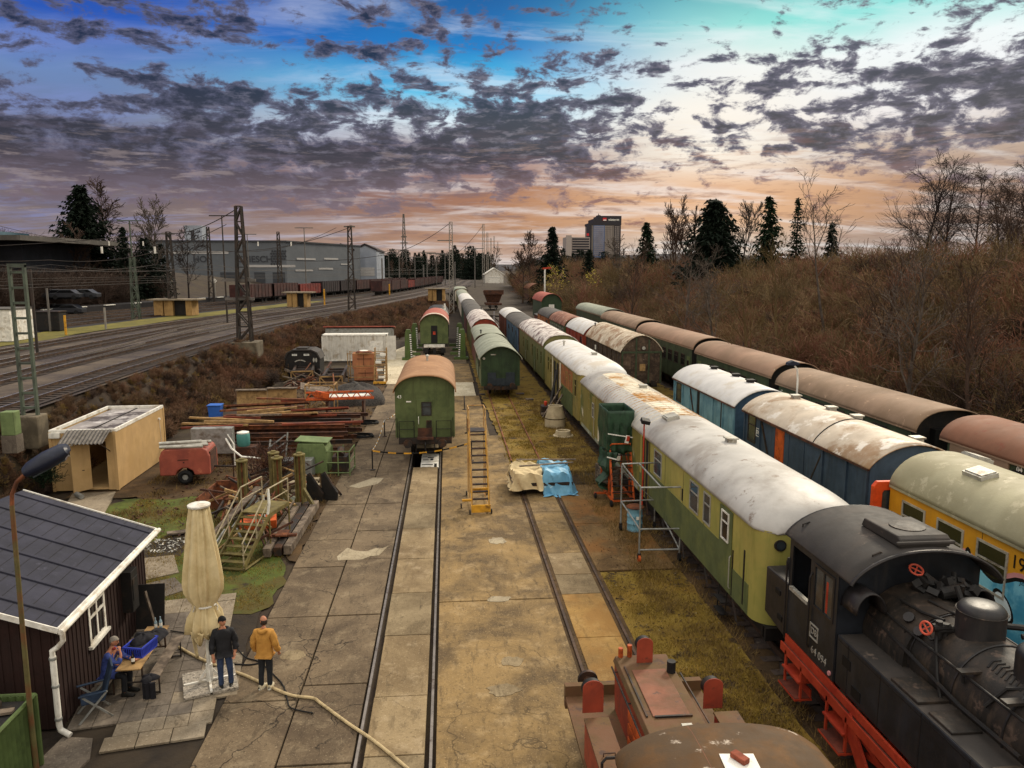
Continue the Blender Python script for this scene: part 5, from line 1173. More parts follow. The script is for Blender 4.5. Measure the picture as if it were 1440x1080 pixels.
# folding garden chair
mat('chair_blue','#1d2a3c',.7,'#26364a',.5,.1,4,var=.2)
ch=thing('folding_chair','empty dark blue folding garden chair by the downpipe','chair',(-7.95,16.35,0),R(-62))
b=MB(); b.cbox((0,0,.42),(.46,.46,.05)); b.build('seat','chair_blue',ch,bevel=.015)
b=MB(); b.cbox((0,.32,.8),(.46,.05,.75),(R(-16),0,0)); b.build('backrest','chair_blue',ch,bevel=.02)
for s in (-1,1):
    b=MB(); b.bar((s*.25,-.3,0),(s*.25,.28,.62),.025,.04); b.build('leg','galv',ch); b=MB(); b.bar((s*.25,.36,0),(s*.25,-.2,.6),.025,.04); b.build('leg','galv',ch)
    b=MB(); b.box(s*.27-.03,s*.27+.03,-.28,.26,.62,.65); b.build('armrest','chair_blue',ch,bevel=.01)
# hose and cable
mat('hose_pale','#b39f78',.7,'#8f7d5c',.55,.1,5,var=.1)
def ground_path(name,label,cat,px,r,m,z=None,n=8):
    pts=[G(u,v,0) for u,v in px]; sm=[]
    for i in range(len(pts)-1):
        p0=pts[max(0,i-1)];p1=pts[i];p2=pts[i+1];p3=pts[min(len(pts)-1,i+2)]
        for k in range(6):
            t=k/6; sm.append(.5*((2*p1)+(p2-p0)*t+(2*p0-5*p1+4*p2-p3)*t*t+(3*p1-p0-3*p2+p3)*t**3))
    sm.append(pts[-1]); sm=[(p.x,p.y,r+.006) for p in sm]
    return tag(MB().tube(sm,r,n).build(name,m,smooth=True),label,cat)
ground_path('hose','pale flat hose snaking from the patio across the near track','hose',[(252,912),(275,925),(310,940),(345,952),(380,968),(410,980),(440,984),(452,992),(490,1020),(520,1040),(548,1062),(575,1085)],.035,'hose_pale')
ground_path('cable','thin black cable looping behind the two standing men','cable',[(330,908),(345,925),(365,932),(385,950),(398,965),(404,985),(410,997),(440,1004)],.016,'rubber')
ground_path('cable','black cable lying straight across the patio joint','cable',[(240,888),(275,893),(300,896)],.016,'rubber')
ground_path('cable','black cable on the ground between parasol and men','cable',[(322,934),(350,936),(372,932)],.018,'rubber')
# ---------------------------------------------------------------- beige cabin
mat('cabin_beige','#b59567',.65,'#ae8e5e',.55,.12,.9,var=.1,streak=.25,scol='#7b623e',bump=.05)
mat('cabin_roof','#8f8883',.45,'#4a4039',.52,.04,.8,var=.15,col3='#b9b3af',thr3=.60,scale3=1.3,bump=.1)
cbn=thing('site_cabin','beige site cabin with open door under a corrugated canopy','cabin',(-14.85,34.55,0),R(1.0))
b=MB(); b.box(-.06,0,.0,6.1,.02,2.75); b.box(-2.75,-2.69,0,6.1,.02,2.75); b.box(-2.69,-.06,6.04,6.1,.02,2.75); b.box(-2.69,-1.62,0,.06,.02,2.75); b.box(-.42,-.06,0,.06,.02,2.75); b.box(-1.62,-.42,0,.06,2.25,2.75); b.box(-2.69,-.06,.06,6.04,.02,.1)
wl=b.build('wall','cabin_beige',cbn)
b=MB(); b.box(-2.5,-.05,.05,6.05,2.60,2.66); rf=b.build('roof','cabin_roof',cbn)
b=MB(); b.box(-2.78,-2.67,-.03,6.13,2.66,2.80); b.box(-.08,.03,-.03,6.13,2.66,2.80); b.box(-2.67,-.08,6.02,6.13,2.66,2.80); b.box(-2.67,-.08,-.03,.08,2.66,2.80); b.build('roof_rim','white_paint',rf)
b=MB(); b.box(-1.28,-1.22,.1,6,2.66,2.69); b.build('roof_joint','black_iron',rf)
b=MB()
for (x,y) in ((-.02,-.01),(-2.73,-.01),(-.02,6.11)): b.box(x-.07,x+.05,y-.03,y+.09,.0,2.7)
b.build('corner_post','cabin_beige',cbn)
dr=MB().cbox((-1.38,-.35,1.15),(.05,.85,2.1),(0,0,R(-38))).build('door','cabin_beige',cbn,bevel=.01); MB().cbox((-1.18,-.62,1.1),(.1,.03,.03)).build('handle','steel_dark',dr)
b=MB(); rows=[[],[]]
for i in range(61): x=-2.0+i*.031; dz=.03*math.sin(i*1.2); rows[0].append((x,-.05,2.78+dz)); rows[1].append((x,-1.0,2.35+dz))
b.grid(rows); b.build('canopy','galv_dark' if 'galv_dark' in MATS else mat('galv_dark','#5f5a55',.6,'#4a453f',.55,.1,3,metal=.3),cbn,solid=.012)
b=MB(); b.bar((-1.9,-.02,1.8),(-1.9,-.95,2.33),.03); b.bar((-.25,-.02,1.8),(-.25,-.95,2.33),.03); b.build('canopy_bracket','steel_dark',cbn)
window(cbn,-.0,-2.1,1.85,.55,.5,'white_paint','glass_grey','',side='N')
b=MB(); b.box(-2.75,-2.3,-.12,.0,2.45,2.68); b.cyl((.0,5.4,2.2),(.08,5.4,2.2),.06,n=8); b.tube([(.03,5.4,2.2),(.03,5.5,1.5),(.03,5.6,.6)],.012,4); b.build('light_box','white_paint',cbn)
tag(MB().cyl((-16.25,33.6,.12),(-15.85,33.2,.12),.11,n=12).build('pipe_offcut','galv'),'short grey pipe lying at the cabin doorstep','pipe')
# ---------------------------------------------------------------- red trailer
tr=thing('compressor_trailer','faded red single axle compressor trailer carrying silver poles','trailer',(-12.15,35.2,0),R(4)); tr.scale=(1.16,1.1,1.12)
b=MB(); b.prism([(-.95,.38),(-.95,1.15),(-.85,1.42),(-.7,1.5),(.7,1.5),(.85,1.42),(.95,1.15),(.95,.38),(.35,.38),(.3,.56),(.1,.68),(-.1,.68),(-.3,.56),(-.35,.38)],-.0,1.5,'y'); bd=b.build('body','shunt_pink' if 'shunt_pink' in MATS else mat('shunt_pink','#964c3c',.55,'#804036',.55,.12,1.2,var=.12,col3='#b56a50',thr3=.62,scale3=1.4),tr,bevel=.05)
b=MB(); b.box(-.25,.15,-.015,0,1.02,1.05); b.box(-.05,0,-.02,0,.9,.95); b.box(.9,.96,.2,1.3,.45,1.3); b.build('panel_lines','rust_dark',bd)
for y in (.02,1.48):
    b=MB(); b.tube([(.20*math.cos(t),y,.30+.20*math.sin(t)) for t in [i/20*6.2832 for i in range(21)]],.10,8); w_=b.build('wheel','rubber',tr,smooth=True); MB().cyl((0,y-.03,.3),(0,y+.03,.3),.12,n=14).build('rim','galv',w_)
b=MB(); b.bar((.95,.75,.55),(1.9,.75,.5),.07); b.bar((1.7,.75,.5),(1.7,.75,0),.05); b.build('drawbar','steel_dark',tr)
for i,(x0,y0,x1,y1,z) in enumerate(((-1.05,.05,.85,.0,1.78),(-1.1,.3,1.0,.35,1.78),(-1.0,.6,.9,.58,1.79),(-1.05,.9,1.0,1.0,1.78),(-1.1,.2,.7,.45,1.92))):
    o=MB().cyl((x0,y0,z),(x1,y1,z),.075,n=8).build('metal_pole','pale_metal'); o.location=(-12.15,35.2,0); o.rotation_euler=(0,0,R(4)); tag(o,'silver metal pole lying on the red trailer','pole','silver poles piled on the red trailer')
ct=thing('switch_cabinet','grey electrical cabinet on legs with cables behind the red trailer','cabinet',(-11.6,38.2,0)); MB().box(-1.2,.8,0,.5,.7,2.0).build('cabinet','galv',ct,bevel=.02)
for x in (-1.1,.7): MB().box(x-.05,x+.05,.2,.3,0,.7).build('leg','steel_dark',ct)
b=MB(); b.tube([(.5,-.05,1.5),(.8,-.2,1.0),(1.3,-.3,.6),(2.2,-.3,.5)],.05,6); b.tube([(.6,-.05,1.7),(.9,-.1,1.2),(.9,-.1,.1)],.03,6); b.build('cable','light_txt',ct)
mat('teal','#4f8a84',.5,None,var=.1); o=thing('barrel','teal plastic barrel with white lid behind the red trailer','barrel',(-10.9,40.6,.55)); MB().lathe([(.30,0),(.34,.1),(.34,.6),(.3,.68)],n=20).build('drum','teal',o,smooth=True); MB().lathe([(.31,.68),(.31,.74),(.1,.8)],n=20).build('lid','light_txt',o)
tag(MB().box(-11.5,-10.2,40.2,41.0,0,.55).build('rusty_box','rust_dark',bevel=.03),'low rusty box under the teal barrel','box')
mat('bluebox','#2f5fae',.5,None,var=.1); o=thing('blue_tub','blue plastic tub at the left end of the steel stack','tub',(-15.2,50.4,.2)); MB().prism([(-.35,0),(.35,0),(.42,.85),(-.42,.85)],-.35,.35,'y').build('tub','bluebox',o,bevel=.05); MB().box(-.45,.45,-.4,.4,.85,.92).build('lid','bluebox',o,bevel=.02)
# ---------------------------------------------------------------- stack of steel
q=random.Random(21)
cols=['rust','rust_dark','rust','rust_dark','steel_dark']
for i in range(26):
    lay=i//7; yy=41.2+(i%7)*.95+q.uniform(-.15,.15)+lay*.35; x0=-14.2+q.uniform(0,1.8)+lay*.3; x1=-6.0+q.uniform(-1.2,1.2); z=.16+lay*.33; tl=q.uniform(-.12,.12)
    b=MB(); M=Matrix.Translation((0,yy,z)); h=.11
    I=[(-.09,-h),(.09,-h),(.09,-h+.03),(.02,-h+.03),(.02,h-.03),(.09,h-.03),(.09,h),(-.09,h),(-.09,h-.03),(-.02,h-.03),(-.02,-h+.03),(-.09,-h+.03)]
    b.prism(I,x0,x1,'x'); o=b.build('steel_beam',cols[q.randrange(5)]); o.location=(0,yy,z+.02); o.rotation_euler=(0,0,R(q.uniform(-1.2,1.2)))
    tag(o,'long rusty steel beam in the big stack beside the concrete apron','beam','rusty steel beams in the stack')
mat('rust_plate','#7d3b26',.8,'#5a2c20',.5,.12,1.3,var=.15)
for (x0,x1,y,z,rz,m,lab) in ((-13.6,-8.6,47.2,1.62,.01,'rust','wide brown steel plate on top of the left half of the stack'),(-9.2,-5.9,45.0,1.66,.035,'rust_plate','tilted red brown plate on the right half of the steel stack'),(-14.0,-7.6,44.2,1.46,.03,'wood_tan','long pale plank lying across the steel stack')):
    o=MB().box(-(x1-x0)/2,(x1-x0)/2,-.3,.3,-.05,.05).build('steel_plate' if 'plate' in lab else 'plank',m); o.location=((x0+x1)/2,y,z); o.rotation_euler=(R(-18),R(-2),rz); tag(o,lab,'plate' if 'plate' in lab else 'plank')
for i in range(4):
    o=MB().cyl((-8.6+q.uniform(0,.6),49.2+i*.22,1.55+.1*(i%2)),(-4.9-q.uniform(0,.8),49.0+i*.22,1.75),.09,n=10).build('white_pipe','light_txt'); tag(o,'long white pipe on the back of the steel stack','pipe','white pipes on the steel stack')
for i in range(16):
    L=q.uniform(1.5,5); b=MB(); b.box(-L/2,L/2,-.08,.08,-.05,.05); o=b.build('loose_timber',q.choice(['wood_tan','wood_grey','rust','rust_plate'])); o.location=(q.uniform(-13,-6.5),q.uniform(40.6,49),q.uniform(1.3,1.7)); o.rotation_euler=(0,R(q.uniform(-3,3)),R(q.uniform(-14,14))); tag(o,'loose timber or flat bar strewn on top of the steel stack','timber','loose timbers on the steel stack')
o=thing('rack','rusty stanchion rack that carries the white pipes','rack',(-7.5,49.4,0))
for x in (-2.6,-.3,2.0): MB().box(x-.06,x+.06,-.5,.6,0,1.46).build('stanchion','rust_dark',o)
o=thing('lattice_boom','bright orange lattice boom lying on the steel stack','boom',(-8.9,47.9,1.75),R(1))
b=MB(); b.bar((0,0,0),(4.2,0,.05),.1); b.bar((0,0,.45),(4.2,0,.5),.1); b.bar((0,.4,0),(4.2,.4,.05),.1)
for i in range(6): b.bar((i*.7,0,0),(i*.7+.35,0,.47),.06); b.bar((i*.7+.35,0,.47),(i*.7+.7,0,0),.06)
b.build('boom','orange',o); MB().cbox((1.0,0,.3),(.9,.3,.4),(0,.2,0)).build('winch','orange',o,bevel=.05)
# wooden hoarding panels with braces behind the stack
for i,(x,w_,h,rot) in enumerate(((-13.2,2.0,1.8,-.18),(-11.2,1.9,1.9,-.12))):
    o=thing('plywood_hoarding',['tan plywood panel leaning behind the steel stack, the left one','tan plywood panel with a dark tear beside the lattice frame'][i],'panel',(x,51.8,0))
    MB().cbox((0,0,h/2),(w_,.08,h),(rot,0,0)).build('sheet','wood_tan',o); MB().cbox((0,.1,h+.02),(w_+.1,.5,.06)).build('capping','wood_grey',o)
    if i: MB().prism([(.1,.1),(.5,.05),(.45,.9),(.25,1.3),(.15,.7)],-.14,-.1,'y').build('tear','black_iron',o)
o=thing('braced_frame','pale welded steel frame with diagonal braces beside the plywood panels','frame',(-9.6,51.5,0))
b=MB()
for x in (0,1.9): b.bar((x,0,0),(x,0,2.1),.08); b.bar((x,1.5,0),(x,1.5,2.1),.08); b.bar((x,0,2.1),(x,1.5,2.1),.07)
b.bar((0,0,2.1),(1.9,0,2.1),.08); b.bar((0,0,.3),(1.9,0,2.1),.06); b.bar((1.9,0,.2),(.9,0,1.2),.06); b.bar((0,1.5,2.1),(1.9,1.5,2.1),.08); b.build('frame_bars','wood_tan',o)
o=tag(MB().cbox((-9.0,53.5,1.5),(2.6,2.0,.1),(.1,.25,.2)).build('sheet_pile','wood_grey'),'grey wooden deck lying askew on the braced frame','decking')
# gravel heap, coils
hp=heap('gravel_heap','dark grey gravel heap beside the brown roofed coach','gravel heap',(-6.9,57.5,-.05),2.1,2.7,1.35,mat('gravel','#34312f',.95,'#47423d',.5,.05,9,var=.35,bump=1.0,bscale=14),9,n=40)
heap('soil_heap','brown soil mound behind the gravel heap','soil heap',(-9.0,62,-.05),1.9,1.8,.8,'dirt_brown',12)
for (x,y,lab) in ((-5.1,44.6,'black coiled cable nearer to the steel stack'),(-5.15,48.6,'black coiled cable nearer to the gravel heap')):
    b=MB(); 
    b.tube([((.62+.06*math.sin(t*2.3))*math.cos(t),(.5+.05*math.cos(t*1.7))*math.sin(t),.05+.035*(t/6.28)) for t in [i/18*6.2832 for i in range(70)]],.035,6); o=b.build('cable_coil','rubber'); o.location=(x,y,0); tag(o,lab,'cable coil')
# ---------------------------------------------------------------- olive jack posts
mat('post_olive','#6f6337',.7,'#574d2c',.52,.12,2.5,var=.2,streak=.35,scol='#3a2f1c',col3='#7d4b24',thr3=.66,scale3=5)
pst=None
for i,(u,v,h,lab) in enumerate(((344,727,2.45,'olive steel jack post standing alone at the left of four'),(388,713,2.45,'olive steel jack post hidden behind its twin in the middle'),(393,722,2.5,'front one of the two olive jack posts in the middle'),(424,716,2.6,'olive steel jack post nearest to the concrete apron'))):
    p=G(u,v)
    if pst is None:
        pst=thing('jack_post',lab,'jack post',p,0,'olive jack posts among the scrap')
        b=MB(); b.box(-.17,.17,-.04,.04,.0,2.3); b.box(-.17,-.12,-.16,.16,0,2.3); b.box(.12,.17,-.16,.16,0,2.3); b.build('column','post_olive',pst,bevel=.01)
        b=MB(); b.lathe([(.24,0),(.24,.05),(.12,.06),(.1,.12)],(0,0,2.3),16); b.build('top_plate','post_olive',pst)
        b=MB(); b.cyl((0,-.02,.1),(0,-.02,2.3),.04,n=8); b.build('spindle','rust',pst)
        b=MB(); b.bar((.1,0,.9),(.75,-.25,.15),.1,.16); b.bar((-.1,0,.6),(-.4,.2,.1),.1,.14); b.box(-.3,.3,-.3,.3,0,.08); b.build('foot_brace','post_olive',pst)
    else:
        o=dup(pst); o.location=p; o['label']=lab; o.rotation_euler=(0,0,[0,.5,.2,-.3][i])
# ---------------------------------------------------------------- scrap round the posts
o=thing('rusty_tray','rusty open steel tub tipped on the grass','tub',(-9.5,32.2,.05),R(-8))
b=MB(); b.box(-.8,.8,-.9,.9,0,.05); b.box(-.8,-.74,-.9,.9,.05,.55); b.box(.74,.8,-.9,.9,.05,.55); b.box(-.74,.74,-.9,-.84,.05,.45); b.box(-.74,.74,.84,.9,.05,.62); b.build('tub','rust',o); o.rotation_euler=(R(6),R(-4),R(-10))
st=thing('metal_staircase','discarded galvanised steel staircase with handrails lying beside the apron','staircase',(-7.75,24.7,0),R(-16)); st.scale=(.9,.88,1)
b=MB()
for x in (0,1.15): b.bar((x,0,.12),(x,0+2.0,1.35),.05,.16); b.bar((x,2.0,1.35),(x,3.6,1.35),.05,.14)
for i in range(7): b.box(0,1.15,.1+i*.28,.34+i*.28,.22+i*.172,.25+i*.172)
b.box(0,1.15,2.0,3.6,1.38,1.42); b.build('stair_flight','post_olive',st)
b=MB()
for x in (0,1.15):
    b.tube([(x,-.05,.95),(x,2.0,2.3),(x,3.6,2.3)],.028,6); b.tube([(x,-.05,.55),(x,2.0,1.85),(x,3.6,1.85)],.02,6)
    for y,z0,z1 in ((0,.1,1.0),(1.0,.75,1.6),(2.0,1.35,2.3),(3.6,1.35,2.3)): b.tube([(x,y,z0),(x,y,z1)],.026,6)
b.build('handrail',mat('rail_cream','#a3967a',.6,'#7d6f55',.55,.1,4,var=.15),st)
b=MB()
for x in (0,1.15):
    for y in (.05,2.0,3.6): b.tube([(x,y,0),(x,y,1.35 if y>.1 else .2)],.035,6)
    b.tube([(x,.05,.04),(x,3.6,.04)],.04,6)
b.tube([(0,.05,.04),(1.15,.05,.04)],.05,6); b.tube([(0,.6,.3),(1.15,.6,.3)],.04,6); b.build('stand','post_olive',st)
b=MB(); b.tube([(.0,-.05,.97),(-.02,-.08,.6),(.02,-.06,.2)],.05,6); b.tube([(1.15,2.0,2.3),(1.2,1.95,1.8),(1.12,1.95,1.4)],.05,6); b.build('pipe_lagging','light_txt',st)
for i,(dx,dz,m,lab) in enumerate(((0,.17,'wood_grey','outer left of three old timber and steel beams at the apron edge'),(.34,.16,'steel_dark','dark middle beam of the three at the apron edge'),(.66,.17,'wood_grey','right of the three old beams, next to the concrete'))):
    b=MB(); b.box(-.13,.13,0,5.3,-.16,.16); o=b.build('old_beam',m,bevel=.015); o.location=(-6.3+dx,25.6+.1*i,dz); o.rotation_euler=(0,0,R(-1.0)); tag(o,lab,'beam')
o=thing('beam_clamp','rusty clamp lying across the three old beams','clamp',(-6.0,26.8,.34)); MB().box(-.5,.5,-.08,.08,0,.08).build('bar','rust',o); MB().box(-.2,.2,-.3,.3,.08,.13).build('plate','rust',o)
for i,(x,y,lab) in enumerate(((-5.75,32.1,'left of two black wedge shaped plough plates'),(-5.15,32.2,'right of two black wedge shaped plough plates beside the concrete'))):
    o=thing('plough_blade',lab,'plough blade',(x,y,0),R(-12)); b=MB(); b.prism([(-.3,.0),(.35,0),(.38,.35),(-.18,1.2),(-.34,1.1)],-.08,.08,'y'); b.build('plate','black_iron',o,bevel=.02); b=MB(); b.bar((-.3,.1,1.1),(.3,.6,.05),.1); b.bar((-.25,0,1.2),(.3,0,.3),.05,.2); b.build('stay','steel_dark',o)
for i in range(11):
    o=MB().cbox((-6.6+q.uniform(-.5,.5),34.0+q.uniform(-.5,.6),.06+.11*(i//3)),(q.uniform(.4,.7),q.uniform(.3,.5),.1),(0,0,q.uniform(-.4,.4))).build('stone_slab','patch_pale',bevel=.015); tag(o,'pale stone slab in the small pile by the jack posts','slab','pale stone slabs in a pile')
mat('machine_green','#66764a',.6,'#56653e',.55,.1,1.5,var=.12,streak=.3)
gm=thing('green_machine','pale green boxed machine with pipe railing beside the apron','machine',(-7.4,36.4,0),R(-3))
b=MB(); b.prism([(0,0),(1.5,0),(1.5,1.1),(1.35,1.5),(.1,1.5),(0,1.1)],.2,1.4,'y'); b.build('housing','machine_green',gm,bevel=.03); MB().box(-.5,.9,-.5,.2,0,.85).build('front_box','galv',gm,bevel=.02); MB().cbox((.75,.8,1.58),(1.6,1.2,.05),(0,.06,0)).build('lid','machine_green',gm,bevel=.01)
b=MB()
for x in (1.55,2.1,2.65):
    b.tube([(x,-.2,0),(x,-.2,1.2)],.03,6); b.tube([(x,1.2,0),(x,1.2,1.2)],.03,6)
for z in (.15,.65,1.2): b.tube([(1.55,-.2,z),(2.65,-.2,z),(2.65,1.2,z)],.03,6)
b.build('railing','machine_green',gm); b=MB(); b.cbox((2.1,.5,.5),(.7,.8,.7)); b.cyl((2.1,.3,.9),(2.1,.7,1.1),.2,n=12); b.build('engine','steel_dark',gm)
b=MB()
for i in range(5): b.bar((-1.3,-.3+i*.1,.1+i*.3),(-.5,.2+i*.05,.5+i*.35),.05)
b.bar((-1.35,-.3,0),(-1.2,.3,1.7),.06); b.bar((-.55,.1,0),(-.45,.6,2.0),.06); b.build('leaning_gate','galv',gm)
# tangle of rusty bars, tarpaulin and sheets
for i in range(48):
    x=q.uniform(-9.6,-6.3); y=q.uniform(29.0,35.5); a=q.uniform(0,3.1); L=q.uniform(.8,2.4); z=q.uniform(.05,.5)
    o=MB().bar((-L/2*math.cos(a),-L/2*math.sin(a),-q.uniform(0,.25)),(L/2*math.cos(a),L/2*math.sin(a),q.uniform(.05,.5)),q.uniform(.04,.09),q.uniform(.04,.12)).build('scrap_bar',q.choice(['rust','rust_dark','steel_dark','wood_grey','wood_tan'])); o.location=(x,y,z+.15); tag(o,'rusty scrap bar lying among the olive jack posts','scrap bar','scrap bars among the jack posts')
for i in range(24):
    x=q.uniform(-8.2,-6.3); y=q.uniform(25.5,30.0); a=q.uniform(.8,2.3); L=q.uniform(1,2.2)
    o=MB().bar((-L/2*math.cos(a),-L/2*math.sin(a),0),(L/2*math.cos(a),L/2*math.sin(a),q.uniform(.1,.6)),.05,.08).build('scrap_bar',q.choice(['rust','rust_dark','wood_grey','galv','wood_tan'])); o.location=(x,y,q.uniform(.2,.6)); tag(o,'scrap bar piled between the staircase and the jack posts','scrap bar','scrap bars beside the staircase')
heap('tarpaulin','crumpled grey green tarpaulin between the jack posts','tarpaulin',(-7.2,31.3,0),1.0,.8,.55,mat('tarp_grey','#6c6d5c',.7,'#57584a',.5,.1,3,var=.15,bump=.3),15)
tag(MB().cbox((-8.1,29.0,.75),(.28,3.0,.05),(R(16),0,R(-18))).build('leaning_plank','wood_grey'),'long grey plank leaning towards the left jack post','plank')
o=tag(MB().cbox((-7.2,28.3,.4),(1.3,.9,.3),(0,0,.2)).build('orange_frame_box','orange'),'orange painted steel frame under the staircase landing','frame')
tag(MB().cbox((-10.2,28.3,.08),(.7,.3,.05),(0,.05,.4)).build('plank','wood_grey'),'short grey board dropped on the grass by the parasol','plank')
# old dead bramble stems are in the vegetation part
# ---------------------------------------------------------------- container group further back
cw=thing('shipping_container','white corrugated container standing across the yard','container',(-13.6,83.5,0))
b=MB(); rows=[[],[]]
for i in range(141): x=.1+i*.0486; y=(.06 if (i//4)%2 else 0); rows[0].append((x,y,.15)); rows[1].append((x,y,2.75))
b.grid(rows); b.box(.02,6.98,.1,2.4,.15,2.8); b.build('walls',mat('container_white','#c9c5bb',.6,'#a79c8a',.58,.08,1.2,var=.1,streak=.35,scol='#7a6a55'),cw)
b=MB()
for x in (0,6.9): b.box(x,x+.12,-.03,.09,0,2.9)
b.box(0,7.02,-.03,.07,2.75,2.9); b.box(0,7.02,-.03,.07,0,.15); b.box(0,7.02,.07,2.4,2.8,2.86); b.build('frame','white_paint',cw); MB().box(7.05,8.0,-.35,-.27,.15,2.75).build('door','container_white',cw)
MB().box(4.9,6.6,-.04,-.005,.6,2.2).build('side_patch','white_paint',cw)
cr_=thing('shipping_container','container with a red brown roof behind the white one','container',(-13.9,88.2,0)); MB().box(0,7.6,0,2.4,0,3.2).build('walls','galv',cr_); b=MB(); b.cbox((3.8,1.2,3.28),(8.0,3.0,.12),(R(-6),0,0)); b.build('roof','roof_red',cr_)
oc=thing('locomotive_cab','black scrapped engine cab with oval front windows before the white container','engine cab',(-13.6,72.2,0))
b=MB(); b.prism([(-1.6,0),(-1.6,1.6),(-1.35,2.1),(-.8,2.35),(.8,2.35),(1.35,2.1),(1.6,1.6),(1.6,0)],0,2.5,'y'); b.build('cab_shell','black_iron',oc,bevel=.05)
b=MB(); b.prism([(-1.7,1.55),(-1.42,2.18),(-.85,2.45),(.85,2.45),(1.42,2.18),(1.7,1.55),(1.6,1.55),(1.3,2.1),(.8,2.34),(-.8,2.34),(-1.3,2.1),(-1.6,1.55)],-.1,2.7,'y'); b.box(-.55,.45,.2,1.5,2.45,2.6); b.build('cab_roof','loco_roof',oc)
for x,w_ in ((-.7,.45),(.4,.5)): window(oc,0,x,1.95,w_,.16,'light_txt','glass_grey','',side='N')
b=MB()
for x in (1.05,1.28): b.prism([(x+.09*math.cos(t),1.45+.22*math.sin(t)) for t in [i/12*6.28 for i in range(12)]],-.02,0,'y')
b.prism([(.55*math.cos(R(a))-.2,1.2+.3*math.sin(R(a))) for a in range(20,161,10)]+[(.45*math.cos(R(a))-.2,1.2+.2*math.sin(R(a))) for a in range(160,19,-10)],-.03,0,'y'); b.build('front_marks','pale_metal',oc)
mat('salmon','#b5794f',.7,'#a06848',.5,.12,1.2,var=.12,streak=.2)
for (z0,z1,dx,lab) in ((0,1.05,0,'lower salmon coloured cupboard of two stacked ones'),(1.06,2.45,-.1,'upper salmon coloured cupboard with double doors')):
    o=thing('cupboard',lab,'cupboard',(-7.4+dx,68.4,z0),0,'stacked salmon cupboards'); MB().box(-1,1,0,1,0,z1-z0).build('carcass','salmon',o,bevel=.02); b=MB(); b.box(-.02,.02,-.02,0,.3,z1-z0-.1); b.box(-.6,.7,-.025,0,(z1-z0)*.62,(z1-z0)*.62+.05); b.build('door_gap','rust_dark',o)
o=thing('shallow_bowl','brown bowl shaped lid on top of the salmon cupboards','lid',(-7.5,68.8,2.455)); MB().lathe([(.75,0),(.7,.12),(.45,.2)],n=18).build('bowl','rust',o); MB().lathe([(.4,.2),(.3,.24)],n=18).build('glass_top','light_txt',o)
sf=thing('mobile_ladder','rusty mobile ladder platform with yellow foot beside the salmon cupboards','ladder',(-5.9,66.0,0))
b=MB()
for x in (-.5,.5): b.bar((x,0,0),(x,1.2,2.3),.06); b.bar((x,1.2,0),(x,1.2,3.0),.06); b.bar((x,2,0),(x,2,3.0),.06); b.bar((x,1.2,3.0),(x,2,3.0),.06)
for i in range(8): b.box(-.5,.5,.1+i*.15,.25+i*.15,.15+i*.28,.2+i*.28)
b.build('ladder_frame','wood_tan',sf); MB().box(-.55,.55,-.2,.1,.05,.22).build('foot_bar','yellow',sf); b=MB()
for i in range(4): b.cbox((q.uniform(-.2,.2),.4+i*.35,.55+i*.62),(.5,.3,.2))
b.build('rags','light_txt',sf)
rk=thing('pipe_scaffold','rusty pipe rack around the salmon cupboards','rack',(-8.8,67.6,0))
b=MB()
for x in (0,3.3):
    for y in (0,1.6): b.bar((x,y,0),(x,y,2.6),.07)
for z in (.4,1.4,2.5): b.bar((0,0,z),(3.3,0,z),.06); b.bar((0,1.6,z),(3.3,1.6,z),.06)
b.build('rack_bars','wood_tan',rk)
for k,(x,y,L,rz,lab) in enumerate(((-12.6,66.5,9,8,'old rusty wagon frame at the left of two lying in the scrap'),(-9.6,63.0,9,4,'old rusty wagon frame beside the salmon cupboards'))):
    o=thing('wagon_frame',lab,'wagon frame',(x,y,0),R(rz)); b=MB()
    for s in (-.8,.8): b.box(s-.1,s+.1,0,L,.4,1.0)
    for i in range(5): b.box(-.8,.8,i*L/5,i*L/5+.2,.5,.9)
    b.box(-1,1,-.15,.05,.0,1.25); b.build('girders','steel_dark',o)
    b=MB(); b.bar((-.85,-.2,1.1),(0,-.2,.1),.08); b.bar((.85,-.2,1.1),(0,-.2,.1),.08); b.bar((-.9,-.2,1.15),(.9,-.2,1.15),.1); b.bar((-.9,-.2,0),(-.9,-.2,1.15),.1); b.bar((.9,-.2,0),(.9,-.2,1.15),.1); b.build('end_truss','wood_tan',o)
for i in range(14):
    r=q.uniform(.35,.6); o=MB().tube([(r*math.cos(t),0,r+r*math.sin(t)) for t in [k/16*6.2832 for k in range(17)]],.07,6).build('scrap_ring',q.choice(['rust','rust_dark','steel_dark'])); o.location=(-11.3+q.uniform(-1.6,1.8),61+q.uniform(-2,9),-.05); o.rotation_euler=(q.uniform(-1.2,1.2),0,q.uniform(0,3)); tag(o,'rusty ring of scrap iron in the heap before the black cab','scrap','scrap iron before the black cab')
for i in range(30):
    L=q.uniform(.6,2.5); a=q.uniform(0,3.1); o=MB().bar((-L/2*math.cos(a),-L/2*math.sin(a),0),(L/2*math.cos(a),L/2*math.sin(a),q.uniform(.1,.8)),q.uniform(.05,.16),q.uniform(.05,.2)).build('scrap_piece',q.choice(['rust','rust_dark','steel_dark','wood_grey'])); o.location=(q.uniform(-13.5,-8.5),q.uniform(55,72),q.uniform(.1,.8)); tag(o,'piece of scrap iron in the heap behind the steel stack','scrap','scrap iron behind the steel stack')
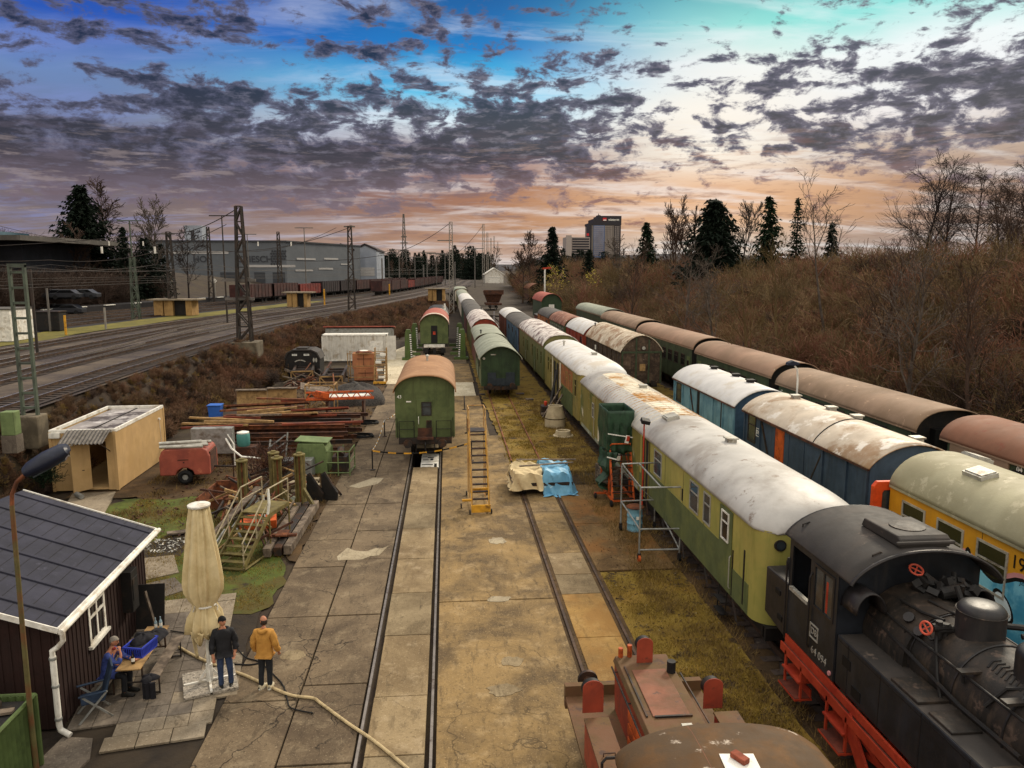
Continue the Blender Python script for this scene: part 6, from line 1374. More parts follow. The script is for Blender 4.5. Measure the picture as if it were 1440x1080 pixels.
# ================================================================== OBJECTS ON THE CONCRETE
ld=thing('rolling_stairs','yellow rolling stairs standing on the concrete between the two tracks','rolling stairs',(.92,29.75,0),R(2)); ld.scale=(.82,1,1)
b=MB()
for x in (0,.85): b.bar((x,0,.12),(x,1.9,3.0),.05,.12)
b.build('stringer','yellow',ld)
b=MB()
for i in range(11): t=(i+.6)/11; b.box(.02,.83,1.9*t-.1,1.9*t+.1,.12+2.88*t-.02,.12+2.88*t+.015)
b.build('steps','steel_dark',ld)
b=MB()
for x in (0,.85):
    b.tube([(x,-.02,.1),(x,-.02,1.0),(x,.4,1.75),(x,1.85,4.0),(x,2.7,4.0),(x,2.7,3.0)],.025,6); b.tube([(x,.2,.9),(x,1.9,3.5),(x,2.7,3.5)],.018,6)
    b.tube([(x,1.0,.6),(x,1.0,2.7)],.02,6); b.tube([(x,1.9,0.1),(x,1.9,4.0)],.025,6); b.tube([(x,2.7,.1),(x,2.7,3.0)],.025,6); b.tube([(x,.1,.1),(x,2.7,.1)],.025,6); b.tube([(x,1.9,.2),(x,2.7,2.8)],.015,5)
b.tube([(0,2.7,4.0),(.85,2.7,4.0)],.025,6); b.build('handrail',mat('rail_tan','#b08a4e',.6,'#8f6238',.55,.1,4,var=.12),ld)
MB().box(0,.85,1.9,2.7,2.97,3.02).build('platform','steel_dark',ld)
b=MB(); b.box(-.05,.9,-.1,.0,.08,.38); b.box(-.02,.87,.9,1.0,.6,.8); b.box(-.45,.05,.75,.85,.3,.38); b.build('foot_frame','yellow',ld)
for x,y in ((-.12,-.05),(.95,-.05),(-.5,.8),(1.0,2.6),(-.1,2.6)): MB().cyl((x-.03,y,.1),(x+.03,y,.1),.1,n=14).build('wheel','rubber',ld)
# barrier posts and chains
pp_=[((524,661),'thin black barrier post at the front left of the green coach'),((541,614),'thin black barrier post left of the green coach, halfway back'),((663,648),'thin black barrier post right of the green coach by the rolling stairs'),((657,609),'thin black barrier post right of the green coach, halfway back'),((653,576),'farthest thin barrier post to the right of the green coach')]
tops=[]
for px,lab in pp_:
    p=G(*px); t=thing('barrier_post',lab,'barrier post',p,0,'barrier posts round the pit'); MB().cyl((0,0,0),(0,0,1.0),.035,n=8).build('post','black_iron',t); MB().lathe([(.14,0),(.14,.03),(.03,.06)],n=14).build('foot','steel_dark',t); tops.append(Vector((p.x,p.y,.98)))
def chain(a,c,sag,n,m1,m2,lab,r=.035):
    t=thing('barrier_tape',lab,'barrier tape'); ms={m1:MB(),m2:MB()}
    P=lambda s: a.lerp(c,s)-Vector((0,0,sag*4*s*(1-s)))
    for i in range(n): ms[m1 if i%2==0 else m2].bar(P(i/n),P((i+1)/n),.02,r*2)
    for k,(m,bb) in enumerate(ms.items()): bb.build('stripes_a' if k==0 else 'stripes_b',m,t)
chain(tops[0],tops[2],.32,13,'yellow','black_txt','yellow and black barrier tape hanging across the front of the pit')
chain(tops[0],tops[1],.25,16,'yellow','light_txt','yellow barrier chain down the left side of the green coach',.03)
chain(tops[1],Vector((-3.0,51,.9)),.2,14,'light_txt','yellow','pale barrier chain at the far left of the green coach',.025)
chain(tops[2],tops[3],.25,14,'black_txt','yellow','dark barrier chain to the right of the green coach',.022)
chain(tops[3],tops[4],.22,10,'black_txt','steel_dark','darkest barrier chain, farthest right of the green coach',.022)
# white cover with black marks over the pit
bd=thing('pit_cover','white board with black marks lying over the pit in front of the green coach','board',(-1.02,38.9,-.04))
MB().box(-.42,.5,-1.55,1.5,-.03,.0).build('board','white_paint',bd)
b=MB()
for (x0,x1,y0,y1) in ((-.38,.2,-.95,-.8),(-.1,.22,.55,.75),(-.38,-.12,.75,.85),(.26,.4,-1.5,-.7),(-.35,.1,-1.42,-1.35)): b.box(x0,x1,y0,y1,.0,.006)
b.box(-.34,-.05,.1,.2,.0,.006); b.box(.05,.2,0,.4,.0,.006); b.build('black_marks','black_txt',bd)
# trolley with tarpaulins
tr=thing('track_trolley','low track trolley under a cream sheet and a blue tarpaulin on the second track','trolley',(4.1,33.1,0))
MB().box(-1.35,1.35,-1.0,1.3,.42,.56).build('deck','steel_dark',tr)
for x in (-.8,.8):
    for y in (-.7,.9): MB().cyl((x-.05,y,.22),(x+.05,y,.22),.22,n=16).build('wheel','black_iron',tr)
def drape(name,m,x0,x1,y0,y1,label,cat,seed,ztop=.92,dx=(.3,.3),dy=(.5,.2),low=.12):
    q=random.Random(seed); ph=[q.uniform(0,6.3) for _ in range(12)]; rows=[]; N=44
    for j in range(N+1):
        row=[]
        for i in range(N+1):
            x=x0-dx[0]+(x1-x0+dx[0]+dx[1])*i/N; y=y0-dy[0]+(y1-y0+dy[0]+dy[1])*j/N
            ex=max(x0-x,0,x-x1); ey=max(y0-y,0,y-y1); e=math.hypot(ex,ey)
            fold=.06*math.sin(x*9+ph[0]+y*2)+.05*math.sin(y*8+ph[1]-x*3)+.03*math.sin((x+y)*17+ph[2])
            z=ztop+.10*math.sin(x*2.7+ph[3])*math.sin(y*3.1+ph[4])+fold*.7
            if e>0:
                z=max(low+.04*math.sin(x*6+y*5+ph[7]),z-e*2.6); k=1+.25*math.sin((x+y)*11+ph[5])
                x=(x-ex*.45*k) if x>x1 else (x+ex*.45*k if x<x0 else x); y=(y+ey*.5*k) if y<y0 else (y-ey*.5*k if y>y1 else y)
                x+=fold*.6; y+=fold*.6
            row.append((x,y,z))
        rows.append(row)
    o=MB().grid(rows).build(name,m,smooth=True,solid=.012); o.location=(4.1,33.1,0); tag(o,label,cat); return o
mat('tarp_cream','#cdb98f',.8,'#b7a27c',.55,.12,2,var=.1,bump=.25); mat('tarp_blue','#6ea6c4',.5,'#5a93b4',.55,.12,2,var=.12,bump=.25,col3='#a9cbd8',thr3=.66)
drape('cream_sheet','tarp_cream',-1.25,.0,-.95,1.1,'crumpled cream sheet over the left half of the trolley','sheet',3,dx=(.35,.05),dy=(.35,.25),low=.28)
drape('blue_tarpaulin','tarp_blue',.08,1.25,-.9,1.3,'light blue tarpaulin hanging to the ground over the right half of the trolley','tarpaulin',8,ztop=.97,dx=(.08,.5),dy=(.75,.2),low=.03)
for (a,c,lab) in (((-1.0,1.0,1.12),(1.75,.75,1.14),'grey plank lying across the back of the covered trolley'),((-.95,-.1,1.10),(1.55,.3,1.12),'grey plank lying across the front of the covered trolley')):
    o=MB().bar(a,c,.14,.04).build('plank','wood_grey'); o.location=(4.1,33.1,0); tag(o,lab,'plank')
# concrete manhole cone and ring
mat('cast_concrete','#b9aa8c',.85,'#9d8f74',.55,.12,1.5,var=.1,bump=.2)
o=thing('manhole_cone','pale concrete manhole cone standing on the grass beside the railcars','concrete cone',(6.75,46.9,-.03)); MB().lathe([(.66,0),(.66,.55),(.64,.57),(.645,.6),(.46,1.22),(.46,1.36),(.38,1.36),(.38,.9)],n=36,cap=False).build('cone','cast_concrete',o,smooth=True); MB().lathe([(.662,.54),(.67,.57),(.662,.6)],n=36,cap=False).build('joint','dirt_brown',o)
o=thing('concrete_ring','low concrete ring in the dry grass near the manhole cone','concrete ring',(6.85,44.2,-.03)); MB().lathe([(.5,0),(.44,.32),(.36,.34),(.33,.3),(.4,0)],n=30,cap=False).build('ring','cast_concrete',o,smooth=True); MB().lathe([(.62,0),(.6,.05),(.4,.06)],n=24).build('foot','cast_concrete',o)
o=MB().box(-.3,.3,-.2,.2,0,.1).build('flat_stone','wood_grey',bevel=.02); o.location=(6.2,57,-.02); tag(o,'flat board on the grass beside the wooden trestle','board')
# mesh crate
o=thing('mesh_crate','pale slatted crate standing beside the railcar row','crate',(7.25,33.4,0),R(4))
b=MB()
for z in (.18,.34,.5,.66,.82): b.box(-.38,.38,-.42,-.38,z,z+.1); b.box(-.42,-.38,-.4,.4,z,z+.1); b.box(.38,.42,-.4,.4,z,z+.1); b.box(-.38,.38,.38,.42,z,z+.1)
for x in (-.4,.4):
    for y in (-.4,.4): b.box(x-.05,x+.05,y-.05,y+.05,0,.95)
b.box(-.38,.38,-.38,.38,.15,.18); b.build('slats','wood_grey',o)
# orange work platform with green tarpaulin
mat('tarp_green','#1e3324',.5,'#2a4430',.5,.1,2.5,var=.25,bump=.3)
ws=thing('work_platform','orange wheeled work platform wrapped in dark green tarpaulin beside the railcar','work platform',(7.25,31.1,0))
b=MB()
for x in (-.45,.45):
    for y in (-.1,1.5): b.bar((x,y,.2),(x,y,2.9),.07)
    b.bar((x,-.9,.2),(x,-.1,2.4),.08); b.bar((x,-.9,.25),(x,1.5,.25),.08); b.bar((x,-.1,1.2),(x,1.5,2.6),.05)
b.bar((-.45,-.9,.25),(.45,-.9,.25),.07); b.tube([(-.45,-.1,2.4),(-.4,-.3,2.55),(.4,-.3,2.55),(.45,-.1,2.4)],.03,6); b.bar((-1.0,.3,.25),(.5,.3,.25),.08); b.build('frame','orange',ws)
b=MB()
for i in range(9): t=(i+.5)/9; b.box(-.45,.45,-.9+.8*t-.06,-.9+.8*t+.06,.2+2.2*t,.23+2.2*t)
b.build('steps','steel_dark',ws)
for x,y in ((-.95,.3),(.5,-.85),(-.5,-.9)): MB().cyl((x-.04,y,.14),(x+.04,y,.14),.14,n=14).build('wheel','rubber',ws)
b=MB(); q=random.Random(4); rows=[]
for k in range(15):
    z=3.95-k*.13; row=[]
    for j in range(41):
        s=j/40*4; side=int(min(3,s)); f=s-side
        cx=[(-.55,-.2),(.55,-.2),(.55,1.7),(-.55,1.7)]; p0=Vector(cx[side]); p1=Vector(cx[(side+1)%4]); p=p0.lerp(p1,f)
        fold=.05*math.sin(j*1.7+k*.25)+.03*math.sin(j*4.1+k*.6); n=(p-Vector((0,.75))).normalized(); p=p+n*(fold*(k/6 if k<6 else 1)+.03)
        row.append((p.x,p.y,z+(.05*math.sin(j*.9) if k==14 else 0)))
    rows.append(row)
b.grid(rows); tp=b.build('tarpaulin','tarp_green',ws,smooth=True,solid=.01)
b=MB(); rows=[]
for k in range(14):
    z=2.2-k*.13; rows.append([(-.62+.10*math.sin(j*1.3+k*.4)+.02*k*math.sin(k),-.25+j*.13+.05*math.sin(k*.8),z+.04*math.sin(j*2+k)) for j in range(9)])
b.grid(rows); rows=[]
for k in range(8):
    z=2.2-k*.13; rows.append([(-.6+j*.07,-.3+.05*math.sin(j*1.8+k*.5),z) for j in range(8-k//2)]+[(-.6+(7-k//2)*.07,-.3,z)]*(k//2))
b.grid(rows); b.build('hanging_tarpaulin','tarp_green',tp,smooth=True,solid=.01)
b=MB(); b.bar((-.58,-.33,3.0),(.6,-.33,2.8),.03,.04); b.bar((-.6,-.33,2.0),(-.2,-.4,1.9),.02,.05); b.cbox((.25,-.34,2.75),(.16,.03,.34),(0,.2,0)); b.build('warning_tape','light_txt',tp); MB().cbox((.28,-.36,2.78),(.12,.03,.22),(0,.2,0)).build('red_tape','red',tp)
# galvanised rolling scaffold
cs=[G(898.5,790),G(955,789),G(920,743.5),G(872.6,746)]
sc=thing('scaffold_frame','galvanised rolling scaffold frame with orange and black castors next to the railcar','scaffold',(0,0,0)); sc.location=cs[0]
cs=[c-Vector(sc.location) for c in cs]
b=MB(); Z=2.6
for c in cs: b.tube([c+Vector((0,0,.28)),c+Vector((0,0,Z))],.032,8)
V=lambda c,z: c+Vector((0,0,z))
for z in (Z,1.15): 
    for i in range(4): b.tube([V(cs[i],z),V(cs[(i+1)%4],z)],.03,8)
b.tube([V(cs[0].lerp(cs[1],.5),Z),V(cs[3].lerp(cs[2],.5),Z)],.03,8); b.tube([V(cs[0],.42),V(cs[1],.42)],.03,8); b.tube([V(cs[1],.42),V(cs[2],1.1)],.03,8); b.tube([V(cs[3],2.4),V(cs[3].lerp(cs[2],.9),1.2)],.022,6); b.tube([V(cs[1],2.5),V(cs[2],1.2)],.022,6)
b.tube([V(cs[3],Z),V(cs[0],Z-.0)],.03,8); b.build('tubes','galv',sc)
for i,c in enumerate(cs):
    b=MB(); b.cyl(c+Vector((-.04,0,.12)),c+Vector((.04,0,.12)),.12,n=16); w_=b.build('castor','orange' if i==0 else 'rubber',sc); b=MB(); b.box(c.x-.06,c.x+.06,c.y-.03,c.y+.03,.12,.3); b.build('fork','steel_dark',w_)
# blue drum
o=thing('oil_drum','pale blue drum with a rusty lid inside the scaffold frame','drum',(7.02,27.3,0)); MB().lathe([(.29,0),(.30,.02),(.29,.05),(.29,.29),(.305,.31),(.29,.33),(.29,.57),(.305,.59),(.29,.61),(.29,.86),(.305,.88),(.29,.9)],n=30).build('drum','blue_drum',o,smooth=True); MB().lathe([(.33,.9),(.34,.93),(.3,.96),(.05,1.0)],n=24).build('lid','rust',o); MB().box(-.02,.14,-.312,-.295,.5,.62).build('paper_label','light_txt',o)
o=thing('work_lamp','dark work lamp on a tall red pole beside the railcar','lamp',(7.5,28.1,0)); MB().cyl((0,0,0),(0,0,4.0),.03,n=8).build('pole','red',o); b=MB(); b.cbox((.02,-.1,4.08),(.34,.3,.16),(.3,.2,0)); b.build('lamp_head','black_iron',o,bevel=.02); MB().cyl((0,0,0),(0,0,.6),.05,n=8).build('lower_pole','loco_red',o)
# wooden trestle and scrap by the stripped railcar
for i,(a,c,w_,m,lab) in enumerate((((6.7,50,0),(7.5,51.5,3.0),.14,'black_iron','dark heavy post leaning on the stripped railcar'),((6.3,47.8,.1),(7.6,49.5,1.6),.09,'wood_grey','grey pole leaning low beside the stripped railcar'),((6.2,48.8,.2),(7.7,50.5,2.0),.09,'wood_grey','second grey pole leaning beside the stripped railcar'),((6.5,47.2,.05),(7.4,49.9,1.1),.08,'galv','pale pipe propped in the heap by the stripped railcar'),((6.2,49.6,.3),(7.7,48.6,.5),.12,'wood_grey','old timber lying at the foot of the leaning poles'),((6.5,46.9,0),(7.5,48,.7),.08,'rust_dark','rusty bar propped behind the manhole cone'))):
    tag(MB().bar(a,c,w_).build('leaning_pole',m),lab,'pole')
o=thing('engine_block','dark scrap engine under the poles by the stripped railcar','engine',(6.6,50.5,0)); MB().cbox((0,0,.35),(.6,.9,.7)).build('block','steel_dark',o,bevel=.04); MB().lathe([(.1,.7),(.12,.95),(.05,1.0)],n=10).build('red_cap','red',o)
# ================================================================== MAST, WIRES, LAMPS ON THE MAIN LINE
mat('mast_green','#4c5548',.6,'#3b3f38',.55,.12,1.5,var=.15,streak=.3); mat('mast_dark','#2a2724',.7,'#3a2f28',.5,.12,1.5,var=.2); mat('mast_grey','#5f5a55',.6,None,var=.15); mat('mast_pale','#837d74',.6,None,var=.12)
def mast(label,x,y,z0,z1,wb,wt,m,kind='A',arms=(),top=None,base=None,seg=None):
    if kind=='A': wb*=.68; wt*=.66
    t=thing('catenary_mast',label,'mast',(x,y,z0),0,'overhead line masts'); h=z1-z0; b=MB(); r=max(.05,wb*.09)
    cs=lambda z:(wb+(wt-wb)*z/h)/2
    n=seg or max(6,int(h/ (wb*1.1)))
    cor=[(-1,-1),(1,-1),(1,1),(-1,1)]
    if kind=='A':
        for sx,sy in cor: b.bar((sx*cs(0),sy*cs(0)*.7,0),(sx*cs(h),sy*cs(h)*.7,h),r*1.5)
        for i in range(n):
            za,zb=h*i/n,h*(i+1)/n; a,c=cs(za),cs(zb); s=1 if i%2 else -1
            for sy in (-.7,.7): b.bar((s*a,sy*a,za),(-s*c,sy*c,zb),r); b.bar((-c,sy*c,zb),(c,sy*c,zb),r*.8)
            for sx in (-1,1): b.bar((sx*a,s*a*.7,za),(sx*c,-s*c*.7,zb),r)
    else:
        for sx in (-1,1): b.box(sx*wb/2-r,sx*wb/2+r,-r*1.5,r*1.5,0,h)
        for i in range(n): z=h*(i+.5)/n; b.box(-wb/2,wb/2,-r,r,z-r*.9,z+r*.9)
        b.box(-wb/2-r,wb/2+r,-r*1.6,r*1.6,h-.12,h+.04)
    b.build('lattice',m,t)
    if arms:
        b=MB()
        for (za,x0,x1) in arms: b.bar((x0,0,za),(x1,0,za),r*2.2); b.bar((x1,0,za),(0,0,za+min(1.2,abs(x1)*.3)),r)
        b.build('cross_arm','mast_grey',t)
    if top:
        b=MB(); b.cyl((0,0,h),(0,0,h+top),r*1.1,n=6); b.box(-1.5,1.5,-.1,.1,h+top,h+top+.14); b.build('yard_lamp',m,t)
    if base:
        MB().box(-base/2,base/2,-base/2,base/2,-1.5,.0).build('footing','cast_concrete_dark' if 'cast_concrete_dark' in MATS else mat('cast_concrete_dark','#6a604f',.9,'#4c4437',.5,.12,1,var=.2,bump=.3),t,bevel=.06)
    return t
def base(px,z=EM): return G(px[0],px[1],z)
def topz(px,y): return atY(px[0],px[1],y).z
def M(label,bpx,tpx,wb,wt,m='mast_dark',kind='A',**k):
    p=base(bpx); return mast(label,p.x,p.y,EM,topz(tpx,p.y),wb,wt,m,kind,**k)
mast('pale ladder like mast on a concrete footing nearest at the left edge',-18.9,35.6,EM,topz((30,372),35.6),.62,.6,'mast_green','L',base=1.0,seg=10)
M('tall dark lattice mast standing on a concrete block on the embankment',(345,480),(333,290),1.75,.75,'mast_dark',arms=((5.6,-1.8,1.2),(3.9,-1.6,1.0)),base=2.6)
M('green grey lattice mast with a lamp pole on top in the grass strip',(192,449),(183,361),1.4,.8,'mast_green',top=4.6,base=1.2)
M('dark lattice mast with an insulator head behind the beige line hut',(244,443),(237,326),1.6,.8,'mast_dark',arms=((15.0-3.3,-.9,.9),))
M('dark slender lattice mast far left between the hut mast and the big mast',(298,424),(292.5,319),1.5,.7,'mast_dark')
M('lattice mast with an insulator head in the middle of the main line',(495,436),(487,318),1.6,.8,'mast_dark',arms=((13.5,-.9,.9),(5.0,-1.0,1.2)))
p=atY(394,396,200); mast('dark mast in front of the grey warehouse corner',p.x,200,5,topz((390,326),200),1.7,.8,'mast_dark')
p=Vector((-.2,150,0)); mast('pale tapered mast rising right beside the far vans',.9,150,1.5,topz((634.5,312),150),1.3,.8,'mast_pale',arms=((14,-2.6,.2),))
for i,(px,t,y) in enumerate(((680,315,330),(685.5,327,410),(690.5,335,500),(695,332,580),(700,340,680))):
    p=atY(px,385,y); mast(['tall pale mast left of the white gabled shed','pale mast just right of the tallest one by the white shed','thin far mast, third above the white gabled shed','thin far mast, fourth above the white gabled shed','farthest thin mast above the white gabled shed'][i],p.x,y,EM,topz((px,t),y),1.6,1.1,'mast_pale')
def lampmast(lab,x,y,z1,m='mast_grey'):
    t=thing('yard_lamp',lab,'yard lamp',(x,y,EM),0,'tall T shaped yard lamps'); h=z1-EM; s=max(1,y/130); MB().cyl((0,0,0),(0,0,h),.12*s,.07*s,n=6).build('pole',m,t); b=MB(); b.box(-1.5*s,1.5*s,-.1,.1,h,h+.12*s); b.build('lamp_bar',m,t); return t
p=base((320,454)); lampmast('tall T shaped yard lamp just left of the big lattice mast',p.x,p.y,topz((308,304),p.y),'mast_dark')
p=base((431,411)); lampmast('tall T shaped yard lamp in front of the right end of the warehouse',p.x,p.y,topz((428,321),p.y))
for i,(px,pyb,t,lab) in enumerate(((547,380,357,'left'),(562,398,352,''),(584,402,362,''),(601,396,356,''),(613.5,392,357,''),(626,390,358,''),(668,405,350,''),(352,420,330,''))):
    p=base((px,pyb)) if pyb>395 else atY(px,385,330); lampmast(['T shaped yard lamp left of the pylon above the freight row','T shaped yard lamp behind the first red wagons','T shaped yard lamp with white lamps among the red wagons','T shaped yard lamp above the middle of the red wagon row','short far yard lamp right of the middle of the red wagon row','far yard lamp left of the pale tapered mast','thin lamp right of the pale tapered mast','thin far lamp left of the warehouse lettering'][i],p.x,p.y,topz((px,t),p.y))
# slim posts and signals
for i,(px,h,m,lab) in enumerate((((93,471),2.0,'yellow','yellow marker post in the grass strip on the left'),((545.8+2,415),2.9,'yellow','yellow marker post beside the near main track, further right'),((456.5,429),3.0,'yellow','yellow marker post between the two beige line huts'),((53,498),6.6,'mast_dark','thin dark pole beside the nearest ladder mast'),((149,463),2.4,'mast_pale','short pale post in the grass strip'),((188+225,412),3,'mast_pale','white signal post with a square plate before the warehouse'),((303,419),4,'mast_pale','slender signal with white diamond head'),((217,424),9,'mast_dark','thin dark post left of the hut mast'),((71,466),4.6,'mast_grey','grey post beside the dark relay box'),((538,404),11,'mast_grey','grey post in front of the red freight wagons'),((596,400),9,'mast_grey','grey post among the red freight wagons'),((640,402),10,'mast_grey','grey post near the far end of the freight row'))):
    p=base(px); t=thing('line_post',lab,'post',p); s=max(1,p.y/110); MB().cyl((0,0,0),(0,0,h),.11*s,n=6).build('post',m,t)
    if 'signal' in lab: b=MB(); b.cbox((0,-.1,h if 'diamond' in lab else .5),(.9,.08,.9),(0,R(45) if 'diamond' in lab else 0,0)); b.build('plate','white_paint',t)
b=None
t=thing('relay_cabinet','green electrical cabinet on a concrete base beside the nearest ladder mast','cabinet',(-18.35,33.0,2.2)); MB().box(-.28,.28,-.25,.25,.75,1.75).build('cabinet','machine_green',t,bevel=.03); MB().box(-.3,.3,-.27,.27,0,.75).build('plinth','paving',t)
def wire(pts,lab,r=.03,sag=.0):
    P=[]
    for a,c in zip(pts,pts[1:]):
        a,c=Vector(a),Vector(c)
        for i in range(12): s=i/12; P.append(a.lerp(c,s)-Vector((0,0,sag*4*s*(1-s))))
    P.append(Vector(pts[-1])); return tag(MB().tube(P,r,4).build('overhead_wire','mast_dark'),lab,'wire','overhead wires of the main line')
pA=base((345,480)); pB=base((244,443)); pC=base((495,436)); pD=base((192,449))
wire([(pA.x,pA.y,topz((333,292),pA.y)),(pB.x,pB.y,topz((238,328),pB.y)),(pB.x-60,pB.y+15,13)],'wire sloping from the top of the big lattice mast to the hut mast',.05,.7)
wire([(pC.x,pC.y,topz((488,320),pC.y)),(-38,150,13.5),(-70,175,15)],'wire from the top of the middle mast over to the warehouse',.05,.8)
wire([(.9,150,topz((634.5,313),150)),(-14,185,13.5),(-50,230,13)],'wire running left from the top of the pale tapered mast',.06,1)
wire([(p_.x,p_.y,topz((680,316),330)) for p_ in [atY(680,385,330)]]+[(3,340,16),(-20,350,14)],'wire running left from the tall mast by the white shed',.09,1.2)
for i,o_ in enumerate((0,-4.9,-14,-25.2)):
    for dz,sg in ((5.6,0),(7.0,.6)):
        ys_=[-5,35,72,112,150,190,240,300]; wire([(offs(o_,y),y,EM+dz) for y in ys_],'thin overhead wire above the main line tracks',.012+.008*(i>2),sg)
for i,(y,z,zz) in enumerate(((36,9.2,8.4),(72,10.6,9.4),(112,12.5,11.2))):
    wire([(offs(1.5,y),y,EM+z),(offs(-14,y),y,EM+zz-2),(offs(-44,y),y,EM+z)],'cross span wire hung over the main line tracks',.03,1.2)
    for o_ in (-4.9,-9.5,-25.2,-29.8):
        tag(MB().tube([(offs(o_,y),y,EM+z-2.6),(offs(o_,y),y,EM+z-2.0)],[.09,.09],6).build('insulator','white_paint'),'small white insulator hanging under a cross span wire','insulator','insulators on the cross spans')
# beige line huts
mat('hut_beige','#9b7b4c',.8,'#7d6038',.55,.12,.8,var=.15,streak=.3)
def linehut(lab,px,w_,d,h):
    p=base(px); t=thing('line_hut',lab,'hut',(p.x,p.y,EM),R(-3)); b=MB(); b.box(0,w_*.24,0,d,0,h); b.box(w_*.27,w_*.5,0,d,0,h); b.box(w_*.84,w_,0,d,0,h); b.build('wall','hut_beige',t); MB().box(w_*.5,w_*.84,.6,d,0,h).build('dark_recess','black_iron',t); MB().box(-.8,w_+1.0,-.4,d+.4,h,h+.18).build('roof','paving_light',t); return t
linehut('beige line hut with flat roof on the grass strip at the left',(217,444),5.4,2.6,2.2); linehut('beige line hut in the middle beside the lattice mast',(404,432),3.5,2.8,2.5); linehut('beige line hut beside the near main track behind the bushes',(602,423),3.6,2.8,2.5)
t=thing('white_cabin','white equipment cabin at the left edge beside the main line','cabin',(-43.5,73.6,EM)); b=MB(); b.box(0,3.4,0,4,0,2.9); b.build('wall','white_paint',t); MB().box(-.1,3.5,-.1,4.1,2.9,3.0).build('roof','roof_darkgrey',t); MB().box(.3,1.3,-.04,0,.2,2.2).build('door','galv',t)
t=thing('relay_box','black relay box in the grass strip beside the white cabin','box',(-44.2,86,EM)); MB().box(0,2.4,0,1.6,.0,2.0).build('box','black_iron',t,bevel=.05); MB().box(-.1,2.5,-.1,1.7,2.0,2.12).build('lid','steel_dark',t)
# ================================================================== FREIGHT WAGONS IN THE FAR SIDINGS
mat('fw_red','#472a26',.8,'#33201f',.5,.12,.5,var=.25,streak=.3); mat('fw_dark','#322729',.8,'#241e20',.5,.12,.5,var=.25); mat('fw_bright','#7e2f26',.75,'#5a2622',.5,.12,.5,var=.2)
def fw(m,h=3.1,L=13.0):
    t=thing('freight_wagon','','wagon'); b=MB(); b.box(-1.45,1.45,0,L,1.15,h+.6); b.build('body',m,t)
    b=MB()
    for i in range(9): b.box(-1.52,1.52,L*i/8-.08 if i else 0,L*i/8+.08 if i<8 else L,1.2,h+.62)
    b.build('side_posts',m,t); b=MB(); b.box(-1.2,1.2,.1,L-.1,.85,1.14)
    for y in (1.8,3.4,L-3.4,L-1.8): b.box(-.85,.85,y-.42,y+.42,.05,.85)
    b.build('underframe','black_iron',t); return t
protos=[fw('fw_red'),fw('fw_dark'),fw('fw_bright',2.7)]
used=set()
def putw(k,o,y,lab,grp):
    src=protos[k]
    if k in used: w_=dup(src)
    else: w_=src; used.add(k)
    x0,x1=offs(o,y),offs(o,y+13); w_.location=(x0,y,EM); w_.rotation_euler=(0,0,-math.atan2(x1-x0,13)); w_['label']=lab; w_['group']=grp
y=200
seq=[0,0,0,2,0,0,0,0,0,0,0,0]
for i,k in enumerate(seq): putw(k,-14.0,y,'bright red open wagon, the single bright one in the near freight row' if k==2 else ('first dark red open wagon at the near end of the freight row' if i==0 else 'dark red open wagon in the long near freight row'),'freight wagons in the near row' if (k!=2 and i) else 'freight wagons'); y+=14.0
y=150
for i,k in enumerate([0,0,2,1,1,0,0,0,0,0]): putw(k,-29.8,y,'faded bright red wagon in the rear freight row before the warehouse' if k==2 else ('black wagon in the rear freight row right of the bright red one' if k==1 else 'dark red wagon in the rear freight row before the warehouse'),'freight wagons in the rear row'); y+=14.0
# ================================================================== BUILDINGS
mat('wh_grey','#5d6166',.7,'#55595e',.5,.15,.12,var=.08,streak=.15,bump=0); mat('wh_side','#6c727a',.7,'#596069',.5,.15,.12,var=.08,bump=0); mat('wh_band','#a5a29f',.6,None,var=.08,bump=0); mat('wh_dark','#36383d',.7,None,var=.1,bump=0)
mat('gable_grey','#9096a0',.7,'#808690',.5,.15,.15,var=.1,bump=0)
YW=262; wl_=atY(205,392,YW); wr=atY(404,392,YW); zt=atY(300,340,YW).z; zb=4.0
wh=thing('warehouse','long grey warehouse with a dark lettering and pale bands behind the tracks','warehouse',(wl_.x,YW,zb)); Wd=wr.x-wl_.x; H=zt-zb
b=MB(); b.prism([(0,0),(Wd,0),(Wd+19,48),(-4,48)],0,H,'z'); b.build('wall','wh_grey',wh); b=MB(); b.prism([(-.4,-.4),(Wd+.3,-.4),(Wd+19.4,48.4),(-4.4,48.4)],H,H+.5,'z'); b.build('roof','wh_dark',wh)
b=MB(); b.box(2,27,-.15,0,H*.74,H*.80); b.box(33,48.5,-.15,0,H*.45,H*.50); b.build('band','wh_band',wh)
b=MB()
for (x0,x1,z0,z1) in ((35,38.5,0,H*.34),(41,45,0,H*.34),(24,32,0,H*.34)): b.box(x0,x1,-.12,0,z0,z1)
b.build('gate','wh_dark',wh)
b=MB(); d=Vector((19,48)).normalized()
for (s0,s1,z0,z1) in ((6,18,H*.62,H*.66),(24,34,H*.64,H*.68),(5,16,H*.36,H*.40),(20,30,H*.4,H*.44),(36,44,H*.52,H*.55)):
    P0=Vector((Wd,0))+d*s0; P1=Vector((Wd,0))+d*s1; nn=Vector((d.y,-d.x))*.15; b.prism([(P0.x,P0.y),(P1.x,P1.y),(P1.x+nn.x,P1.y+nn.y),(P0.x+nn.x,P0.y+nn.y)],z0,z1,'z')
b.build('side_band','wh_band',wh)
def px2wh(u): return atY(u,360,YW).x-wl_.x
text('lettering','HO','wh_dark',wh,2.9,(px2wh(281),-.2,H*.62),(R(90),0,0),bold=True)
text('lettering','GRIESCH','wh_dark',wh,2.9,(px2wh(358),-.2,H*.62),(R(90),0,0),bold=True)
b=MB(); cx=px2wh(392)
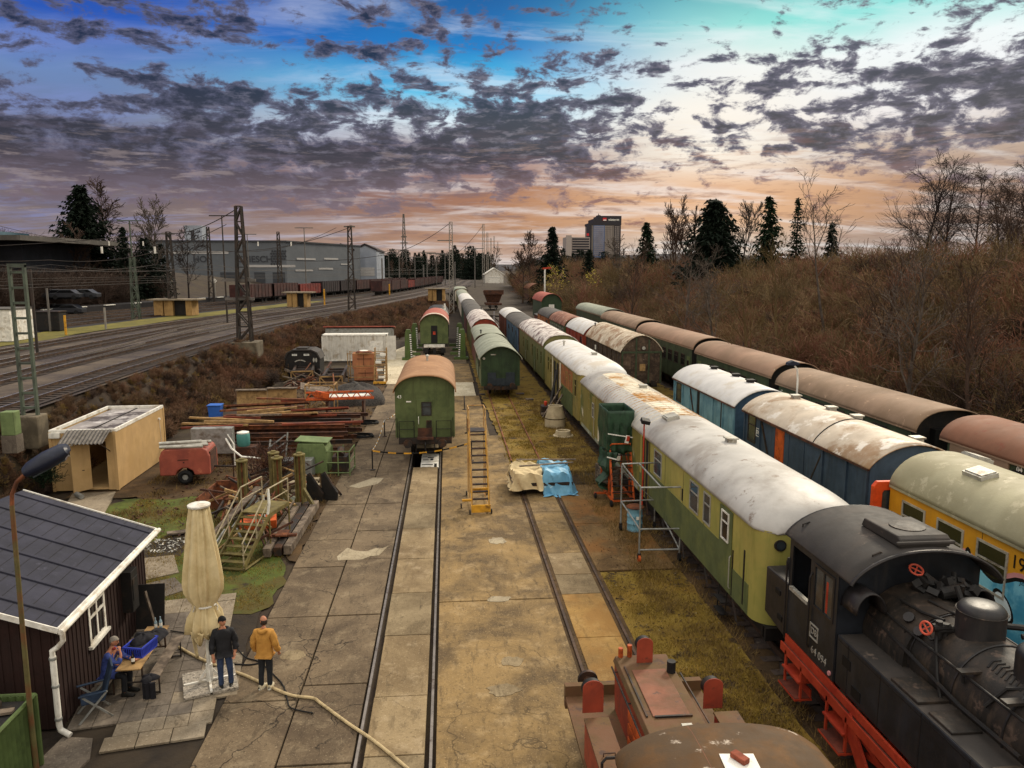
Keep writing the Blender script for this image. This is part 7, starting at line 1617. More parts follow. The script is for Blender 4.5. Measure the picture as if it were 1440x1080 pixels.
for i in range(6):
    for j in range(6):
        if (i>3 and j<2): continue
        b.cbox((cx-2.4+i*.85+(j%2)*.42,-.15,H*.52+j*.85),(.62,.1,.62),(0,R(45),0))
b.build('logo','wh_dark',wh)
for i,(u0,u1,y,lab) in enumerate(((463,498,305,'left pale grey gabled hall beside the warehouse'),(498,530,318,'right pale grey gabled hall beside the warehouse'))):
    a=atY(u0,385,y); c=atY(u1,385,y); w_=c.x-a.x; h=atY(u0,352,y).z-4; hp_=atY(u0,345,y).z-4
    t=thing('gabled_hall',lab,'hall',(a.x,y,4),0,'gabled halls beside the warehouse'); MB().prism([(0,0),(0,h),(w_*.5,hp_),(w_,h),(w_,0)],0,40,'y').build('wall','gable_grey',t); b=MB(); b.prism([(-.4,h-.1),(w_*.5,hp_+.1),(w_+.4,h-.1),(w_+.4,h+.5),(w_*.5,hp_+.8),(-.4,h+.5)],-.5,40.5,'y'); b.build('roof','fw_dark',t); b=MB(); b.box(w_*.1,w_*.9,-.1,0,h*.25,h*.5); b.build('window_band','wh_band',t)
p=atY(268,325,330); t=thing('chimney_block','pale square stair tower rising behind the warehouse roof','tower',(p.x,330,4)); MB().box(-2.5,4.5,0,6,0,topz((270,317),330)-4).build('wall','gable_grey',t); MB().box(0,1.5,-.1,0,14,22).build('window_strip','wh_dark',t)
# left hall
hl=thing('platform_hall','dark flat roofed hall with a pale roof edge at the left edge on the slope','hall',(-118,128,8))
mat('hall_dark','#22232a',.8,'#191a1f',.5,.1,.3,var=.2); mat('hall_blue','#47606c',.7,None,var=.1)
b=MB(); b.box(-30,48,6,30,0,topz((60,336),128)-8.3); b.build('wall','hall_dark',hl); zr=topz((60,335),128)-8
b=MB(); b.prism([(-30,0),(51,0),(54,34),(-30,34)],zr-.3,zr+.5,'z'); b.build('roof','roof_darkgrey',hl)
b=MB(); b.box(-30,25,8,30,zr+.5,topz((20,315),138)-8); b.box(25,37,8,30,zr+.5,zr+2.0); b.build('upper_storey','hall_blue',hl)
b=MB()
for x in (-6,2,8,12,20,28): b.box(x-.35,x+.35,.4,1.1,-5,zr-.3)
b.build('column','hall_blue',hl)
mat('car_dark','#20242a',.35,None,var=.1,bump=0); mat('car_pale','#2c2d31',.35,None,var=.1,bump=0)
q=random.Random(77)
car=None
for i,(u,v) in enumerate(((70,363),(78,363),(90,364),(62,380),(94,391),(85,391),(37,372),(115,366))):
    y=118+q.uniform(0,5) if i<8 else 150; p=atY(u,v,y); p.z=hgt(p.x,p.y)+(2.2 if i in (0,1,2,7) else 0)
    if car is None:
        car=thing('parked_car','parked car on the dark slope by the hall','car',p,0,'parked cars on the left slope'); b=MB(); b.prism([(-2.1,.3),(-2.1,.85),(-1.2,1.0),(-.6,1.45),(.9,1.45),(1.6,.95),(2.1,.85),(2.1,.3)],-.85,.85,'y'); b.build('body','car_pale',car,bevel=.06); b=MB(); b.prism([(-1.1,1.0),(-.55,1.4),(.85,1.4),(1.45,1.0)],-.87,.87,'y'); b.build('windows','glass',car)
        for x in (-1.3,1.3): MB().cyl((x,-.9,.33),(x,.9,.33),.33,n=14).build('wheels','rubber',car)
    else: o=dup(car); o.location=p
# tower with lettering
YT=1150; a=atY(829,370,YT); c=atY(872,370,YT); k=lambda u:atY(u,370,YT).x-a.x; z=lambda v:atY(850,v,YT).z
mat('tw_dark','#2a272c',.6,None,var=.1,bump=0); mat('tw_blue','#4a5878',.4,'#5a6a8c',.5,.1,.05,var=.1,bump=0); mat('tw_grey','#6e665f',.6,None,var=.1,bump=0); mat('tw_pale','#9a8f88',.6,None,var=.1,bump=0); mat('tw_red','#b8262a',.5,None,var=.05,bump=0)
tw=thing('office_tower','tall dark office tower with a red logo on its top storeys','office tower',(a.x,YT,0))
MB().box(0,k(872),0,40,-5,z(316.5)).build('wall','tw_grey',tw); MB().box(k(834),k(843.5+6),-.6,0,0,z(317)).build('blue_facade','tw_blue',tw); MB().box(k(863),k(872),-.6,0,0,z(317)).build('side_facade','tw_dark',tw); MB().box(-1.5,k(829.8)+1.5,-.6,20,10,z(316)).build('edge_pillar','tw_dark',tw)
b=MB(); b.box(-1,k(872)+.5,-1,40,z(316.5),z(313.5)); b.box(k(833),k(872)+.5,-1,40,z(313.5),z(308)); b.box(k(840.5),k(872)+.5,-1,40,z(308),z(303.5)); b.box(k(840.5),k(844),3,20,z(303.5),z(302.3)); b.build('top_storey','tw_dark',tw); MB().cyl((k(841.5),5,z(303)),(k(841.5),5,z(300)),.5,n=6).build('antenna','tw_dark',tw)
b=MB(); n=15
for i in range(n):
    zz=z(317.5)-(i+.5)*(z(317.5)-z(360))/n
    for (u0,u1,st) in ((835,848.5,1.7),(850,861,2.0),(864,871,2.2)):
        u=u0
        while u<u1-1: b.box(k(u),k(u+st*.62),-.9,-.55,zz-1.0,zz+.6); u+=st
b.build('window_rows','tw_pale',tw)
b=MB(); b.box(k(846.5),k(851.6),-1.6,-1,z(310.6),z(306.4)); b.build('red_logo','tw_red',tw); MB().box(k(847),k(851.2),-1.8,-1.6,z(310.3),z(309)).build('logo_marks','light_txt',tw)
text('lettering','wüstenrot','light_txt',tw,4.6,((k(853)+k(870.5))/2,-1.3,(z(307)+z(311))/2),(R(90),0,0),bold=True,squash=.86)
a2=atY(795.5,370,YT-60); t=thing('office_block','pale lower office block with rows of windows left of the tall tower','office block',(a2.x,YT-60,0)); kk=lambda u:atY(u,370,YT-60).x-a2.x; zz=lambda v:atY(810,v,YT-60).z
MB().box(0,kk(829),0,30,-5,zz(333.5)).build('wall','tw_pale',t); MB().box(kk(795.5),kk(803),-3,0,-5,zz(331)).build('stair_tower','tw_pale',t); b=MB()
for i in range(8): b.box(kk(804.5),kk(828),-.5,0,zz(336+i*3.6)-1.2,zz(336+i*3.6)+1.0)
b.build('window_rows','tw_dark',t); MB().box(kk(824.3),kk(827.6),-1,0,zz(331.5),zz(328)).build('red_sign','tw_red',t)
# white gabled shed
a=atY(682,399,395); c=atY(708,399,395); w_=c.x-a.x; zb=atY(690,399,395).z; he=atY(690,386,395).z-zb; hp_=atY(690,377.5,395).z-zb
t=thing('white_shed','white gabled shed with a wide door at the far end of the yard','shed',(a.x,395,zb)); MB().prism([(0,-1.5),(0,he),(w_/2,hp_),(w_,he),(w_,-1.5)],0,14,'y').build('wall','container_white',t); b=MB(); b.prism([(-.5,he-.3),(w_/2,hp_),(w_+.5,he-.3),(w_+.5,he+.1),(w_/2,hp_+.45),(-.5,he+.1)],-.4,14.4,'y'); b.build('roof','white_paint',t); b=MB(); b.box(w_*.2,w_*.8,-.1,0,0,he*.85); d=b.build('door','white_paint',t); MB().box(w_*.2,w_*.8,-.14,-.1,he*.62,he*.66).build('door_joint','galv',d)
# pylon
p=atY(568.5,353,640); py=mast('distant electricity pylon with short cross arms beyond the freight sidings',p.x,640,8,topz((568,301),640),6,1.2,'mast_grey',arms=((18,-3.5,3.5),(24,-3,3),(29,-2.4,2.4))); py['category']='pylon'; del py['group']; py.name='electricity_pylon'
# semaphore signal by the willow
p=atY(766,408,150); t=thing('semaphore_signal','white semaphore signal post with red arm in front of the willow','signal',(p.x,150,0)); MB().cyl((0,0,0),(0,0,topz((766,378),150)),.16,n=8).build('post','white_paint',t); b=MB(); zz_=topz((766,377),150); b.cbox((.4,-.1,zz_),(1.7,.1,.34),(0,R(-6),0)); b.build('arm','red',t); MB().cbox((0,-.15,3.4),(.6,.3,.8)).build('lantern','black_iron',t)
# odds and ends at the end of the yard
t=thing('track_crossing_bars','stack of crossed old rails lying between the tracks at the end of the yard','rails',(9.0,150,0)); b=MB()
for (a,c) in (((-1,-20,.4),(1.5,20,.6)),((-2,10,.5),(5,-6,.8)),((1,-14,.3),(4.5,4,.6)),((4.5,20,.4),(2,-10,.4))): b.bar(a,c,.3,.3)
b.build('rails','steel_dark',t)
t=thing('small_car','small silver car parked behind the far coaches','car',(19,128,0)); b=MB(); b.prism([(-2.1,.3),(-2.1,.85),(-1.2,1.0),(-.6,1.45),(.9,1.45),(1.6,.95),(2.1,.85),(2.1,.3)],-.85,.85,'y'); b.build('body','car_pale',t,bevel=.06); MB().prism([(-1.1,1.0),(-.55,1.4),(.85,1.4),(1.45,1.0)],-.87,.87,'y').build('windows','glass',t)
# ================================================================== PEOPLE
mat('skin','#b07a5c',.55,'#a36a50',.5,.2,14,var=.08,bump=.02,spec=.35); mat('hair_grey','#8f877c',.8,'#6d665d',.5,.2,30,var=.2); mat('hair_dark','#33271f',.8,None,var=.2)
mat('jacket_black','#17171a',.75,'#202024',.5,.15,5,var=.2,bump=.3); mat('beanie','#101012',.9,None,var=.2,bump=.4); mat('jeans','#27324a',.85,'#31405c',.5,.2,4,var=.2,bump=.25); mat('trousers_dark','#191a1d',.85,'#222428',.5,.2,4,var=.2,bump=.25)
mat('jacket_tan','#b9873f',.8,'#a67534',.5,.2,4,var=.12,bump=.3); mat('coat_blue','#394783',.8,'#31407a',.5,.2,4,var=.15,bump=.3); mat('shoe','#15130f',.6,None,var=.2); mat('shoe_pale','#b5aa90',.7,None,var=.1); mat('sweater_red','#7c1e1e',.85,None,var=.1)
def skin_mesh(name,verts,edges,m,parent,root=0,sub=2):
    """verts: (x,y,z,rx[,ry])"""
    me=D.meshes.new(name); me.from_pydata([v[:3] for v in verts],edges,[]); o=D.objects.new(name,me); COL.objects.link(o)
    sk=o.modifiers.new('s','SKIN'); sk.use_smooth_shade=True; sk.branch_smoothing=.3
    for i,v in enumerate(verts):
        d=me.skin_vertices[0].data[i]; d.radius=(v[3],v[4] if len(v)>4 else v[3]); d.use_root=(i==root)
    s=o.modifiers.new('u','SUBSURF'); s.levels=sub; s.render_levels=sub
    ev=o.evaluated_get(bpy.context.evaluated_depsgraph_get()); nm=D.meshes.new_from_object(ev); D.objects.remove(o); D.meshes.remove(me)
    nm.materials.clear(); nm.materials.append(MATS[m]); nm.polygons.foreach_set('use_smooth',[True]*len(nm.polygons)); nm.name=name
    o=D.objects.new(name,nm); COL.objects.link(o)
    if parent: o.parent=parent
    return o
def hand_chain(vs,es,wi,wp,d,side,palm=.085,curl=.5):
    """adds palm, four fingers and a thumb after wrist vertex wi; d = forearm direction"""
    d=Vector(d).normalized(); lat=d.cross(Vector((0,0,1)))
    if lat.length<.2: lat=Vector((0,1,0))
    lat.normalize(); nrm=lat.cross(d).normalized(); wp=Vector(wp)
    pc=wp+d*palm*.55; vs.append((*pc,.030,.022)); k=len(vs)-1; es.append((wi,k))
    for f,(off,L) in enumerate(((-.030,.066),(-.010,.076),(.011,.070),(.031,.054))):
        b0=wp+d*palm+lat*off; b1=b0+d*L*.45+nrm*curl*.012*side; b2=b1+(d*(1-curl*.7)+nrm*curl*side).normalized()*L*.55
        i0=len(vs); vs.append((*b0,.0105)); vs.append((*b1,.009)); vs.append((*b2,.0075)); es.extend([(k,i0),(i0,i0+1),(i0+1,i0+2)])
    t0=wp+d*palm*.35-lat*.036; t1=t0+d*.035-lat*.018; i0=len(vs); vs.append((*t0,.012)); vs.append((*t1,.009)); es.extend([(k,i0),(i0,i0+1)])
def head(parent,c,yaw,pitch=0.0,hair=None,body=None):
    """head with a face, looking along local -y; returns body mesh pieces"""
    bm=bmesh.new(); bmesh.ops.create_uvsphere(bm,u_segments=28,v_segments=20,radius=1)
    for v in bm.verts:
        x,y,z=v.co; 
        w=.076*(1-.22*max(0,-z)**1.3); dd=.098; 
        X=x*w; Y=y*dd*(1-.10*max(0,-z)); Z=z*.118
        if y<0:                                            # face
            if z<-.25: Y-=.012*(1-abs(x))*min(1,(-z-.25)*2)        # chin
            fx=x*.076
            nose=math.exp(-((fx/.013)**2))*math.exp(-(((Z+.016)/.026)**2)); Y-=.024*nose
            brow=math.exp(-(((Z-.030)/.012)**2))*(abs(fx)<.055); Y-=.004*brow
            for s in (-1,1): Y+=.010*math.exp(-(((fx-s*.031)/.015)**2)-(((Z-.010)/.012)**2))
            Y-=.005*math.exp(-((fx/.024)**2)-(((Z+.055)/.009)**2)); Y+=.004*math.exp(-((fx/.026)**2)-(((Z+.066)/.005)**2))
        v.co=(X,Y,Z)
    me=D.meshes.new('head'); bm.to_mesh(me); bm.free()
    return me
def person(label,loc,rz,parts):
    t=thing('person',label,'person',loc,rz); return t
def build_body(t,skel,eds,headc,hyaw,htilt,root=0):
    """one continuous skin body joined with its head mesh"""
    body=skin_mesh('body',skel,eds,'skin',t,root)
    hm=head(t,headc,hyaw); hm.materials.append(MATS['skin'])
    M_=Matrix.Translation(headc)@Euler((htilt,0,hyaw)).to_matrix().to_4x4()
    bm=bmesh.new(); bm.from_mesh(body.data); n0=len(bm.verts); tmp=bmesh.new(); tmp.from_mesh(hm); tmp.transform(M_)
    # ears
    for s in (-1,1):
        mm=M_@Matrix.Translation((s*.076,.008,.0))@Matrix.Diagonal((.012,.022,.032,1)); bmesh.ops.create_uvsphere(tmp,u_segments=10,v_segments=8,radius=1,matrix=mm)
    tm=D.meshes.new('h'); tmp.to_mesh(tm); tmp.free(); bm.from_mesh(tm); bm.to_mesh(body.data); bm.free(); body.data.polygons.foreach_set('use_smooth',[True]*len(body.data.polygons))
    # fuse into one continuous surface
    rm=body.modifiers.new('r','REMESH'); rm.mode='VOXEL'; rm.voxel_size=.006; rm.use_smooth_shade=True
    ev=body.evaluated_get(bpy.context.evaluated_depsgraph_get()); nm=D.meshes.new_from_object(ev); body.modifiers.clear(); old=body.data; body.data=nm; D.meshes.remove(old)
    nm.materials.clear(); nm.materials.append(MATS['skin'])
    # eyes and brows as small dark children
    b=MB()
    for s in (-1,1):
        p=M_@Vector((s*.031,-.088,.011)); b.cbox(p,(.020,.008,.009),(htilt,0,hyaw))
    b.build('eyes','black_txt',t); b=MB()
    for s in (-1,1): p=M_@Vector((s*.031,-.096,.031)); b.cbox(p,(.034,.006,.007),(htilt,0,hyaw))
    p=M_@Vector((0,-.094,-.062)); b.cbox(p,(.040,.006,.006),(htilt,0,hyaw)); b.build('brows','hair_dark',t)
    return M_
def cap(t,M_,name,m,zlow,grow=.008,front=-.05,back=-.1,squash=1.0):
    rows=[]
    for i in range(12):
        th=i/11*R(105); row=[]
        for j in range(29):
            a=j/28*2*math.pi; zz=math.cos(th); r=math.sin(th); y=r*math.sin(a); low=front if y<0 else back
            z=.118*zz+grow*squash; z=max(z,low if abs(r*math.cos(a))<.9 or True else low)
            row.append(tuple(M_@Vector(((.077+grow)*r*math.cos(a),(.100+grow)*y,z))))
        rows.append(row)
    return MB().grid(rows).build(name,m,t,smooth=True)
# skeleton helper (standing, facing local -y). arms/legs given as joint lists
def stand(t,arms,legs,hy=0,lean=0):
    v=[(0,0,.96,.15,.11),(0,0.0,1.12,.14,.10),(0,.0,1.28,.16,.11),(0,.01,1.42,.13,.09),(0,.0,1.50,.058),(0,-.01,1.58,.055)]
    e=[(0,1),(1,2),(2,3),(3,4),(4,5)]
    for s,J in arms:
        base_=3; rs=[.062,.05,.045,.036,.027]
        pts=[Vector((s*.16,.01,1.42))]+[Vector(p) for p in J]
        prev=base_
        for p,r in zip(pts,rs):
            v.append((*p,r)); e.append((prev,len(v)-1)); prev=len(v)-1
        hand_chain(v,e,prev,pts[-1],pts[-1]-pts[-2],s)
    for s,J in legs:
        prev=0
        for (p,r) in J: v.append((*p,r)); e.append((prev,len(v)-1)); prev=len(v)-1
    return v,e
def limb(name,m,t,pts): return skin_mesh(name,[(*p,r) for p,r in pts],[(i,i+1) for i in range(len(pts)-1)],m,t)
def torso_cloth(name,m,t,prof,n=40,armh=None):
    rows=[]
    for (z,rx,ry,cy) in prof:
        rows.append([(rx*math.cos(a)*(1+.03*math.sin(7*a+z*9)),cy+ry*math.sin(a)*(1+.03*math.sin(5*a+z*13)),z+.008*math.sin(9*a)) for a in [j/n*2*math.pi for j in range(n+1)]])
    return MB().grid(rows).build(name,m,t,smooth=True)
def jacket(name,m,t,prof,arms,rad):
    """torso shell and sleeves fused into one garment"""
    v=[];e=[]
    for (x,y,z,rx,ry) in prof: v.append((x,y,z,rx,ry)); 
    for i in range(len(prof)-1): e.append((i,i+1))
    top=len(prof)-2
    for pts in arms:
        prev=top
        for p,r in zip(pts,rad): v.append((*p,r)); e.append((prev,len(v)-1)); prev=len(v)-1
    o=skin_mesh(name,v,e,m,t,1)
    rm=o.modifiers.new('d','DISPLACE'); tx=D.textures.new(name+'_folds','CLOUDS'); tx.noise_scale=.085; tx.noise_depth=3; rm.texture=tx; rm.strength=.055; rm.mid_level=.5; rm.texture_coords='GLOBAL'
    return o
def shoes(t,feet,m,sole):
    for (x,y,yaw) in feet:
        b=MB(); rows=[]
        for i,(yy,w_,h) in enumerate(((.085,.034,.08),(.07,.05,.12),(.0,.052,.125),(-.08,.053,.095),(-.15,.054,.075),(-.2,.044,.06),(-.22,.02,.04))):
            rows.append([(w_*math.cos(a),yy,max(.0,.018+(h-.018)*max(0,math.sin(a)))+.0) for a in [j/14*math.pi*1.0 for j in range(15)]]+[(w_,yy,.018)])
        b.grid(rows); M_=Matrix.Translation((x,y,0))@Matrix.Rotation(yaw,4,'Z'); b.xf(M_); s=b.build('shoe',m,t,smooth=True,solid=.004)
        b=MB(); b.prism([(.045,.07),(.05,-.1),(.045,-.19),(.0,-.215),(-.045,-.19),(-.05,-.1),(-.045,.07),(0,.085)],0,.022,'z'); b.xf(M_); b.build('sole',sole,s)
# man in black jacket and beanie, facing the viewer's right
def man_black():
    p=G(318,967); t=thing('person','man in black jacket, black beanie and blue jeans standing by the parasol','person',(p.x,p.y,0),R(18))
    armsJ=[(-1,[(-.24,.0,1.16),(-.255,-.06,.98),(-.24,-.10,.87)]),(1,[(.25,.02,1.16),(.26,-.03,.98),(.23,-.09,.88)])]
    legs=[(-1,[((-.09,0,.9),.085),((-.10,-.01,.5),.055),((-.10,.01,.09),.034),((-.10,-.12,.035),.018)]),(1,[((.09,0,.9),.085),((.11,-.02,.5),.055),((.12,.02,.09),.034),((.13,-.10,.035),.018)])]
    v,e=stand(t,armsJ,legs); M_=build_body(t,v,e,Vector((.0,-.02,1.685)),R(28),R(-4))
    cap(t,M_,'beanie','beanie',0,.012,.035,-.02)
    jacket('jacket','jacket_black',t,[(0,0,.84,.205,.155),(0,0,1.0,.20,.155),(0,0,1.2,.215,.16),(0,.0,1.39,.20,.14),(0,-.005,1.52,.095,.09)],[[(-.17,.01,1.43),(-.245,.0,1.17),(-.26,-.06,.97),(-.25,-.085,.93)],[(.17,.01,1.43),(.255,.02,1.17),(.265,-.03,.97),(.25,-.065,.93)]],[.10,.085,.072,.06])
    limb('trousers','jeans',t,[((-.10,-.01,.07),.07),((-.10,.0,.3),.065),((-.10,-.02,.52),.078),((-.085,0,.85),.10),((0,.0,.93),.15),((.085,0,.85),.10),((.11,-.03,.52),.078),((.12,.01,.3),.065),((.12,.01,.07),.07)])
    shoes(t,[(-.10,.0,R(8)),(.12,.0,R(-10))],'shoe','shoe')
man_black()
def man_tan():
    p=G(375,968); t=thing('person','bald man in tan hooded jacket and dark trousers seen from behind','person',(p.x,p.y,0),R(172))
    armsJ=[(-1,[(-.25,.0,1.16),(-.28,-.06,.98),(-.27,-.14,.88)]),(1,[(.25,.02,1.16),(.26,-.04,.98),(.24,-.10,.88)])]
    legs=[(-1,[((-.09,0,.9),.085),((-.09,-.01,.5),.055),((-.08,.01,.09),.034),((-.09,-.12,.035),.018)]),(1,[((.09,0,.9),.085),((.10,-.02,.5),.055),((.11,.03,.09),.034),((.14,-.09,.035),.018)])]
    v,e=stand(t,armsJ,legs); M_=build_body(t,v,e,Vector((.0,-.02,1.69)),R(48),R(3))
    rows=[]
    for i in range(6):
        z=-.075+i*.022; row=[]
        for j in range(21):
            a=R(-20+220*j/20); k=math.sqrt(max(.02,1-(z/.12)**2)); row.append(tuple(M_@Vector((.0795*k*math.cos(a),.1015*k*math.sin(a),z))))
        rows.append(row)
    MB().grid(rows).build('hair','hair_dark',t,smooth=True,solid=.006)
    jacket('jacket','jacket_tan',t,[(0,0,.86,.205,.155),(0,0,1.0,.20,.155),(0,0,1.2,.215,.16),(0,.0,1.40,.205,.145),(0,-.005,1.53,.09,.09)],[[(-.18,.01,1.43),(-.255,.0,1.17),(-.285,-.06,.97),(-.28,-.12,.92)],[(.18,.01,1.43),(.26,.02,1.17),(.27,-.04,.97),(.255,-.08,.93)]],[.10,.088,.072,.06])
    limb('hood','jacket_tan',t,[((-.11,.06,1.53),.05),((-.06,.12,1.50),.06),((0,.14,1.47),.065),((.06,.12,1.50),.06),((.11,.06,1.53),.05)])
    limb('trousers','trousers_dark',t,[((-.085,.0,.07),.068),((-.09,.0,.3),.066),((-.09,-.02,.52),.08),((-.085,0,.85),.10),((0,.0,.93),.15),((.085,0,.85),.10),((.10,-.03,.52),.08),((.11,.02,.3),.066),((.11,.02,.07),.068)])
    shoes(t,[(-.085,.0,R(4)),(.11,.02,R(-25))],'shoe_pale','light_txt')
man_tan()
def man_seated():
    # sits on the wall bench facing the table (+x), elbows on the table, hands at the mouth
    t=thing('person','grey haired man in blue work coat sitting on the wall bench, drinking','person',(-7.97,17.25,0),R(84))
    v=[(0,.02,.56,.14,.12),(0,.0,.74,.135,.11),(0,-.05,.92,.155,.11),(0,-.09,1.05,.125,.09),(0,-.11,1.12,.055),(0,-.14,1.20,.053)]; e=[(0,1),(1,2),(2,3),(3,4),(4,5)]
    for s,pts in ((-1,[(-.16,-.09,1.04,.06),(-.21,-.25,.88,.05),(-.19,-.36,.83,.044),(-.09,-.37,1.0,.033),(-.05,-.33,1.08,.026)]),(1,[(.16,-.09,1.04,.06),(.22,-.22,.86,.05),(.20,-.36,.80,.044),(.14,-.50,.80,.033),(.10,-.58,.80,.026)])):
        pr=3
        for q_ in pts: v.append(q_); e.append((pr,len(v)-1)); pr=len(v)-1
        hand_chain(v,e,pr,pts[-1][:3],Vector(pts[-1][:3])-Vector(pts[-2][:3]),s,.075,.9)
    for s in (-1,1):
        pr=0
        for q_ in ((s*.10,-.05,.53,.085),(s*.12,-.42,.50,.06),(s*.12,-.40,.10,.04),(s*.12,-.52,.035,.018)): v.append(q_); e.append((pr,len(v)-1)); pr=len(v)-1
    M_=build_body(t,v,e,Vector((0,-.18,1.30)),R(6),R(10))
    cap(t,M_,'hair','hair_grey',0,.007,.055,-.05)
    jacket('coat','coat_blue',t,[(0,.02,.46,.20,.17),(0,.02,.58,.18,.16),(0,.0,.76,.175,.14),(0,-.06,.96,.175,.125),(0,-.10,1.13,.07,.07)],[[(-.17,-.09,1.04),(-.215,-.25,.88),(-.19,-.355,.84),(-.11,-.37,.96)],[(.17,-.09,1.04),(.225,-.22,.86),(.20,-.35,.80),(.155,-.46,.80)]],[.075,.064,.058,.05])
    limb('coat_skirt','coat_blue',t,[((-.13,.05,.55),.12),((-.13,-.2,.54),.115),((0,-.22,.52),.12),((.13,-.2,.54),.115),((.13,.05,.55),.12)])
    for s in (-1,1): limb('trouser_leg','trousers_dark',t,[((s*.12,-.2,.53),.09),((s*.125,-.43,.50),.078),((s*.12,-.41,.3),.066),((s*.12,-.40,.09),.07)])
    limb('sweater_collar','sweater_red',t,[((-.05,-.15,1.13),.03),((0,-.19,1.11),.035),((.05,-.15,1.13),.03)])
    shoes(t,[(-.12,-.42,R(4)),(.12,-.42,R(-4))],'shoe','shoe')
man_seated()
# ================================================================== TREES AND THICKET
mat('bark_brown','#4a382c',.9,'#3a2c24',.5,.15,2,var=.2,bump=0); mat('bark_grey','#5a5047',.9,'#453c35',.5,.15,2,var=.2,bump=0); mat('bark_dark','#2a2220',.9,None,var=.2,bump=0)
mat('twig_red','#684333',.9,'#7a5440',.5,.2,.06,var=.3,bump=0); mat('twig_olive','#645232',.9,'#52432a',.5,.2,.06,var=.3,bump=0); mat('twig_tan','#8a7050',.9,'#5a4630',.5,.2,.08,var=.3,bump=0); mat('twig_dark','#32261f',.9,'#44342a',.5,.2,.06,var=.3,bump=0)
mat('needle','#1b2a18',.85,'#142012',.5,.2,.5,var=.35,bump=0,spec=.15); mat('needle_dark','#11180f',.85,'#18221a',.5,.2,.5,var=.3,bump=0,spec=.1); mat('catkin','#9a8a2c',.85,'#b5a545',.5,.15,.8,var=.2,bump=0); mat('bramble_red','#6e4c3a',.9,'#64503a',.5,.2,.3,var=.3,bump=0); mat('dead_grass','#6a5430',.95,'#7d6638',.5,.2,.5,var=.3,bump=0); mat('grass_blade','#776027',.95,'#86702a',.5,.2,.7,var=.3,bump=0)
def seg(b,p,q,r0,r1,n=3):
    d=q-p
    if d.length<1e-5: return
    d.normalize(); a=d.orthogonal().normalized(); c=d.cross(a); k=len(b.v)
    for (o,r) in ((p,r0),(q,r1)):
        for j in range(n):
            t=2*math.pi*j/n; w=o+(a*math.cos(t)+c*math.sin(t))*r; b.v.append((w.x,w.y,w.z))
    for j in range(n): b.f.append((k+j,k+(j+1)%n,k+n+(j+1)%n,k+n+j))
def grow(b,q,p,d,L,r,lev,maxlev,nb,up=.15,ang=.7,wob=.22,droop=0,rmin=.006,tips=None,k0=.3):
    ns=max(2,int(4-lev*.7)) ; pts=[p]; cur=p; dd=d.copy()
    for i in range(ns):
        dd=(dd+Vector((q.gauss(0,wob),q.gauss(0,wob),q.gauss(0,wob)+up-droop*lev))).normalized(); cur=cur+dd*L/ns; pts.append(cur)
    for i in range(ns): seg(b,pts[i],pts[i+1],max(rmin,r*(1-i/ns*.65)),max(rmin,r*(1-(i+1)/ns*.65)),5 if lev==0 else 3)
    if tips is not None and lev>=maxlev-1: tips.append(pts[-1])
    if lev<maxlev:
        for i in range(nb[lev]):
            t=k0+(1-k0)*(i+q.random())/nb[lev]; s=min(ns-1,int(t*ns)); o=pts[s].lerp(pts[s+1],t*ns-s); dd_=(pts[s+1]-pts[s]).normalized()
            az=q.uniform(0,6.283); ax=dd_.orthogonal().normalized(); ax.rotate(Matrix.Rotation(az,3,dd_)); an=ang*q.uniform(.6,1.3); nd=(dd_*math.cos(an)+ax*math.sin(an)).normalized()
            grow(b,q,o,nd,L*q.uniform(.38,.62)*(1.25-t*.55),max(rmin,r*.42*(1.1-t*.5)),lev+1,maxlev,nb,up,ang,wob,droop,rmin,tips,.15)
def bare_tree(label,u,vtop,Y,m='bark_brown',seed=1,nb=(14,9,6,4),maxlev=3,ang=.75,droop=0,up=.12,rmin=None,vis='tree',leafm=None,tr=None,k0=.25):
    p=atY(u,380,Y); z0=hgt(p.x,Y)-.2; h=atY(u,vtop,Y).z-z0
    q=random.Random(seed); b=MB(); rmin=rmin or .00028*Y
    t=thing('bare_tree',label,'tree',(p.x,Y,z0)); tk=MB(); cr=MB(); 
    # trunk as its own part
    pts=[Vector((0,0,0))]; d=Vector((q.gauss(0,.05),q.gauss(0,.05),1))
    n=8; R0=tr or h*.014
    for i in range(n): d=(d+Vector((q.gauss(0,.07),q.gauss(0,.07),.1))).normalized(); pts.append(pts[-1]+d*h*.92/n)
    for i in range(n): seg(tk,pts[i],pts[i+1],max(rmin,R0*(1-i/n*.85)),max(rmin,R0*(1-(i+1)/n*.85)),6)
    tk.build('trunk',m,t); tips=[]
    for i in range(nb[0]):
        s=k0+(1-k0)*(i+q.random())/nb[0]; k=min(n-1,int(s*n)); o=pts[k].lerp(pts[k+1],s*n-k); az=i*2.4+q.uniform(-.5,.5); an=ang*q.uniform(.7,1.2); nd=Vector((math.cos(az)*math.sin(an),math.sin(az)*math.sin(an),math.cos(an)))
        grow(cr,q,o,nd,h*.36*(1.2-s*.75)*q.uniform(.8,1.2),max(rmin,R0*.4*(1.15-s*.7)),1,maxlev,nb,up,ang,.2,droop,rmin,tips,.2)
    cr.build('crown',m,t)
    if leafm:
        lf=MB()
        for o in tips:
            for _ in range(3):
                a=Vector((q.gauss(0,1),q.gauss(0,1),q.gauss(0,1))).normalized(); c=a.orthogonal().normalized(); o2=o+Vector((q.gauss(0,.25),q.gauss(0,.25),q.gauss(0,.25))); s=q.uniform(.08,.2)
                lf.add([o2-a*s,o2+c*s*.5,o2+a*s,o2-c*s*.5],[(0,1,2,3)])
        lf.build('catkins',leafm,t)
    return t
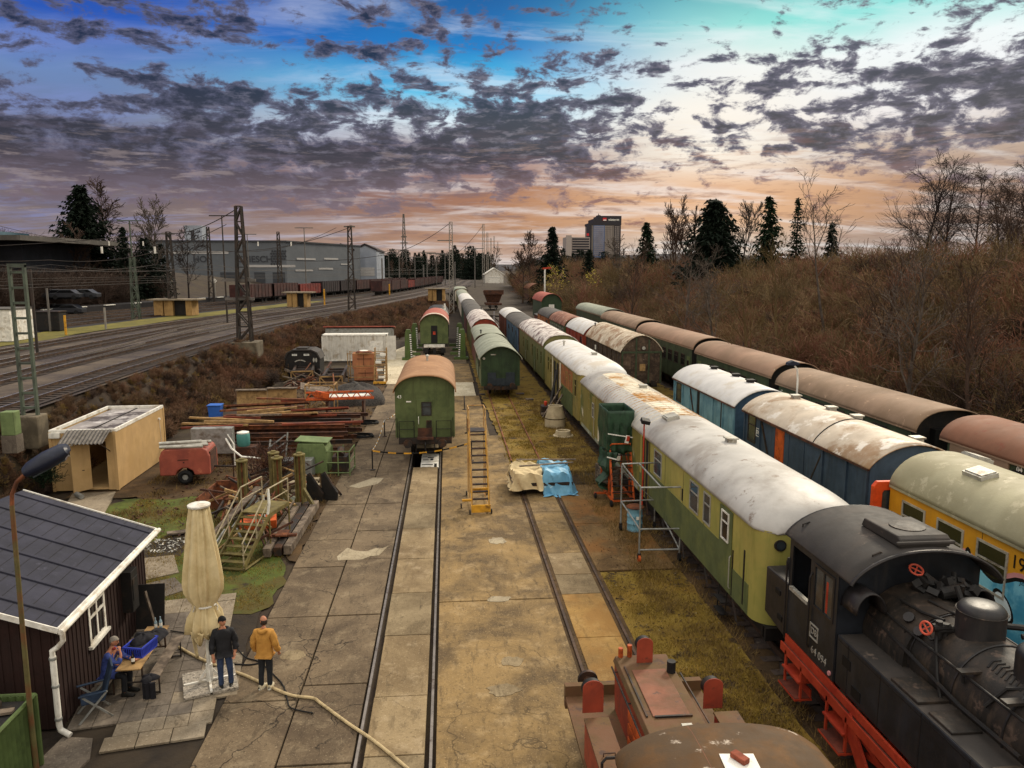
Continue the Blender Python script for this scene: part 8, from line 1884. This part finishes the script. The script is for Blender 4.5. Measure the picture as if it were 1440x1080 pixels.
def conifer(label,u,vtop,Y,wpx,seed=1,m='needle',dens=1.0,shape=1.0,vbase=None):
    p=atY(u,380,Y); z0=hgt(p.x,Y)-.3
    h=atY(u,vtop,Y).z-z0; W=wpx/1067*Y/2*1.45
    q=random.Random(seed); t=thing('conifer',label,'tree',(p.x,Y,z0)); tk=MB(); seg(tk,Vector((0,0,0)),Vector((0,0,h)),h*.016,h*.003,7); tk.build('trunk','bark_dark',t)
    b=MB(); nl=int(40*dens); low=.12
    for i in range(nl):
        s=low+(1-low)*(i/nl)**.92; z=h*s; Lm=W*(1-(s-low)/(1-low))**shape*(1.0+.0)+h*.012
        nbr=int(12*(1-s*.5)*dens)+3
        for k in range(nbr):
            az=q.uniform(0,6.283); L=Lm*q.uniform(.55,1.22); dr=q.uniform(.10,.45)*(1-s*.8)-.22*s; st=max(3,int(L/(W*.09+.05)))
            for j in range(st):
                f=(j+q.random())/st
                if f<.12: continue
                c=Vector((math.cos(az)*L*f,math.sin(az)*L*f,z-L*f*dr+L*.18*f*f))+Vector((q.gauss(0,.06),q.gauss(0,.06),q.gauss(0,.05)))*W*.5
                sz=(W*.17+.12)*q.uniform(.6,1.2)*(1.15-f*.5)
                a=Vector((math.cos(az+q.uniform(-.9,.9)),math.sin(az+q.uniform(-.9,.9)),q.uniform(-.8,.15))).normalized(); e=a.cross(Vector((0,0,1))).normalized(); e=(e+Vector((0,0,q.uniform(-.6,.6)))).normalized()
                b.add([c-e*sz*.28,c+a*sz*1.1-e*sz*.05,c+e*sz*.28],[(0,1,2)]); b.add([c+Vector((0,0,sz*.2)),c+a*sz*.8+Vector((0,0,-sz*.45)),c-a*sz*.3+Vector((0,0,-sz*.3))],[(0,1,2)])
    b.build('crown',m,t); return t
# conifers and trees that can be told apart
conifer('dark conifer left of the office tower behind the willow',776,318,200,44,1,'needle_dark')
conifer('small dark conifer in front of the office tower',828,350,205,34,2,'needle_dark',.8)
conifer('small conifer right of the office tower with broad base',908,312,165,46,3,'needle',.9)
conifer('broad bushy dark conifer, the widest on the right bank',1002,281,125,78,4,'needle_dark',1.25,.62)
conifer('tall pointed spruce right of the broad conifer',1078,275,125,50,5,'needle',1.0,.85)
conifer('slim pointed spruce between the tall spruce and the slender bare tree',1118,277,130,30,6,'needle',.9,.8)
conifer('low dark conifer behind the slender bare tree',1167,312,110,38,7,'needle_dark',.9)
conifer('huge dark spruce on the left slope above the hall roof',121,261,165,66,8,'needle_dark',1.2,.7)
conifer('small pointed conifer on the left slope beside the spruce',176,318,150,30,9,'needle_dark',.9,.8)
conifer('dark round conifer left of the warehouse',205,334,160,30,10,'needle_dark',.9,.5); conifer('dark conifer touching the left end of the warehouse',226,342,175,26,11,'needle_dark',.8,.6)
bare_tree('bare birch leaning out behind the huge spruce',146,266,170,'bark_brown',21,(14,9,6,4),3,.6,.05,.05)
bare_tree('wide bare tree between the spruce and the warehouse',203,288,172,'bark_grey',22,(14,9,6,4),3,.7,k0=.2)
bare_tree('bare tree in front of the warehouse lettering',262,322,150,'bark_dark',23,(10,7,5,3),3,.8); bare_tree('thin bare tree above the hall roof',92,318,150,'bark_brown',24,(10,7,5,3),3,.8)
bare_tree('bare tree with upright twigs behind the small conifer right of the tower',945,293,150,'bark_brown',25,(16,9,6,4),3,.45)
bare_tree('second bare upright tree left of the broad conifer',968,303,155,'bark_brown',26,(12,8,5,4),3,.5)
bare_tree('bare tree between the broad conifer and the tall spruce',1040,288,130,'bark_grey',27,(14,8,6,4),3,.55)
bare_tree('sparse bare tree just right of the office tower',872,334,180,'bark_grey',28,(10,6,4,3),3,.7)
bare_tree('slender bare tree with long pale trunk standing in front of the thicket',1163,266,62,'bark_grey',29,(10,5,4,3),3,.8,tr=.15,k0=.55)
bare_tree('round bare tree at the left end of the right hand wood',735,333,230,'bark_brown',30,(14,9,6,4),3,.8)
for i,(u,v,Y,dr,lab,mm) in enumerate(((1298,224,86,.02,'tall bare birch at the left of the birch group on the right',''),(1335,233,92,.10,'weeping bare birch, second of the birch group',''),(1368,243,88,.12,'weeping bare birch in the middle of the birch group',''),(1398,250,82,.10,'dense bare birch right of the middle of the birch group',''),(1438,232,78,.08,'bare birch cut by the right edge of the picture',''),(1420,262,74,.08,'lower dark bare birch next to the right edge',''))):
    bare_tree(lab,u,v,Y,['bark_dark','bark_dark','bark_brown'][i%3],40+i,(18,11,7,5),3,.62,dr,.06,rmin=.014,k0=.18)
bare_tree('yellow green flowering willow at the foot of the tower',786,374,168,'twig_tan',50,(16,9,6),2,.9,leafm='catkin',k0=.05); bare_tree('smaller yellow flowering willow right of the first one',829,386,150,'twig_tan',51,(14,8,6),2,.6,leafm='catkin',k0=.05)
for i,(u,v,Y) in enumerate(((893,372,98),(1010,385,70),(1100,372,60),(1240,360,48),(1300,375,40),(1060,400,52),(1385,390,36),(960,372,85))):
    bare_tree('spindly bare sapling rising through the brown thicket on the right bank',u,v-26,Y,['bark_brown','bark_grey','twig_olive'][i%3],60+i,(14,8,5),3,.7,rmin=.010)['group']='bare saplings in the thicket'
# shrub sources: real bushes in view, whose geometry the thicket repeats
def shrub_mesh(seed,h,stems,nb,ang,rmin):
    q=random.Random(seed); b=MB()
    for i in range(stems):
        az=q.uniform(0,6.283); an=q.uniform(.05,ang); d=Vector((math.cos(az)*math.sin(an),math.sin(az)*math.sin(an),math.cos(an)))
        grow(b,q,Vector((q.gauss(0,.15*h/4),q.gauss(0,.15*h/4),0)),d,h*q.uniform(.55,1.0),h*.008,0,2,nb,.08,.75,.2,0,rmin,None,.12)
    return b
SRC=[]
for i,(seed,m,u,v) in enumerate(((1,'twig_red',1040,455),(2,'twig_olive',1180,500),(3,'twig_dark',1330,520),(4,'twig_tan',930,430),(5,'twig_red',1400,480),(6,'twig_olive',870,425))):
    b=shrub_mesh(seed,4.6,11,(9,6),.62,.013); o=b.build('bare_shrub',m); Y=[47,42,34,72,40,95][i]; X=[27.5,28,28.5,28.5,31,29.5][i]; o.location=(X,Y,hgt(X,Y)-.2)
    tag(o,['reddish bare shrub at the foot of the right bank behind the third brown roof','olive bare shrub behind the second brown roof','dark bare shrub behind the nearest brown roof','pale brown bare shrub behind the fourth brown roof','reddish bare shrub near the right edge above the nearest brown roof','olive bare shrub behind the fifth brown roof'][i],'shrub'); SRC.append(o)
for i,(seed,m,h) in enumerate(((11,'bramble_red',1.5),(12,'dead_grass',1.0),(13,'twig_dark',1.6))):
    b=shrub_mesh(seed,h,16,(7,4),1.15,.012); o=b.build('low_bramble',m); p=[(-17.6,43,1.0),(-16.6,55,0),(-15.2,66,1.2)][i]; o.location=(p[0],p[1],hgt(p[0],p[1])-.1); tag(o,['red brown bramble bush on the embankment beside the cabin','tuft of dead grass on the embankment above the steel stack','dark bramble bush on the embankment below the big lattice mast'][i],'bramble'); SRC.append(o)
def scatter(name,label,cat,pts,srcs):
    """one stuff object: instances of the source bushes on points (x,y,z,scale,rot,src)"""
    me=D.meshes.new(name); me.from_pydata([p[:3] for p in pts],[],[]); o=D.objects.new(name,me); COL.objects.link(o); tag(o,label,cat,kind='stuff')
    for nm,ty,ix in (('sc','FLOAT',3),('rot','FLOAT',4),('src','INT',5)):
        a=me.attributes.new(nm,ty,'POINT'); a.data.foreach_set('value',[p[ix] for p in pts])
    g=D.node_groups.new(name,'GeometryNodeTree'); g.interface.new_socket('Geometry',in_out='INPUT',socket_type='NodeSocketGeometry'); g.interface.new_socket('Geometry',in_out='OUTPUT',socket_type='NodeSocketGeometry')
    N=g.nodes.new; gi=N('NodeGroupInput'); go=N('NodeGroupOutput'); jn=N('GeometryNodeJoinGeometry')
    for k,s in enumerate(srcs):
        oi=N('GeometryNodeObjectInfo'); oi.transform_space='ORIGINAL'; oi.inputs['Object'].default_value=s; oi.inputs['As Instance'].default_value=True
        ip=N('GeometryNodeInstanceOnPoints'); g.links.new(gi.outputs[0],ip.inputs['Points']); g.links.new(oi.outputs['Geometry'],ip.inputs['Instance'])
        na=N('GeometryNodeInputNamedAttribute'); na.data_type='INT'; na.inputs['Name'].default_value='src'; cmp=N('FunctionNodeCompare'); cmp.data_type='INT'; cmp.operation='EQUAL'; g.links.new(na.outputs['Attribute'],cmp.inputs[2]); cmp.inputs[3].default_value=k; g.links.new(cmp.outputs[0],ip.inputs['Selection'])
        sc=N('GeometryNodeInputNamedAttribute'); sc.data_type='FLOAT'; sc.inputs['Name'].default_value='sc'; g.links.new(sc.outputs['Attribute'],ip.inputs['Scale'])
        rt=N('GeometryNodeInputNamedAttribute'); rt.data_type='FLOAT'; rt.inputs['Name'].default_value='rot'; cx=N('ShaderNodeCombineXYZ'); g.links.new(rt.outputs['Attribute'],cx.inputs[2]); g.links.new(cx.outputs[0],ip.inputs['Rotation']); g.links.new(ip.outputs[0],jn.inputs[0])
    g.links.new(jn.outputs[0],go.inputs[0]); md=o.modifiers.new('scatter','NODES'); md.node_group=g; return o
q=random.Random(123)
pts=[]
for _ in range(2600):
    Y=q.uniform(12,150); X=24.6+max(0,Y-60)*.02+abs(q.gauss(0,1))*9+q.uniform(0,10)
    if X>75: continue
    k=int(q.choice([0,0,1,1,2,3,3,4,5])); s=q.uniform(.45,1.0)+min(.75,max(0,X-34)*.03)
    pts.append((X,Y,hgt(X,Y)-.2,s*.95,q.uniform(0,6.28),k))
for _ in range(900):
    Y=q.uniform(130,330); X=24+ (Y-130)*.02+q.uniform(0,1)**1.4*70
    pts.append((X,Y,hgt(X,Y)-.2,q.uniform(.9,1.6)*(1+.25*(X>34)),q.uniform(0,6.28),int(q.choice([0,1,2,3,5]))))
scatter('thicket','dense brown leafless thicket covering the bank on the right','thicket',pts,SRC[:6])
pts=[]
for _ in range(3200):
    Y=q.uniform(27,190); t0=lerp_tab(XM,Y)+2.0; t1=lerp_tab(TOE,Y)+q.choice([.4,.4,1.2]); 
    if Y<42: t1=min(t1,-17.9)
    X=q.uniform(t0,max(t0+.5,t1)); 
    pts.append((X,Y,hgt(X,Y)-.15,q.uniform(.26,.55)*(1+Y/220)*(.6+.7*min(1,(X-t0)/2.5)),q.uniform(0,6.28),int(q.choice([0,0,0,1,1,2]))))
scatter('embankment_brush','dry red brown brush covering the embankment below the main line','brush',pts,SRC[6:9])
pts=[]
for _ in range(420):
    Y=q.uniform(55,165); X=-66-q.uniform(0,1)**.8*32+(max(0,Y-140)*.16); pts.append((X,Y,hgt(X,Y)-.15,q.uniform(.5,1.1),q.uniform(0,6.28),int(q.choice([0,1,2]))))
for _ in range(260):
    Y=q.uniform(112,165); X=q.uniform(-105,-58); pts.append((X,Y,hgt(X,Y)-.15,q.uniform(.9,1.6),q.uniform(0,6.28),2))
scatter('slope_scrub','dark scrub on the slope beyond the left tracks','scrub',pts,[SRC[2],SRC[2],SRC[2]])
# distant wood behind the freight sidings
fc=conifer('distant dark conifer at the left end of the far wood',640,344,520,20,70,'needle_dark',.6); fb=bare_tree('distant bare tree at the right end of the far wood',690,346,480,'bark_brown',71,(10,7,5),2,.8,rmin=.1)
fc2=conifer('distant round conifer in the middle of the far wood',662,345,560,26,72,'needle_dark',.6,.5)
pts=[]
for _ in range(420):
    Y=q.uniform(430,900); az=q.uniform(-.45,.06); X=math.tan(az)*Y
    if Y<520 and X>lerp_tab(XM,Y)-40: continue
    pts.append((X,Y,EM-1.5,q.uniform(.75,1.15)*Y/560*.75,q.uniform(0,6.28),int(q.choice([0,0,1,2]))))
for _ in range(160):
    Y=q.uniform(330,700); X=lerp_tab(XM,Y)+q.uniform(34,130); pts.append((X,Y,EM-1.5,q.uniform(.6,1.0)*.8,q.uniform(0,6.28),int(q.choice([0,1,1,2]))))
# crowns only are repeated
scatter('far_wood','far dark wood along the horizon behind the sidings','wood',pts,[[c for c in s.children if c.name.startswith('crown')][0] for s in (fc,fb,fc2)])
# grass and litter
def blades(name,label,m,n,fn,h=(.05,.14),w=.012,seed=5):
    q=random.Random(seed); v=[];f=[]
    for _ in range(n):
        r=fn(q)
        if r is None: continue
        x,y,z=r; a=q.uniform(0,6.28); L=q.uniform(*h); ln=q.uniform(.2,1.1)*L; b_=q.uniform(0,6.28); k=len(v)
        v+= [(x-math.cos(a)*w,y-math.sin(a)*w,z),(x+math.cos(a)*w,y+math.sin(a)*w,z),(x+math.cos(b_)*ln,y+math.sin(b_)*ln,z+L)]; f.append((k,k+1,k+2))
    b=MB(); b.v=v; b.f=f; me=D.meshes.new(name); me.from_pydata(v,[],f); me.materials.append(MATS[m]); o=D.objects.new(name,me); COL.objects.link(o); tag(o,label,'grass',kind='stuff'); return o
def clump(x0,x1,y0,y1,cx,s,z=-.03):
    cs=[(random.Random(s+i).uniform(x0,x1),random.Random(s+999+i).uniform(y0,y1)) for i in range(cx)]
    def f(q):
        c=cs[q.randrange(cx)]; x,y=q.gauss(c[0],.28),q.gauss(c[1],.28)
        return (x,y,z) if x0<=x<=x1 and y0<=y<=y1 else None
    return f
blades('grass_tufts','sparse yellow brown grass beside the second track in front of the scaffold','grass_blade',26000,clump(4.9,7.5,9,23.4,190,1),(.03,.09),.008)
blades('dead_grass_tufts','dead straw coloured grass along the railcar track','dead_grass',26000,clump(5.9,8.0,9,56,260,2),(.06,.22),.009,6)
blades('grass_tufts','mossy grass on the abandoned part of the second track','grass_blade',16000,clump(2.9,6.6,36.4,62,150,3),(.03,.12),.012,7)
blades('lawn_tufts','green grass patch between the cabin and the parasol','grass_blade',20000,clump(-13.4,-5.5,21.5,33.2,220,4,-.04),(.03,.10),.009,8)
blades('dead_grass_tufts','dead grass between the scrap and the concrete apron','dead_grass',14000,clump(-14,-5.3,27,62,160,5,-.04),(.06,.26),.012,9)
def litter(name,label,m,n,x0,x1,y0,y1,seed,s=(.01,.04),z=-.03):
    q=random.Random(seed); b=MB()
    for _ in range(n):
        c=Vector((q.uniform(x0,x1),q.uniform(y0,y1),z)); r=q.uniform(*s); b.v; k=len(b.v); b.v+=[tuple(c+Vector((q.uniform(-r,r),q.uniform(-r,r),q.uniform(0,r*1.2)))) for _ in range(4)]; b.f+=[(k,k+1,k+2),(k,k+2,k+3),(k,k+1,k+3),(k+1,k+2,k+3)]
    me=D.meshes.new(name); me.from_pydata(b.v,[],b.f); me.materials.append(MATS[m]); o=D.objects.new(name,me); COL.objects.link(o); tag(o,label,'litter',kind='stuff'); return o
litter('leaf_litter','brown leaf litter and stones strewn on the grass by the railcars','dirt_brown',5000,4.9,8.1,9,58,3,(.015,.05)); litter('pale_litter','small pale stones strewn on the grass by the railcars','patch_pale',700,4.9,7.6,9,45,4,(.01,.03)); litter('rubble','dark rubble strewn between the scrap piles','rust_dark',3500,-13.5,-5.4,28,72,5,(.03,.12)); litter('track_stones','small stones lying in the rail grooves','ballast',2500,-2.1,-.3,8,38,6,(.01,.025),-.1); litter('rail_groove_dirt','leaves and dirt in the grooves of the second track','dirt_brown',2600,3.08,3.4,8,36,7,(.015,.04),-.05); litter('rail_groove_dirt','leaves and dirt in the right groove of the second track','dirt_brown',2600,4.55,4.88,8,36,8,(.015,.04),-.05)
# ash heap on the burnt patch
litter('ash','pale ash and scraps on the burnt patch of lawn','pale_metal',160,-11.0,-9.6,26.4,27.9,9,(.03,.09),-.03)
# bramble bush over the scrap
b=shrub_mesh(31,1.7,20,(8,5),1.0,.012); o=b.build('bramble_bush','rust_dark'); o.location=(-8.3,35.6,0); tag(o,'big dead bramble bush behind the olive jack posts','bush')
b=shrub_mesh(32,1.3,16,(7,5),1.0,.010); o=b.build('low_bush','needle'); o.location=(-17.3,33.0,.6); tag(o,'dark evergreen bush at the left side of the beige cabin','bush')
